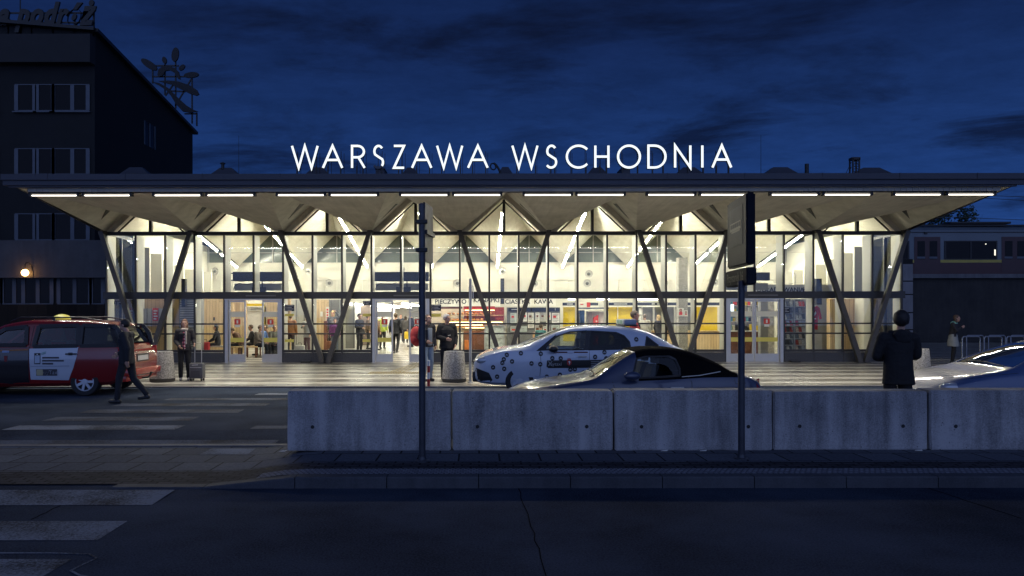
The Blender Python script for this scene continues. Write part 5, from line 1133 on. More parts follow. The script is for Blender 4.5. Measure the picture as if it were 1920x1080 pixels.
g = MB(); g.ell((1.42, -.93, 1.03), (.11, .09, .075), 16, 10); g.build('wing_mirror', paint('hatch_blue', (0, 0, 0)), HB, local=True, smooth=50)
for sd in (-1, 1): g = MB(); g.ell((.26, sd * .63, .715), (.20, .12, .07), 16, 8); g.build('headlight', M_lamp, HB, local=True, smooth=50)
g = MB(); g.path([(1.10, -.5, 1.015), (1.16, 0, 1.05), (1.17, .4, 1.05)], .009); g.build('wiper', M_black, HB, local=True)
CH.line([(1.32, .3), (1.36, .97)], .008).build('door_gap', M_black, HB, local=True)
# ---------------------------------------------------------------- people: bodies grown from capsules, fused by a voxel remesh
def fuse(mb, vox, smooth=3, fold=0.0, seed=0, fs=9.0):
    me = mb.mesh('f'); o = bpy.data.objects.new('f', me); COL.objects.link(o)
    m = o.modifiers.new('r', 'REMESH'); m.mode = 'VOXEL'; m.voxel_size = vox; m.use_smooth_shade = True
    dg = bpy.context.evaluated_depsgraph_get(); dg.update(); me2 = bpy.data.meshes.new_from_object(o.evaluated_get(dg)); bpy.data.objects.remove(o); bpy.data.meshes.remove(me)
    bm = bmesh.new(); bm.from_mesh(me2); bpy.data.meshes.remove(me2)
    for _ in range(smooth): bmesh.ops.smooth_vert(bm, verts=bm.verts[:], factor=.5, use_axis_x=True, use_axis_y=True, use_axis_z=True)
    if fold:
        bm.normal_update(); off = Vector((seed * 3.1, seed * 1.7, 0))
        for v in bm.verts: v.co += v.normal * fold * (noise.noise(Vector((v.co.x * fs, v.co.y * fs, v.co.z * fs * .55)) + off) + .5 * abs(noise.noise(v.co * fs * 2.1 + off)))
    out = MB().bm(bm); return out
def cap(mb, a, ra, b, rb):
    mb.tube(a, b, ra, rb, 14); mb.ell(a, ra, 14, 8); mb.ell(b, rb, 14, 8)
def etube(mb, a, ra, b, rb, n=20):
    a, b = Vector(a), Vector(b); v = []
    for c, r in ((a, ra), (b, rb)): v += [c + Vector((r[0] * math.cos(2 * math.pi * t / n), r[1] * math.sin(2 * math.pi * t / n), 0)) for t in range(n)]
    mb.add(v, [(i, (i + 1) % n, n + (i + 1) % n, n + i) for i in range(n)] + [tuple(range(n - 1, -1, -1)), tuple(range(n, 2 * n))])
BASE = dict(pelvis=(0, 0, .95), waist=(0, 0, 1.10), chest=(0, 0, 1.29), neck=(0, .012, 1.47), head=(0, -.012, 1.635),
            shl=(.175, 0, 1.415), ell=(.235, .035, 1.14), wrl=(.245, -.05, .905), hil=(.088, 0, .93), knl=(.10, -.025, .51), anl=(.105, .02, .085),
            shr=(-.175, 0, 1.415), elr=(-.235, .035, 1.14), wrr=(-.245, -.05, .905), hir=(-.088, 0, .93), knr=(-.10, -.025, .51), anr=(-.105, .02, .085))
SIT = dict(pelvis=(0, .02, .52), waist=(0, .03, .68), chest=(0, 0, .88), neck=(0, -.02, 1.06), head=(0, -.06, 1.22), shl=(.175, -.01, 1.0), shr=(-.175, -.01, 1.0), ell=(.22, -.10, .76), elr=(-.22, -.10, .76),
           wrl=(.12, -.30, .64), wrr=(-.12, -.30, .64), hil=(.09, 0, .50), hir=(-.09, 0, .50), knl=(.12, -.44, .50), knr=(-.12, -.44, .50), anl=(.11, -.46, .085), anr=(-.11, -.46, .085))
M_skin = mat('skin', (.46, .27, .19), rough=.55, var=.06); M_eye = mat('eye_dark', (.03, .02, .02), rough=.2); M_lip = mat('lips', (.34, .14, .12), rough=.5)
M_shoe = mat('shoe_dark', (.02, .02, .022), rough=.5)
def person(label, px, d, rz, H=1.75, pose=None, top=(.02, .02, .022), legs=(.02, .022, .03), hair=(.04, .03, .02), hairlen=0, hem=.86, turn=0, nod=0, vox=.014, z0=PZ, coat_r=1.0, shoes=None, topm=None, skirt=None, lean=0, group=None, xoff=0, hairs=1.0, topname='jacket'):
    J = dict(BASE); J.update(pose or {}); J = {k: Vector(v) for k, v in J.items()}
    sit = pose is not None and J['pelvis'].z < .7
    nm = 'person'; t = thing(nm, label, 'person', (X(px, d) + xoff, d, z0), R(rz), group); k = H / 1.75
    def fin(mb): mb.v = [(x * k, y * k, z * k) for x, y, z in mb.v]; return mb
    hr = Matrix.Rotation(R(turn), 3, 'Z') @ Matrix.Rotation(R(nod), 3, 'X'); hc = J['head']
    def hp(x, y, z): return hc + hr @ Vector((x, y, z))
    # --- body
    g = MB(); g.ell(hp(0, .012, .028), (.077, .096, .090), 18, 12, hr); g.ell(hp(0, -.018, -.035), (.058, .070, .085), 16, 10, hr); g.ell(hp(0, -.045, -.085), (.036, .038, .030), 12, 8, hr)
    g.ell(hp(0, -.092, -.012), (.013, .018, .026), 10, 6, hr); g.ell(hp(0, -.075, .030), (.05, .022, .02), 10, 6, hr)
    for s_ in (-1, 1): g.ell(hp(s_ * .078, .012, -.008), (.012, .020, .030), 10, 6, hr)
    cap(g, J['neck'] + Vector((0, .005, -.03)), .058, hp(0, .01, -.05), .050)
    g.ell(J['chest'], (.150, .095, .17), 16, 10); g.ell(J['waist'], (.125, .09, .14), 16, 10); g.ell(J['pelvis'], (.15, .10, .11), 16, 10)
    cap(g, J['neck'] + Vector((0, 0, -.05)), .06, J['chest'], .1); cap(g, J['shl'], .055, J['shr'], .055); cap(g, J['chest'], .1, J['pelvis'], .1)
    hands = []
    for s_, q in ((1, 'l'), (-1, 'r')):
        sh, el, wr, hi, kn, an = (J[n + q] for n in ('sh', 'el', 'wr', 'hi', 'kn', 'an'))
        cap(g, sh, .052, el, .040); cap(g, el, .040, wr, .027); cap(g, hi, .085, kn, .055); cap(g, kn, .055, an, .038)
        dv = (wr - el).normalized(); pn = Vector((s_ * -1.0, 0, 0)); pn = (pn - dv * pn.dot(dv)); pn = pn.normalized() if pn.length > .1 else Vector((0, 0, 1)); sd = dv.cross(pn).normalized()
        if sd.dot(Vector((0, -1, 0))) < 0: sd = -sd
        pc = wr + dv * .05; cap(g, wr, .025, pc + sd * .018, .022); cap(g, wr, .025, pc - sd * .020, .020); cap(g, pc + sd * .02, .019, pc - sd * .02, .018)
        for j, (of, ln) in enumerate(((.030, .070), (.010, .080), (-.010, .074), (-.030, .058))):
            a = pc + dv * .025 + sd * of; b = a + dv * ln * .55 + pn * .012; c_ = b + dv * ln * .38 + pn * .030
            cap(g, a, .0105, b, .0098); cap(g, b, .0098, c_, .0085)
        a = wr + dv * .02 + sd * .022; b = a + sd * .03 + dv * .028 + pn * .01; cap(g, a, .013, b, .011); cap(g, b, .011, b + dv * .032 + pn * .008, .0095)
    fin(fuse(g, vox, 2 if vox < .012 else 1)).build('body', M_skin, t, local=True, fix=False, smooth=80)
    # --- trousers
    g = MB(); g.ell(J['pelvis'] + Vector((0, 0, .02)), (.165, .118, .12), 16, 10)
    for q in 'lr': cap(g, J['hi' + q], .098, J['kn' + q], .070); cap(g, J['kn' + q], .070, J['an' + q] + Vector((0, 0, .03)), .056)
    if not sit: cap(g, J['hil'], .10, J['hir'], .10)
    sd_ = int(px) % 17
    fin(fuse(g, vox, 2, .010, sd_, 11)).build('trousers', mat('cloth_%02x%02x%02x' % tuple(int(255 * c) for c in legs), legs, rough=.9, var=.15, vs=6), t, local=True, fix=False, smooth=80)
    # --- top
    g = MB(); c_ = coat_r; ch, wa, pe = J['chest'], J['waist'], J['pelvis']
    etube(g, ch + Vector((0, 0, .06)), (.185 * c_, .125 * c_), wa, (.168 * c_, .125 * c_))
    hz_ = hem if not sit else pe.z - .03; etube(g, wa, (.168 * c_, .125 * c_), Vector((pe.x, pe.y, hz_)), (.185 * c_, .14 * c_)) if wa.z - hz_ > .05 else None
    g.ell(ch + Vector((0, 0, .02)), (.178 * c_, .125 * c_, .16), 16, 10); g.ell(wa, (.168 * c_, .125 * c_, .12), 16, 10)
    cap(g, J['shl'], .072 * c_, J['shr'], .072 * c_); cap(g, J['neck'] + Vector((0, .01, -.06)), .085, ch, .12)
    etube(g, J['neck'] + Vector((0, .008, -.075)), (.085, .08), J['neck'] + Vector((0, .008, -.012)), (.068, .066))
    for q in 'lr':
        cap(g, J['sh' + q], .074 * c_, J['el' + q], .060 * c_); cap(g, J['el' + q], .060 * c_, J['wr' + q] + (J['el' + q] - J['wr' + q]).normalized() * .02, .044 * c_)
    fin(fuse(g, vox, 2, .014, sd_ + 3, 8)).build(topname, topm or mat('cloth_%02x%02x%02x' % tuple(int(255 * c) for c in top), top, rough=.85, var=.18, vs=5), t, local=True, fix=False, smooth=80)
    if skirt:
        g = MB(); etube(g, (0, 0, hem + .10), (.17, .13), (0, 0, skirt[1]), (.25, .19)); fin(fuse(g, vox, 2, .02, 4, 6)).build('skirt', mat('skirt_cloth', skirt[0], rough=.9), t, local=True, fix=False, smooth=80)
    # --- shoes
    for q in 'lr':
        a = J['an' + q]; f = Vector((0, -1, 0))
        if 'toe' + q in J: f = (J['toe' + q] - a); f.z = 0; f.normalize()
        pitch = .0 if a.z < .10 else -.06 * 0
        g = MB(); zb = a.z - .045; cap(g, Vector((a.x, a.y, zb)) - f * .045, .042, Vector((a.x, a.y, zb - (.0 if a.z < .12 else .03))) + f * .15, .036); cap(g, a, .045, Vector((a.x, a.y, zb)) - f * .02, .042)
        g.v = [(x, y, max(z, a.z - .083 if a.z < .12 else -9)) for x, y, z in g.v]
        fin(fuse(g, vox * .8, 1)).build('shoe', shoes or M_shoe, t, local=True, fix=False, smooth=80)
    # --- hair, face
    if hair:
        g = MB(); g.ell((0, .016, .030), (.088, .106, .104), 28, 18)
        v2 = []
        for x, y, z in g.v:
            f = 1.0
            if y < -.035 and z < .072: f = .80
            if z < -.035 and not hairlen: f = .82
            if abs(x) > .06 and -.06 < y < .02 and z < .015: f = min(f, .88)
            nz_ = 1 + .05 * noise.noise(Vector((x, y, z)) * 30)
            v2.append((x * f * nz_, .016 + (y - .016) * f * nz_, z * (f if z > 0 else 1) * nz_))
        g.v = [(x * hairs, y * hairs, z * hairs * (1.06 if hairs > 1 and z > 0 else 1)) for x, y, z in v2]
        if hairs > 1: g.v = [tuple(Vector(v) * (1 + .07 * noise.noise(Vector(v) * 45 + Vector((5, 0, 0))))) for v in g.v]
        g.v = [tuple(hc + hr @ Vector(v)) for v in g.v]
        if hairlen:
            h2 = MB()
            for xx in (-.05, -.02, .02, .05): cap(h2, hp(xx, .05, .0), .05, hp(xx * 1.2, .07 if abs(xx) < .04 else .03, -hairlen), .035)
            h3 = fuse(h2, .012, 2, .01, 1, 30); g.add(h3.v, h3.f)
        fin(g).build('hair', mat('hair_%02x%02x%02x' % tuple(int(255 * c) for c in hair), hair, rough=.6, var=.3, vs=40), t, local=True, smooth=80)
    g = MB()
    for s_ in (-1, 1): g.ell(hp(s_ * .030, -.087, .006), (.012, .007, .007), 8, 6, hr)
    fin(g).build('eyes', M_eye, t, local=True)
    g = MB(); g.ell(hp(0, -.0865, -.058), (.022, .008, .006), 10, 6, hr); fin(g).build('mouth', M_lip, t, local=True)
    t['H'] = k
    return t, J, k
def plaid():
    m, t, p = nodes_mat('plaid_shirt', .9); tc_ = T(t, 'ShaderNodeTexCoord'); s = T(t, 'ShaderNodeSeparateXYZ'); t.links.new(tc_.outputs['Object'], s.inputs[0])
    a = mth(t, 'GREATER_THAN', mth(t, 'FRACT', mth(t, 'MULTIPLY', s.outputs[0], 11.0)), .5); b = mth(t, 'GREATER_THAN', mth(t, 'FRACT', mth(t, 'MULTIPLY', s.outputs[2], 11.0)), .5)
    t.links.new(rampn(t, mth(t, 'MULTIPLY', mth(t, 'ADD', a, b), .5), [(.1, (.50, .42, .42)), (.5, (.35, .05, .09)), (.9, (.04, .02, .03))]), p.inputs['Base Color']); return m
HAND = lambda t, J, q, k: None
V_ = .009
# walking man on the lane
person('man in dark clothes walking left across the lane behind the red taxi van', 238, 15.2, -90, 1.70, dict(hil=(.085, 0, .93), knl=(.09, -.12, .52), anl=(.09, -.16, .085), knr=(-.09, .10, .50), anr=(-.10, .36, .16), elr=(-.22, -.06, 1.16), wrr=(-.20, -.26, 1.02), ell=(.24, .12, 1.15), wrl=(.24, .12, .90), chest=(0, -.03, 1.29), head=(0, -.06, 1.63)),
       top=(.018, .02, .026), legs=(.02, .022, .028), hair=(.02, .018, .016), hem=.82, vox=V_, z0=LZ, coat_r=1.08)
# woman with suitcase
t, J, k = person('woman in a red plaid shirt and dark cardigan with one hand on a grey suitcase', 346, 19.95, 18, 1.63, dict(ell=(.24, .02, 1.15), wrl=(.27, -.14, 1.06), elr=(-.24, .02, 1.14), wrr=(-.14, -.14, 1.0)),
       top=(.02, .018, .02), legs=(.012, .012, .014), hair=(.14, .07, .04), hairlen=.16, vox=V_, shoes=mat('canvas_shoe', (.3, .3, .3), rough=.8), topname='cardigan')
g = MB(); etube(g, (0, -.035, 1.40), (.075, .09), (0, -.04, .90), (.10, .105)); q = fuse(g, .014, 2, .01, 2, 9); q.v = [(x * k, y * k, z * k) for x, y, z in q.v]; q.build('plaid_shirt', plaid(), t, local=True, fix=False, smooth=80)
g = MB(); g.lathe((0, -.01, 1.45), [(.085, -.03), (.11, 0), (.095, .05), (.07, .06)], n=20); g.box(.02, .07, -.14, -.11, 1.05, 1.42, bev=.01); g.v = [(x * k, y * k, z * k) for x, y, z in g.v]; g.build('scarf', mat('scarf_cream', (.42, .36, .30), rough=.95, var=.3, vs=20), t, local=True, smooth=60)
d = 19.9; x = X(370, d); S_ = thing('suitcase', 'grey wheeled suitcase with its handle pulled out, held by the woman in the plaid shirt', 'suitcase', (x, d, PZ))
g = MB(); g.box(-.18, .18, -.12, .12, .06, .47, bev=.035); g.build('shell', mat('suitcase_grey', (.10, .10, .11), rough=.5), S_, local=True, smooth=40)
g = MB(); g.path([(-.09, .06, .46), (-.09, .06, .97), (-.06, .06, 1.0), (.06, .06, 1.0), (.09, .06, .97), (.09, .06, .46)], .011); g.build('handle', M_alu, S_, local=True)
g = MB(); g.box(-.12, .12, -.132, -.12, .10, .28, bev=.005); g.build('front_pocket', mat('suitcase_pocket', (.075, .075, .08), rough=.6), S_, local=True)
g = MB(); g.bar((-.15, -.125, .36), (.15, -.125, .36), .01, .012); g.bar((-.1, -.125, .42), (.06, -.125, .43), .01, .02); g.build('zip', mat('zip_pale', (.5, .5, .5), rough=.3), S_, local=True)
for xx in (-.14, .14):
    for yy in (-.08, .08): g = MB(); g.tube((xx - .015, yy, .03), (xx + .015, yy, .03), .03, n=12); g.build('wheel', M_black, S_, local=True)
# man with red backpack
t, J, k = person('man in jeans and an open dark jacket looking down, red backpack behind him', 801, 19.7, 38, 1.76, dict(elr=(-.24, .0, 1.14), wrr=(-.13, -.16, 1.05), ell=(.24, .02, 1.14), wrl=(.20, -.08, .92), head=(0, -.045, 1.625)), top=(.018, .018, .022), legs=(.20, .26, .34), hair=(.10, .07, .05), nod=-22, turn=10, vox=V_, hem=.90)
g = MB(); g.box(-.065, .065, -.155, -.10, .94, 1.40, bev=.03); g.v = [(x * k, y * k, z * k) for x, y, z in g.v]; g.build('shirt_front', mat('shirt_grey', (.20, .23, .26), rough=.9), t, local=True, smooth=40)
bp = thing('backpack', 'red backpack on the back of the man in jeans', 'backpack', (X(781, 19.85), 19.85, PZ + .95)); g = MB(); g.ell((0, 0, .23), (.17, .13, .27), 18, 12); g.ell((-.05, -.06, .14), (.11, .09, .13), 14, 8); q = fuse(g, .014, 2, .01, 3, 9); q.build('bag', mat('backpack_red', (.42, .03, .03), rough=.7), bp, local=True, fix=False, smooth=80)
g = MB(); g.path([(.05, .0, .48), (.0, .0, .53), (-.06, .0, .48)], .012); g.path([(.10, -.06, .42), (.18, -.10, .38), (.16, -.1, .1), (.1, -.06, .05)], .016); g.build('strap', M_black, bp, local=True)
# grey haired man
t, J, k = person('grey haired man in a black jacket standing behind the concrete bin, hand at his chest', 838, 19.95, 12, 1.76, dict(elr=(-.25, -.02, 1.14), wrr=(-.06, -.24, 1.10), ell=(.25, .05, 1.15), wrl=(.21, -.10, .95)), top=(.014, .014, .015), legs=(.014, .014, .018), hair=(.42, .40, .38), turn=42, vox=V_, coat_r=1.12, hem=.84)
g = MB(); g.tube((-.02, -.30, 1.20), (.03, -.37, 1.22), .006, n=6); g.build('cigarette', M_paper, t, local=True)
# man by the taxi
t, J, k = person('short haired man in a red and black jacket behind the taxi roof sign, facing right', 1190, 19.6, 78, 1.84, dict(elr=(-.24, -.02, 1.14), wrr=(-.2, -.2, 1.0)), top=(.30, .02, .025), legs=(.02, .022, .03), hair=(.13, .10, .07), vox=V_)
g = MB(); etube(g, (0, -.03, 1.42), (.09, .10), (0, -.03, 1.05), (.11, .115)); q = fuse(g, .014, 1); q.v = [(x * k * 1.02, y * k * 1.08, z * k) for x, y, z in q.v]; q.build('vest', mat('vest_black', (.015, .015, .018), rough=.8), t, local=True, fix=False, smooth=80)
# hooded man at the barrier
t, J, k = person('man seen from behind in a black hooded jacket standing at the barrier', 1684, 10.42, 176, 1.80, dict(ell=(.27, -.03, 1.16), elr=(-.275, -.07, 1.17), wrl=(.12, -.24, 1.12), wrr=(-.10, -.26, 1.15), head=(-.065, -.05, 1.635), neck=(-.02, -.005, 1.47), shl=(.20, 0, 1.40), shr=(-.20, 0, 1.40)), top=(.010, .010, .012), legs=(.012, .012, .016), hair=(.012, .010, .010), nod=-16, turn=-24, vox=.008, z0=PZ - .01, coat_r=1.10, hem=.78, hairs=1.14)
g = MB(); g.ell((-.01, .085, 1.45), (.125, .075, .07), 16, 8); g.ell((-.02, .10, 1.40), (.11, .06, .08), 14, 8); cap(g, (-.12, .0, 1.47), .04, (.10, .0, 1.47), .04); q = fuse(g, .01, 3, .012, 5, 12); q.v = [(x * k, y * k, z * k) for x, y, z in q.v]; q.build('hood', mat('cloth_020203', (.010, .010, .012), rough=.85), t, local=True, fix=False, smooth=80)
g = MB(); g.box(-.16, -.09, -.385, -.375, 1.13, 1.27, bev=.004); g.v = [(x * k, y * k, z * k) for x, y, z in g.v]; g.build('phone', M_black, t, local=True)
# woman by the viaduct
t, J, k = person('woman with a mint scarf and pale skirt over black leggings near the cycle stands', 1787, 26.4, 60, 1.72, dict(elr=(-.22, -.1, 1.18), wrr=(-.1, -.26, 1.3), ell=(.22, -.1, 1.18), wrl=(.1, -.24, 1.28), chest=(0, -.05, 1.28), head=(0, -.12, 1.62), neck=(0, -.05, 1.46)), top=(.02, .02, .025), legs=(.012, .012, .014), hair=(.10, .06, .04), hairlen=.15, vox=.012, hem=.95, skirt=((.26, .27, .25), .62))
g = MB(); g.lathe((0, -.03, 1.44), [(.085, -.03), (.115, 0), (.10, .05), (.07, .07)], n=18); g.v = [(x * k, y * k, z * k) for x, y, z in g.v]; g.build('scarf', mat('scarf_mint', (.22, .50, .38), rough=.9), t, local=True, smooth=60)
# ---- inside the hall
I = .016
person('man in dark work clothes walking away through the open passage door', 742, 33.5, 172, 1.80, dict(ell=(.25, .04, 1.15), wrl=(.27, -.02, .92), knl=(.10, -.08, .52), anl=(.10, -.12, .085), anr=(-.10, .18, .12)), top=(.02, .022, .028), legs=(.014, .015, .02), hair=(.12, .09, .06), vox=.012, coat_r=1.12)
person('distant person in dark blue walking in the station passage, leftmost of three', 751.5, 47, 10, 1.75, top=(.03, .04, .07), legs=(.04, .05, .08), vox=I + .004)
person('distant person in grey walking in the station passage between two others', 760.5, 45, 185, 1.66, top=(.06, .06, .06), legs=(.03, .03, .03), hairlen=.12, vox=I + .004)
person('person in black and jeans at the right side of the station passage', 770.5, 40, -60, 1.84, top=(.015, .015, .018), legs=(.07, .10, .16), hair=(.2, .12, .06), vox=I)
person('person in a hi-vis yellow green vest behind the left leaf of the passage door', 717, 38, 30, 1.78, top=(.40, .48, .08), legs=(.03, .025, .025), vox=I)
person('person in a tan coat behind the left leaf of the passage door', 705, 36.5, 140, 1.74, top=(.20, .12, .06), legs=(.04, .03, .03), vox=I)
person('dark dressed person with a rucksack at the glass left of the passage door', 674, 33.5, 60, 1.78, dict(elr=(-.24, -.02, 1.16), wrr=(-.1, -.22, 1.12)), top=(.02, .022, .026), legs=(.02, .02, .025), vox=I, coat_r=1.15)
person('person in an orange brown jacket seen from behind inside the left window', 545, 32.6, 180, 1.76, top=(.22, .10, .035), legs=(.05, .05, .055), hair=(.16, .13, .1), vox=I, coat_r=1.15)
person('blonde woman in a grey coat behind the left leg of a V strut', 576, 33.0, -30, 1.72, dict(elr=(-.22, -.1, 1.2), wrr=(-.05, -.22, 1.25)), top=(.28, .29, .30), legs=(.10, .06, .08), hair=(.50, .34, .16), hairlen=.12, vox=I, hem=.74)
person('fair haired woman with one hand raised to her head behind the V strut', 624, 36.5, 5, 1.92, dict(ell=(.33, -.05, 1.46), wrl=(.14, -.02, 1.70)), top=(.10, .10, .11), legs=(.03, .03, .04), hair=(.55, .40, .20), hairlen=.10, vox=I)
person('person in a purple jacket with a handbag standing inside between the V strut legs', 628, 34.0, 15, 1.56, top=(.12, .03, .13), legs=(.10, .12, .16), hair=(.10, .06, .05), vox=I, coat_r=1.1)
person('person in a brown jacket far behind the glass between V strut and passage door', 690, 37.5, 100, 1.74, top=(.12, .08, .05), legs=(.03, .03, .03), vox=I)
person('person in a pale jacket at the ticket counters, seen from behind', 1209, 34.4, 170, 1.74, top=(.50, .48, .44), legs=(.05, .05, .06), hair=(.15, .11, .08), vox=I, coat_r=1.1)
person('blonde person in a dark jacket at the ticket counters', 1235, 34.2, 120, 1.70, dict(elr=(-.22, -.08, 1.18), wrr=(-.06, -.26, 1.15)), top=(.03, .03, .04), legs=(.04, .04, .06), hair=(.58, .42, .24), hairlen=.12, vox=I)
def sit(label, px, d, rz, **k): return person(label, px, d, rz, k.pop('H', 1.72), dict(SIT, **k.pop('pose', {})), vox=k.pop('vox', .013), **k)
sit('seated person in a brown hooded coat bent forward behind the left door leaf', 449, 30.9, -62, top=(.10, .055, .035), legs=(.02, .02, .025), hair=(.12, .07, .04), pose=dict(chest=(0, -.12, .86), neck=(0, -.22, 1.0), head=(0, -.32, 1.12), shl=(.17, -.18, .95), shr=(-.17, -.18, .95)), coat_r=1.2)
sit('seated man with dark hair turned left, in the waiting room doorway', 472.5, 31.6, -70, top=(.02, .02, .022), legs=(.02, .02, .025), hair=(.05, .03, .02))
sit('seated man in a grey brown jacket facing right in the waiting room doorway', 483.5, 30.8, 82, top=(.10, .085, .075), legs=(.015, .017, .025), hair=(.10, .065, .045), pose=dict(wrl=(.10, -.34, .60), wrr=(-.10, -.34, .60), chest=(0, -.05, .88), neck=(0, -.08, 1.05), head=(0, -.12, 1.21)))
sit('seated man in a bright blue patterned jacket behind the grey brown jacket', 492, 31.5, 75, top=(.06, .14, .34), legs=(.02, .025, .04), hair=(.16, .11, .08))
sit('seated person in brown at the far end of the waiting room row', 501, 32.2, -80, top=(.14, .08, .06), legs=(.03, .03, .03), hair=(.2, .15, .1))
sit('seated person in a grey green jacket behind the right leaf of the waiting room door', 514, 31.2, 38, top=(.10, .11, .10), legs=(.02, .02, .025), hair=(.10, .08, .07), nod=-12)
sit('seated dark haired reader inside the window left of the waiting room door', 407, 31.2, -82, top=(.02, .02, .025), legs=(.02, .02, .025), hair=(.015, .012, .012), hairlen=.14)
sit('seated person in a teal top inside near the bakery, mostly hidden by the taxi', 1014, 33.0, 175, top=(.03, .14, .15), legs=(.03, .03, .04), hair=(.07, .05, .04))
# ---------------------------------------------------------------- inside the hall: rooms, shops, signs
M_woodl = planks('ash_boards', (.62, .44, .24), (.74, .56, .34), w=.14); M_grey = mat('grey_panel', (.20, .20, .195), rough=.5); M_pgrey = mat('pale_grey_panel', (.48, .47, .44), rough=.5, var=.08)
M_navy = mat('navy_board', (.018, .024, .045), rough=.3); M_wtxt = mat('board_text', (.6, .6, .58), rough=.5); M_ylw = mat('yellow_wall', (.70, .50, .03), rough=.5, var=.06, vs=3)
M_shopw = mat('shop_white', (.78, .76, .70), rough=.5); M_brown = mat('bakery_brown', (.16, .06, .03), rough=.5, var=.25, vs=9)
def bx(px0, px1, py0, py1, d, th=.05, mb=None, **k):
    mb = mb or MB(); return mb.box(X(px0, d), X(px1, d), d, d + th, Z(py1, d), Z(py0, d), **k)
def pbox(px0, px1, py0, py1, d, name, m, parent=None, th=.05, **tags):
    return bx(px0, px1, py0, py1, d, th).build(name, m, parent, **tags)
def floorbox(px0, px1, zt, d, name, m, parent=None, th=.1, **tags):
    return MB().box(X(px0, d), X(px1, d), d, d + th, PZ + .002, zt).build(name, m, parent, **tags)
def wtext(txt, px, py, size, d, m, parent, name='lettering', **k):
    tm = text_mb(txt, size, .004, **k); move(tm, (X(px, d), d, Z(py, d))); return tm.build(name, m, parent)
# left end: oak lined partition with a poster rail
t = thing('oak_partition', 'oak board partition behind the left end of the glass front', 'partition', (X(290, 30.5), 30.5, PZ))
floorbox(214, 338, 2.62, 30.5, 'boarding', M_wood, t)
g = MB(); dd = 30.4
for a in (267, 276, 285, 298, 307, 325): g.box(X(a, dd) - .012, X(a, dd) + .012, dd - .03, dd, Z(612, dd), Z(577, dd))
g.build('rail', M_grey, t)
for a, b in ((268, 275.5), (277, 284), (299, 306), (308, 324)): pbox(a, b, 578, 611, dd, 'pale_board', M_pgrey, t, .02)
P1 = pbox(286, 297, 577, 601, dd - .03, 'poster', M_red, t, .02)
g = MB()
for k in range(4): bx(288, 295 - k % 2 * 2, 581 + k * 5, 583.4 + k * 5, dd - .036, .004, g)
g.build('poster_text', M_paper, P1)
t = thing('louvre_cabinet', 'grey cabinet with horizontal louvres beside the woman with the suitcase', 'cabinet', (X(353, 30.2), 30.2, PZ))
floorbox(336, 376, 2.62, 30.3, 'case', M_grey, t, .4)
g = MB(); z = .5
while z < 2.55: g.box(X(337.5, 30.2), X(366, 30.2), 30.2, 30.297, z, z + .045); g.box(X(369, 30.2), X(375, 30.2), 30.2, 30.297, z, z + .045); z += .095
g.build('louvre', M_pgrey, t)
t = thing('oak_partition', 'tall oak wall behind the seated reader, left of the waiting room door', 'partition', (X(400, 33.5), 33.5, PZ)); floorbox(376, 438, 2.66, 33.5, 'boarding', M_woodl, t)
floorbox(438, 462, 2.66, 33.8, 'return_wall', M_woodl, t); floorbox(496, 545, 2.66, 33.8, 'side_boarding', M_woodl, t)
MB().box(X(402, 33.5) - .03, X(402, 33.5) + .02, 33.44, 33.499, 1.6, 1.75).build('switch_plate', M_black, t)
t = thing('waiting_room_board', 'large blank white panel with a yellow strip and a pale header in the waiting room', 'panel', (X(480, 33.9), 33.9, PZ))
pbox(462, 497, 583, 652, 33.9, 'panel', M_shopw, t); pbox(461, 498, 569, 573.5, 33.85, 'yellow_strip', M_ylw, t); q = pbox(462, 494, 575, 582, 33.85, 'header', M_pgrey, t)
g = MB()
for k, w in enumerate((14, 22, 10)): bx(470, 470 + w, 576.2 + k * 2, 577.2 + k * 2, 33.84, .004, g)
g.build('header_text', M_grey, q); pbox(495, 499, 574, 640, 33.8, 'yellow_post', M_ylw, t)
# grey room fronts between the first and second doors
t = thing('room_front', 'row of pale grey panels and a wooden door behind the V strut left of the passage', 'partition', (X(590, 37.0), 37.0, PZ))
floorbox(545, 590, 2.6, 37.0, 'panel', M_pgrey, t); floorbox(590, 618, 2.6, 36.9, 'door', M_woodl, t); floorbox(618, 642, 2.6, 36.95, 'panel', M_grey, t)
for a in (556, 571, 589, 618, 636): MB().box(X(a, 36.85) - .03, X(a, 36.85) + .03, 36.8, 36.89, PZ, 2.6).build('frame_post', M_grey, t)
P1 = pbox(611, 617, 575, 640, 36.7, 'banner', M_paper, t, .02)
g = MB()
for k in range(8): bx(612.2, 615.8, 579 + k * 5, 582 + k * 5, 36.69, .004, g)
g.build('banner_text', M_red, P1)
pbox(600.5, 605, 584, 593, 36.85, 'notice', M_paper, t, .02)
floorbox(607, 613, 1.55, 36.3, 'counter_post', M_brown, t, .3)
t = thing('room_front', 'grey glazed screen beside the dark person with the rucksack', 'partition', (X(668, 38.5), 38.5, PZ))
floorbox(641, 662, 2.5, 38.5, 'panel', mat('dim_grey', (.30, .295, .28), rough=.5), t); floorbox(662, 665, 2.5, 38.4, 'post', M_grey, t); floorbox(676, 694, 2.5, 42.0, 'panel', mat('brown_grey', (.22, .17, .14), rough=.5), t)
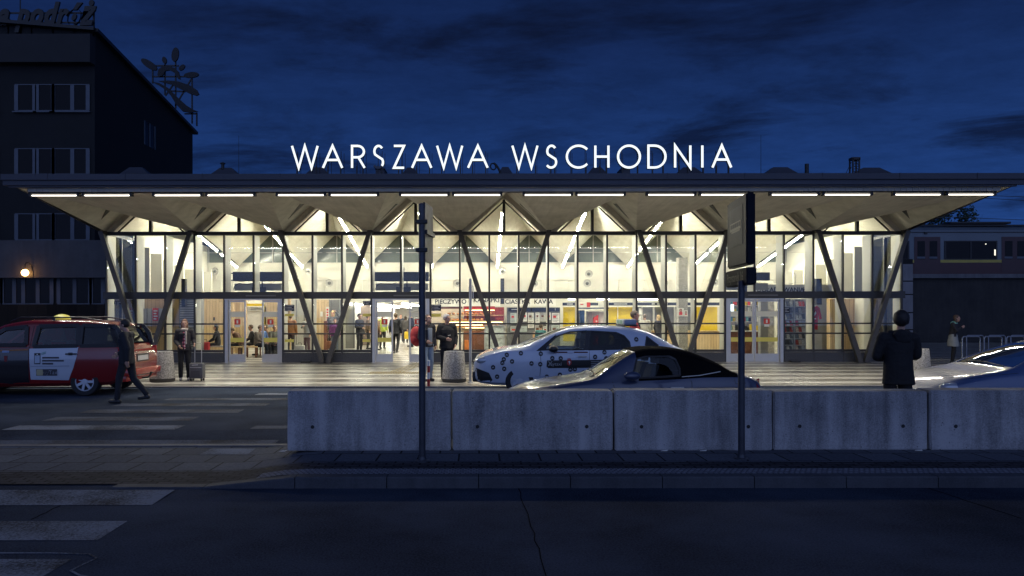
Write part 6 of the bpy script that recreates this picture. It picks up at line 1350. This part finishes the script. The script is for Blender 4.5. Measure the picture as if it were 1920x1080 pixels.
# round speakers and horns on the back wall
def speaker(px, py, d, r, label):
    t = thing('loudspeaker', label, 'loudspeaker', (X(px, d), d, Z(py, d)), group='round grey loudspeakers on the hall walls')
    g = MB(); g.lathe((0, 0, 0), [(r, 0), (r * .98, -.03), (r * .62, .06), (r * .55, .10), (.01, .10)], n=24, axis='y'); g.build('bell', mat('horn_grey', (.42, .41, .37), rough=.5), t, local=True, smooth=35)
    g = MB(); g.lathe((0, 0, 0), [(r * .42, -.01), (r * .36, -.05), (r * .1, -.07), (.005, -.07)], n=18, axis='y'); g.build('driver', mat('horn_dark', (.10, .10, .09), rough=.6), t, local=True, smooth=35)
    g = MB(); g.box(-.02, .02, .06, .35, -.02, .02); g.build('bracket', M_grey, t, local=True)
for px, py, d, r, lab in ((403.5, 508, 36.9, .19, 'leftmost round loudspeaker on the hall wall, above the seated reader'), (578, 508, 36.9, .15, 'small round loudspeaker high on the wall inside the left V strut'), (617.5, 530.5, 37.1, .20, 'round loudspeaker low on the wall inside the left V strut'),
        (756, 505, 36.9, .11, 'small loudspeaker above the passage door air curtain'), (857.5, 531, 37.1, .20, 'round loudspeaker above the word PIECZYWO'), (942, 508.5, 36.9, .20, 'round loudspeaker under the middle ceiling tip'),
        (1003, 532, 37.1, .15, 'loudspeaker half hidden behind the strut above the word KAWA'), (1104, 514, 36.8, .20, 'upper of two loudspeakers stacked on the wall above the taxi'), (1101, 531.5, 37.1, .20, 'lower of two loudspeakers stacked on the wall above the taxi'),
        (1246.5, 531, 37.1, .17, 'loudspeaker low on the wall above the yellow panel'), (1281, 511, 36.6, .20, 'tilted horn loudspeaker on the wall right of the last V strut pair'), (1340.5, 531, 37.1, .16, 'loudspeaker beside the strut left of the bus stop sign')): speaker(px, py, d, r, lab)
# air curtains over the doors
for a, b, y0, y1, lab in ((436, 529, 509, 526.5, 'long black air curtain above the waiting room door'), (702, 804, 509.5, 527, 'long black air curtain above the passage door'), (1356, 1444, 511, 526, 'long black air curtain above the newsstand door')):
    d = 28.6; t = thing('air_curtain', lab, 'air curtain', (X((a + b) / 2, d), d, Z(y1, d)))
    MB().box(X(a, d), X(b, d), d, d + .35, Z(y1, d), Z(y0, d), bev=.02).build('housing', M_black, t)
    MB().box(X(a + 2, d), X(b - 2, d), d + .1, d + .3, Z(544, d), Z(531, d)).build('lower_duct', mat('duct_grey', (.24, .24, .22), rough=.5), t)
    g = MB()
    for yy in (512, 525): g.box(X(a - 6, d), X(a, d), d + .05, d + .09, Z(yy, d) - .02, Z(yy, d) + .02)
    for px in (a + (b - a) * .47, a + (b - a) * .6): g.box(X(px - 7, d), X(px + 7, d), d - .03, d + .0, Z(547, d), Z(538, d)); g.box(X(px - 1, d), X(px + 1, d), d - .02, d + .01, Z(538, d), Z(526, d))
    g.path([(X(a + 2, d), d - .02, Z(543, d)), (X(a + 4, d), d - .02, Z(536, d)), (X(a + 12, d), d - .02, Z(531, d)), (X(a + 30, d), d - .02, Z(532.5, d)), (X(a + 42, d), d - .02, Z(530, d))], .012); g.build('bracket', M_black, t)
# departure board in the left corner
t = thing('departure_board', 'dark blue departure boards hanging at an angle in the left corner of the hall', 'display board', (X(300, 35), 35, Z(550, 35)))
for k, (a, b) in enumerate(((271, 296), (300, 324), (327, 341))):
    dd = 33.0 + k * 1.3; p0, p1 = Vector((X(a, dd), dd, 0)), Vector((X(b, dd + 1.2), dd + 1.2, 0)); n_ = Vector((p1.y - p0.y, -(p1.x - p0.x), 0)).normalized()
    zt, zb = Z(488 + k * 3, dd), Z(552, dd)
    def fr(u0, u1, v0, v1, e): return [p0 + (p1 - p0) * u + n_ * e + Vector((0, 0, zb + (zt - zb) * v)) for u, v in ((u0, v0), (u1, v0), (u1, v1), (u0, v1))]
    o = MB().prism(fr(0, 1, 0, 1, 0), n_ * -.1).build('board', M_navy, t)
    g = MB()
    for v0 in (.02, .22, .42): g.prism(fr(.06, .94, v0, v0 + .17, .012), n_ * -.008)
    g.build('timetable', mat('timetable_blue', (.22, .26, .38), rough=.4, var=.3, vs=30), o)
    g = MB()
    for j in range(4): g.prism(fr(.10, .16, .66 + j * .055, .68 + j * .055, .012), n_ * -.008); g.prism(fr(.24, .62, .66 + j * .055, .675 + j * .055, .012), n_ * -.008)
    g.prism(fr(.08, .62, .90, .94, .012), n_ * -.008); g.prism([p0 + (p1 - p0) * (.82 + .09 * math.cos(q * math.pi / 6)) + n_ * .012 + Vector((0, 0, zb + (zt - zb) * (.80 + .10 * math.sin(q * math.pi / 6)))) for q in range(12)], n_ * -.008)
    g.build('board_text', M_wtxt, o)
pbox(238, 250, 520, 550, 33.0, 'dark_screen', M_black, None, .15, label='narrow dark screen beside the left end of the departure boards', category='screen')
# ---- bakery
SD = 36.2; t = thing('bakery', 'bright bakery shop front with bread shelves and white sign panels behind the grey haired man', 'shop', (X(880, SD), SD, PZ))
floorbox(800, 946, 2.2, 37.3, 'back_panel', mat('bakery_back', (.62, .52, .40), rough=.6), t)
for a, b in ((822, 866.5), (868, 938)): pbox(a, b, 557, 574, SD - .3, 'fascia_panel', M_shopw, t, .06)
wtext('PIECZYWO', 845, 565.8, .30, SD - .305, M_black, t, bold=.006); wtext('KANAPKI', 912, 563.0, .30, SD - .305, M_black, t, bold=.006)
pbox(869, 928, 574.3, 580, SD - .2, 'red_band', M_red, t); pbox(822, 867, 575, 579, SD - .2, 'brown_band', M_brown, t)
for y in (590.5, 602, 613, 625): bx(838, 944, y, y + 1.2, SD + .2, .5).build('shelf', M_woodl, t)
pbox(928, 945, 576, 601, SD + .4, 'red_shelving', mat('shelving_red', (.30, .04, .03), rough=.5, var=.5, vs=12), t, .3)
pbox(870, 931, 581, 601, SD + .75, 'basket_back', mat('shelf_red_brown', (.34, .09, .04), rough=.6, var=.3, vs=7), t)
floorbox(870, 911, 1.05, SD + .15, 'counter', M_brown, t, .5); pbox(872, 911, 601, 626, SD + .6, 'display_back', mat('display_cream', (.75, .62, .42), rough=.5, var=.3, vs=8), t, .05)
floorbox(822, 868, 1.0, SD + .1, 'counter', M_shopw, t, .5); pbox(909, 945, 611, 657, SD - .15, 'display_case', mat('case_pale', (.50, .54, .52), rough=.4, var=.35, vs=7), t, .1)
g = MB(); dq = SD - .2
for a in (909, 945): g.box(X(a, dq) - .03, X(a, dq) + .03, dq, dq + .049, PZ, Z(611, dq))
g.box(X(909, dq), X(945, dq), dq, dq + .049, Z(612, dq), Z(610, dq)); g.box(X(909, dq), X(945, dq), dq, dq + .049, Z(634, dq), Z(632.5, dq)); g.build('case_frame', M_alu, t)
for y, a, b in ((581.3, 872, 927), (603.8, 840, 942), (614.3, 872, 908)):
    pbox(a, b, y, y + .9, SD + .02, 'shelf_light', emis('bakery_light', (1.0, .66, .32), 9.0), t, .05)
pbox(850, 905, 609, 610, SD + .02, 'shelf_light', emis('bakery_light', (1, .66, .32), 9), t, .05)
floorbox(871, 880, .62, SD - .4, 'stool', mat('stool_orange', (.55, .16, .03), rough=.6), t, .35)
lf = None; rnd = random.Random(4)
M_bread = mat('bread_crust', (.42, .20, .07), rough=.7, var=.3, vs=14)
for y, a, b, st_ in ((590.3, 842, 926, 8.5), (601.8, 843, 905, 7.5), (612.8, 842, 938, 9)):
    px = a
    while px < b:
        loc = (X(px, SD + .35), SD + .35, Z(y, SD + .2)); r_ = rnd.uniform(.8, 1.15)
        if lf is None:
            lf = MB().ell((0, 0, .055), (.10, .16, .06), 12, 8).build('bread_loaf', M_bread, None, smooth=80); lf.location = loc; props(lf, 'brown loaf of bread lying on a bakery shelf', 'bread', 'loaves on the bakery shelves')
        else: c_ = lf.copy(); COL.objects.link(c_); c_.location = loc; c_.scale = (r_, 1, rnd.uniform(.8, 1.2))
        px += st_
# cakes and coffee signs, poster board
t = thing('poster_board', 'dark framed notice board with header 1 and many posters under the CIASTKA and KAWA signs', 'notice board', (X(1000, SD), SD, PZ))
for a, b in ((947, 992), (994, 1042)): pbox(a, b, 556, 573.8, SD - .3, 'fascia_panel', M_shopw, t, .06)
wtext('CIASTKA', 970, 566, .30, SD - .305, M_black, t, bold=.006); wtext('KAWA', 1019, 566, .30, SD - .305, M_black, t, bold=.006)
floorbox(950, 1050, 2.2, SD + .1, 'board', mat('board_grey', (.14, .14, .14), rough=.5), t); pbox(953, 1050, 577, 584, SD + .02, 'header', M_navy, t, .06); wtext('1', 1041, 580.5, .17, SD + .012, M_wtxt, t); pbox(959, 970, 579.6, 581, SD + .012, 'header_text', M_wtxt, t, .004)
rnd = random.Random(11)
for a, b, y0, y1 in ((957, 969, 587, 608), (981, 988, 586, 603), (990, 1001, 586.5, 615), (1004, 1012, 586, 606), (1013, 1024, 586, 603), (1026, 1033, 586, 600), (1035, 1049, 587, 606), (957, 988, 612, 622), (1003, 1016, 610, 622), (1018, 1030, 612, 623), (1034, 1049, 610, 625)):
    o = pbox(a, b, y0, y1, SD + .05, 'poster', [M_paper, M_pgrey, mat('poster_tan', (.5, .42, .34), rough=.7), mat('poster_mint', (.46, .52, .5), rough=.7)][rnd.randrange(4)], t, .02)
    g = MB(); y = y0 + 2
    while y < y1 - 2: bx(a + 1.5, b - 1.5 - rnd.uniform(0, (b - a) * .3), y, y + .8, SD + .044, .004, g); y += rnd.uniform(1.6, 3.5)
    bx(a + 2, a + 2 + (b - a) * .4, y0 + 5, min(y1 - 2, y0 + 9), SD + .040, .004, g, mi=1); g.build('poster_print', [M_grey, [M_brown, M_navy, M_red][rnd.randrange(3)]], o)
floorbox(1000, 1012, 1.0, SD - 1.2, 'amber_box', mat('amber_box', (.50, .28, .10), rough=.6), None, .4, label='amber coloured box standing in front of the notice board', category='box')
# yellow wall panels, ticket counter header
t = thing('counter_front', 'row of yellow wall panels, dark header and grey ticket windows right of the notice board', 'counter', (X(1200, SD), SD, PZ))
for a, b in ((1056, 1078), (1139, 1187), (1304, 1345)): pbox(a, b, 576, 640 if a < 1300 else 621, SD + .3, 'yellow_panel', M_ylw, t)
pbox(1055, 1350, 567.5, 573, SD - .1, 'header', M_navy, t, .08)
for a, b in ((1063, 1074), (1151, 1176), (1222, 1228), (1232, 1252)): pbox(a, b, 569.5, 571, SD - .108, 'header_text', M_wtxt, t, .004)
pbox(1055, 1350, 574, 575.6, SD - .1, 'pale_rail', M_shopw, t, .08)
floorbox(1188, 1304, 2.25, SD + .35, 'window_back', mat('dim_window', (.16, .16, .155), rough=.3), t)
for a in (1189, 1206, 1228, 1250, 1268, 1301): MB().box(X(a, SD) - .03, X(a, SD) + .03, SD + .2, SD + .348, PZ, 2.2).build('mullion', M_pgrey, t)
for a, b in ((1190, 1260), (1291, 1350)): floorbox(a, b, 1.03, SD - .3, 'desk', M_woodl, t, .35); MB().box(X(a, SD) - .05, X(b, SD) + .05, SD - .38, SD + .12, 1.032, 1.07).build('desk_top', M_wood, t)
for a, b, y0, y1 in ((1198, 1203, 578, 590), (1197, 1202, 592, 600)): pbox(a, b, y0, y1, SD + .1, 'notice', M_paper, t, .02)
for a, b in ((1066, 1084), (1120, 1142), (1192, 1235)): pbox(a, b, 560.5, 562.5, SD - .9, 'strip_light', M_tube_shop, t, .12)
MB().box(X(1160, SD) - .012, X(1160, SD) + .012, SD + .2, SD + .29, Z(606, SD), Z(576, SD)).build('cord', M_shopw, t)
t = thing('concrete_column', 'speckled concrete column with two portrait posters by the ticket counters', 'column', (X(1281, 33.4), 33.6, PZ))
MB().box(X(1272.5, 33.4), X(1289.5, 33.4), 33.4, 33.8, PZ, 4.4).build('shaft', M_agg, t)
for a, b, y0, y1 in ((1271, 1282, 578, 593.5), (1283, 1289.5, 582, 593.5)):
    o = pbox(a, b, y0, y1, 33.37, 'poster', M_paper, t, .02); g = MB(); m_ = (a + b) / 2; g.ell((X(m_, 33.36), 33.362, Z(y0 + 4.5, 33.36)), (.035 * (b - a) / 9, .004, .05), 12, 6); g.build('portrait_face', M_skin, o)
    g = MB(); bx(m_ - (b - a) * .28, m_ + (b - a) * .28, y0 + 7, y1 - 2.5, 33.364, .005, g); g.build('portrait_clothes', M_red, o)
    g = MB(); g.ell((X(m_, 33.36), 33.366, Z(y0 + 4.3, 33.36)), (.055 * (b - a) / 9, .002, .075), 12, 6); g.build('portrait_hair', M_brown, o)
# kiosks behind the taxi
d = 34.8
t = thing('ticket_machine', 'dark blue ticket machine with a wide hood behind the taxi roof', 'machine', (X(1093, d), d, PZ)); floorbox(1087, 1096, 2.05, d, 'cabinet', mat('machine_blue', (.02, .05, .14), rough=.4), t, .6); pbox(1083, 1142, 577, 579, d - .1, 'hood', mat('machine_blue', (.02, .05, .14)), t, .8)
t = thing('green_kiosk', 'green and white vending kiosk behind the taxi roof', 'kiosk', (X(1122, d), d + .3, PZ)); floorbox(1101, 1141, 1.45, d + .3, 'lower_panel', mat('kiosk_green', (.03, .26, .06), rough=.5), t, .5); MB().box(X(1101, d + .3), X(1141, d + .3), d + .3, d + .8, 1.452, 2.0).build('upper_panel', M_shopw, t); pbox(1104, 1110, 585, 607, d + .25, 'screen', M_pgrey, t, .04)
t = thing('red_post_box', 'red box with a slanted top between the green kiosk and the taxi roof', 'box', (X(1118, d), d - .2, PZ)); q = d - .2
g = MB(); g.prism([(X(1114, q), q, PZ), (X(1122, q), q, PZ), (X(1122, q), q, Z(591, q)), (X(1114, q), q, Z(596, q))], (0, .4, 0)); g.build('case', M_red, t); pbox(1117, 1120, 601, 604, q - .008, 'mark', M_paper, t, .006)
t = thing('hanging_sign', 'small white and red hanging sign above the ticket machine', 'sign', (X(1098, d), d, Z(575, d))); pbox(1085, 1100, 567, 576, d - .3, 'white_field', M_shopw, t); pbox(1100, 1107, 567, 576, d - .3, 'red_field', M_red, t); pbox(1088, 1094, 570, 572, d - .306, 'mark', M_red, t, .005)
pbox(1122, 1141, 567, 576, d - .3, 'notice_frame', M_paper, None, .05, label='framed pale notice hanging right of the red and white sign', category='notice')
# vertical dark display boxes hanging on the wall
for a, b, y0, y1, dq, lab in ((938.5, 945.5, 522, 570, 36.9, 'narrow dark box hanging on the wall left of the CIASTKA sign'), (1531, 1541, 523, 572, 29.5, 'narrow dark hanging box beside the word KASA'), (340, 347.5, 522, 575, 30.0, 'narrow dark hanging box above the louvre cabinet')):
    t = thing('hanging_box', lab, 'display', (X((a + b) / 2, dq), dq, Z(y1, dq))); pbox(a, b, y0, y1, dq, 'case', M_black, t, .18); pbox(a + 1.5, b - 1.5, y0 + 3, y1 - 3, dq - .012, 'face', M_navy, t, .01)
# ---- newsstand at the right
d = 31.5; t = thing('newsstand', 'newsstand kiosk with goods on its counter behind the closed right door', 'shop', (X(1400, d), d, PZ))
floorbox(1356, 1452, 2.7, d + 1.2, 'back_panel', mat('kiosk_back', (.34, .32, .28), rough=.6, var=.5, vs=5), t); MB().box(X(1356, d), X(1440, d), d, d + .6, 1.13, 1.17).build('counter_top', M_shopw, t)
floorbox(1358, 1436, 1.12, d + .05, 'counter_front', M_brown, t, .5); floorbox(1426, 1440, 2.6, d - .6, 'grey_post', M_grey, t, .3)
rnd = random.Random(8); gm_ = [M_red, M_paper, mat('goods_tan', (.45, .28, .12), rough=.6), mat('goods_teal', (.10, .28, .3), rough=.6), M_ylw, M_black, mat('goods_cream', (.6, .55, .42), rough=.6)]
k = 0
for zrow in (1.172, 1.55, 1.95, 2.25):
    if zrow > 1.2: MB().box(X(1357, d + .9), X(1424, d + .9), d + .85, d + 1.15, zrow - .03, zrow - .002).build('shelf', M_pgrey, t)
    px = 1359
    while px < 1421:
        w = rnd.uniform(2.5, 6); dq = d + (.25 if zrow < 1.2 else .95); x0 = X(px, dq); x1 = X(px + w, dq)
        o = MB().box(x0, x1, dq, dq + .12, zrow, zrow + rnd.uniform(.12, .30), bev=.01).build('packet', rnd.choice(gm_)); props(o, 'small coloured packet on the newsstand shelves', 'packet', 'packets on the newsstand shelves'); px += w + rnd.uniform(.5, 3)
pbox(1371, 1376, 571, 587, d + .6, 'bright_fridge', emis('fridge_light', (.85, .95, 1), 2.5), t, .1)
t = thing('magazine_rack', 'tall rack full of magazines inside the window right of the newsstand door', 'rack', (X(1487, 28.9), 28.9, PZ)); d = 29.0
floorbox(1464, 1500, 2.46, d + .25, 'back', M_grey, t, .05); floorbox(1500, 1513, 2.46, d + .25, 'side_back', mat('rack_pale', (.4, .4, .38), rough=.6), t, .05)
for a in (1463.5, 1488, 1492, 1513): MB().box(X(a, d) - .02, X(a, d) + .02, d + .1, d + .248, PZ, 2.45).build('upright', M_alu, t)
mg = [mat('magazine_%d' % i, c_, rough=.35, var=.5, vs=22) for i, c_ in enumerate(((.55, .55, .53), (.40, .06, .05), (.12, .14, .18), (.42, .45, .5), (.5, .42, .36), (.08, .08, .09)))]
for r_ in range(8):
    z0 = .42 + r_ * .25
    MB().box(X(1464, d), X(1513, d), d + .05, d + .24, z0 - .03, z0 - .005).build('shelf', M_alu, t)
    for px in (1465, 1471, 1477, 1483, 1494, 1500, 1506):
        x0 = X(px + rnd.uniform(-.3, .4), d); o = MB().prism([(x0, d + .06, z0), (x0 + .105, d + .06, z0), (x0 + .105, d + .15, z0 + .19), (x0, d + .15, z0 + .19)], (0, .012, 0)).build('magazine', rnd.choice(mg)); props(o, 'magazine standing in the rack right of the newsstand door', 'magazine', 'magazines in the tall rack')
t = thing('football_shirt', 'red football shirt with a white eagle badge hanging in the right window', 'shirt', (X(1525, 29.2), 29.2, Z(618, 29.2))); d = 29.2
pts = [(1519, 577), (1523, 574), (1526, 576), (1529, 576), (1532, 574), (1537, 578), (1541, 598), (1537, 600), (1534, 588), (1533, 619), (1518, 617), (1519, 588), (1516.5, 592), (1514.5, 588)]
MB().prism([(X(a, d), d, Z(b, d)) for a, b in pts], (0, .04, 0)).build('shirt', mat('shirt_red', (.45, .02, .03), rough=.8, var=.15, vs=6), t)
g = MB(); g.prism([(X(a, d), d - .006, Z(b, d)) for a, b in ((1523, 584), (1521.5, 588), (1524, 592), (1526, 595), (1528, 592), (1530.5, 588), (1529, 584), (1527.3, 588), (1526, 586), (1524.7, 588))], (0, .004, 0)); g.box(X(1522, d), X(1530, d), d - .006, d - .002, Z(599, d), Z(597.5, d)); g.build('badge', M_paper, t)
t = thing('mannequin_head', 'pale blue white round head form above the red football shirt', 'mannequin', (X(1521, 29.3), 29.3, Z(575, 29.3))); MB().ell((X(1521, 29.3), 29.35, Z(571, 29.3)), (.07, .08, .10), 16, 10).build('head', mat('mannequin_pale', (.5, .65, .72), rough=.4), t, smooth=80)
MB().tube((X(1521, 29.3), 29.35, Z(577, 29.3)), (X(1521, 29.3), 29.35, Z(581, 29.3)), .035).build('neck', M_pgrey, t)
t = thing('grey_doorway', 'grey door and wall behind the red football shirt', 'door', (X(1535, 31), 31, PZ)); floorbox(1516, 1552, 2.66, 31.0, 'panel', mat('door_grey', (.22, .225, .22), rough=.5), t); MB().box(X(1521, 30.9), X(1542, 30.9), 30.93, 30.995, PZ + .05, 1.1).build('door_leaf', mat('door_grey2', (.34, .35, .35), rough=.5), t)
t = thing('oak_partition', 'oak board wall inside the right end of the glass front', 'partition', (X(1610, 30.8), 30.8, PZ)); floorbox(1552, 1672, 2.5, 30.8, 'boarding', M_wood, t)
MB().box(X(1552, 30.7), X(1563, 30.7), 30.5, 30.79, PZ, 2.45).build('corner_post', M_woodl, t); P1 = pbox(1650, 1657, 578, 590, 30.75, 'notice', M_black, t, .03); pbox(1651, 1656, 579.5, 581, 30.742, 'notice_text', M_wtxt, P1, .004)
g = MB(); g.box(X(1562, 30.6), X(1572, 30.6), 30.6, 30.79, Z(620, 30.6), Z(617, 30.6)); g.build('handle', M_black, t)
t = thing('shop_header', 'pale header with black words DOŁADOWANIA and KASA above the newsstand', 'sign', (X(1480, 30), 30, Z(550, 30))); pbox(1415, 1560, 534, 558, 30.0, 'panel', M_pgrey, t, .08); pbox(1418, 1428, 543, 548, 29.99, 'small_notice', M_paper, t, .008)
wtext('DOŁADOWANIA', 1463.5, 544, .245, 29.99, M_black, t, bold=.006); wtext('KASA', 1521, 544, .27, 29.99, M_black, t, bold=.006)
g = MB(); g.path([(X(1480, 30.3), 30.3, Z(532, 30.3)), (X(1492, 30.3), 30.3, Z(531, 30.3)), (X(1492, 30.3), 30.3, Z(514, 30.3)), (X(1488, 30.3), 30.3, Z(512, 30.3))], .015); g.build('arm', M_pgrey, t)
# ---- tie rods under the folded ceiling
for i in range(9):
    g = MB(); g.tube((Vx[i] + .1, 34.6, Z(473.5, 34.6)), (Vx[i + 1] - .1, 34.6, Z(473.5, 34.6)), .012, n=8); props(g.build('tie_rod', M_pgrey), 'white tie rod across the hall under bay %s from the left' % ['one', 'two', 'three', 'four', 'five', 'six', 'seven', 'eight', 'nine'][i], 'tie rod', 'white tie rods across the hall')
# ---- benches
def bench(px, d, w, rz, label, m=None):
    t = thing('bench', label, 'bench', (X(px, d), d, PZ), R(rz))
    g = MB(); g.box(-w / 2, w / 2, -.22, .22, .40, .455, bev=.012); g.build('seat', m or M_wood, t, local=True)
    for sx in (-1, 1):
        for sy in (-1, 1): g = MB(); g.box(sx * (w / 2 - .08) - .025, sx * (w / 2 - .08) + .025, sy * .17 - .025, sy * .17 + .025, 0, .398); g.build('leg', M_brown, t, local=True)
bench(449, 30.9, 1.0, 90, 'wooden bench under the bent person in the brown hooded coat'); bench(481, 31.2, 1.5, 90, 'wooden bench under the men in the waiting room doorway'); bench(514, 31.4, 1.0, 0, 'wooden bench under the person in the grey green jacket')
bench(400, 31.2, 1.3, 0, 'grey bench under the dark haired reader', M_pgrey); bench(500, 32.4, .9, 90, 'wooden bench at the far end of the waiting room row'); bench(1014, 33, .9, 0, 'bench under the person in the teal top')
# ---- luggage and bags inside
def bag(px, py, d, w, h, m, name, label, cat='bag'):
    t = thing(name, label, cat, (X(px, d), d, PZ if py is None else Z(py, d))); z0 = 0
    g = MB(); g.box(-w / 2, w / 2, -.11, .11, z0 + .01, h, bev=min(w, .22) * .22); g.build('body', m, t, local=True, smooth=40)
    g = MB(); g.path([(-w * .2, 0, h - .01), (-w * .16, 0, h + .10), (w * .16, 0, h + .10), (w * .2, 0, h - .01)], .012); g.build('handle', M_black, t, local=True)
bag(562, None, 32.4, .42, .42, mat('case_silver', (.42, .42, .42), rough=.3, metal=.3), 'suitcase', 'silver suitcase standing beside the orange brown jacket', 'suitcase')
bag(523, None, 30.6, .42, .50, M_black, 'travel_bag', 'black travel bag on the floor behind the right waiting room door leaf'); bag(385, None, 30.8, .34, .62, mat('bag_red', (.45, .03, .04), rough=.6), 'travel_bag', 'red bag in front of the seated reader')
bag(617, 654, 35, .24, .38, M_brown, 'handbag', 'brown handbag held by the person in the purple jacket'); bag(763.5, 636, 41, .30, .42, M_ylw, 'shopping_bag', 'yellow shopping bag carried in the passage')
# ---- notices on the glass
def notice(px0, px1, py0, py1, label, d=FY - .02):
    t = thing('glass_notice', label, 'notice', (X((px0 + px1) / 2, d), d, Z(py1, d))); pbox(px0, px1, py0, py1, d, 'plate', M_navy, t, .006)
    g = MB(); n = int((py1 - py0) / 3)
    for k in range(n): bx(px0 + 2, px0 + 3.5, py0 + 1.5 + k * 3, py0 + 2.6 + k * 3, d - .004, .003, g); bx(px0 + 5, px1 - 2 - (k % 2) * 3, py0 + 1.5 + k * 3, py0 + 2.3 + k * 3, d - .004, .003, g)
    g.build('notice_text', M_wtxt, t)
notice(533.5, 552, 571, 583, 'dark notice with white lines on the glass right of the waiting room door'); notice(809, 827, 571, 583, 'dark notice with white lines on the glass right of the passage door'); notice(1466, 1481, 577, 588, 'dark notice on the glass right of the newsstand door'); notice(214, 228, 564, 570, 'small dark notice in the top corner of the leftmost lower pane'); notice(681, 696, 564, 572, 'small dark notice on the glass left of the passage door')
for a, b, y0, y1, lab in ((534, 551, 588, 592.5, 'yellow film strip on the glass right of the waiting room door, upper'), (534, 551, 636, 641, 'yellow film strip on the glass right of the waiting room door, lower'), (680, 696, 588, 593, 'yellow film strip on the glass left of the passage door, upper'), (680, 696, 636, 641, 'yellow film strip on the glass left of the passage door, lower'), (809, 827, 588, 594, 'yellow film strip on the glass right of the passage door')):
    pbox(a, b, y0, y1, FY - .018, 'film_strip', M_yel, None, .004, label=lab, category='film strip')
# plinth lamps
for px in (576, 1486): MB().box(X(px - 9, FY), X(px + 9, FY), FY - .3, FY - .105, PZ, PZ + .06, bev=.01).build('floor_lamp', M_black, None, label='low black floor lamp before the plinth, %s one' % ('left' if px < 900 else 'right'), category='lamp')
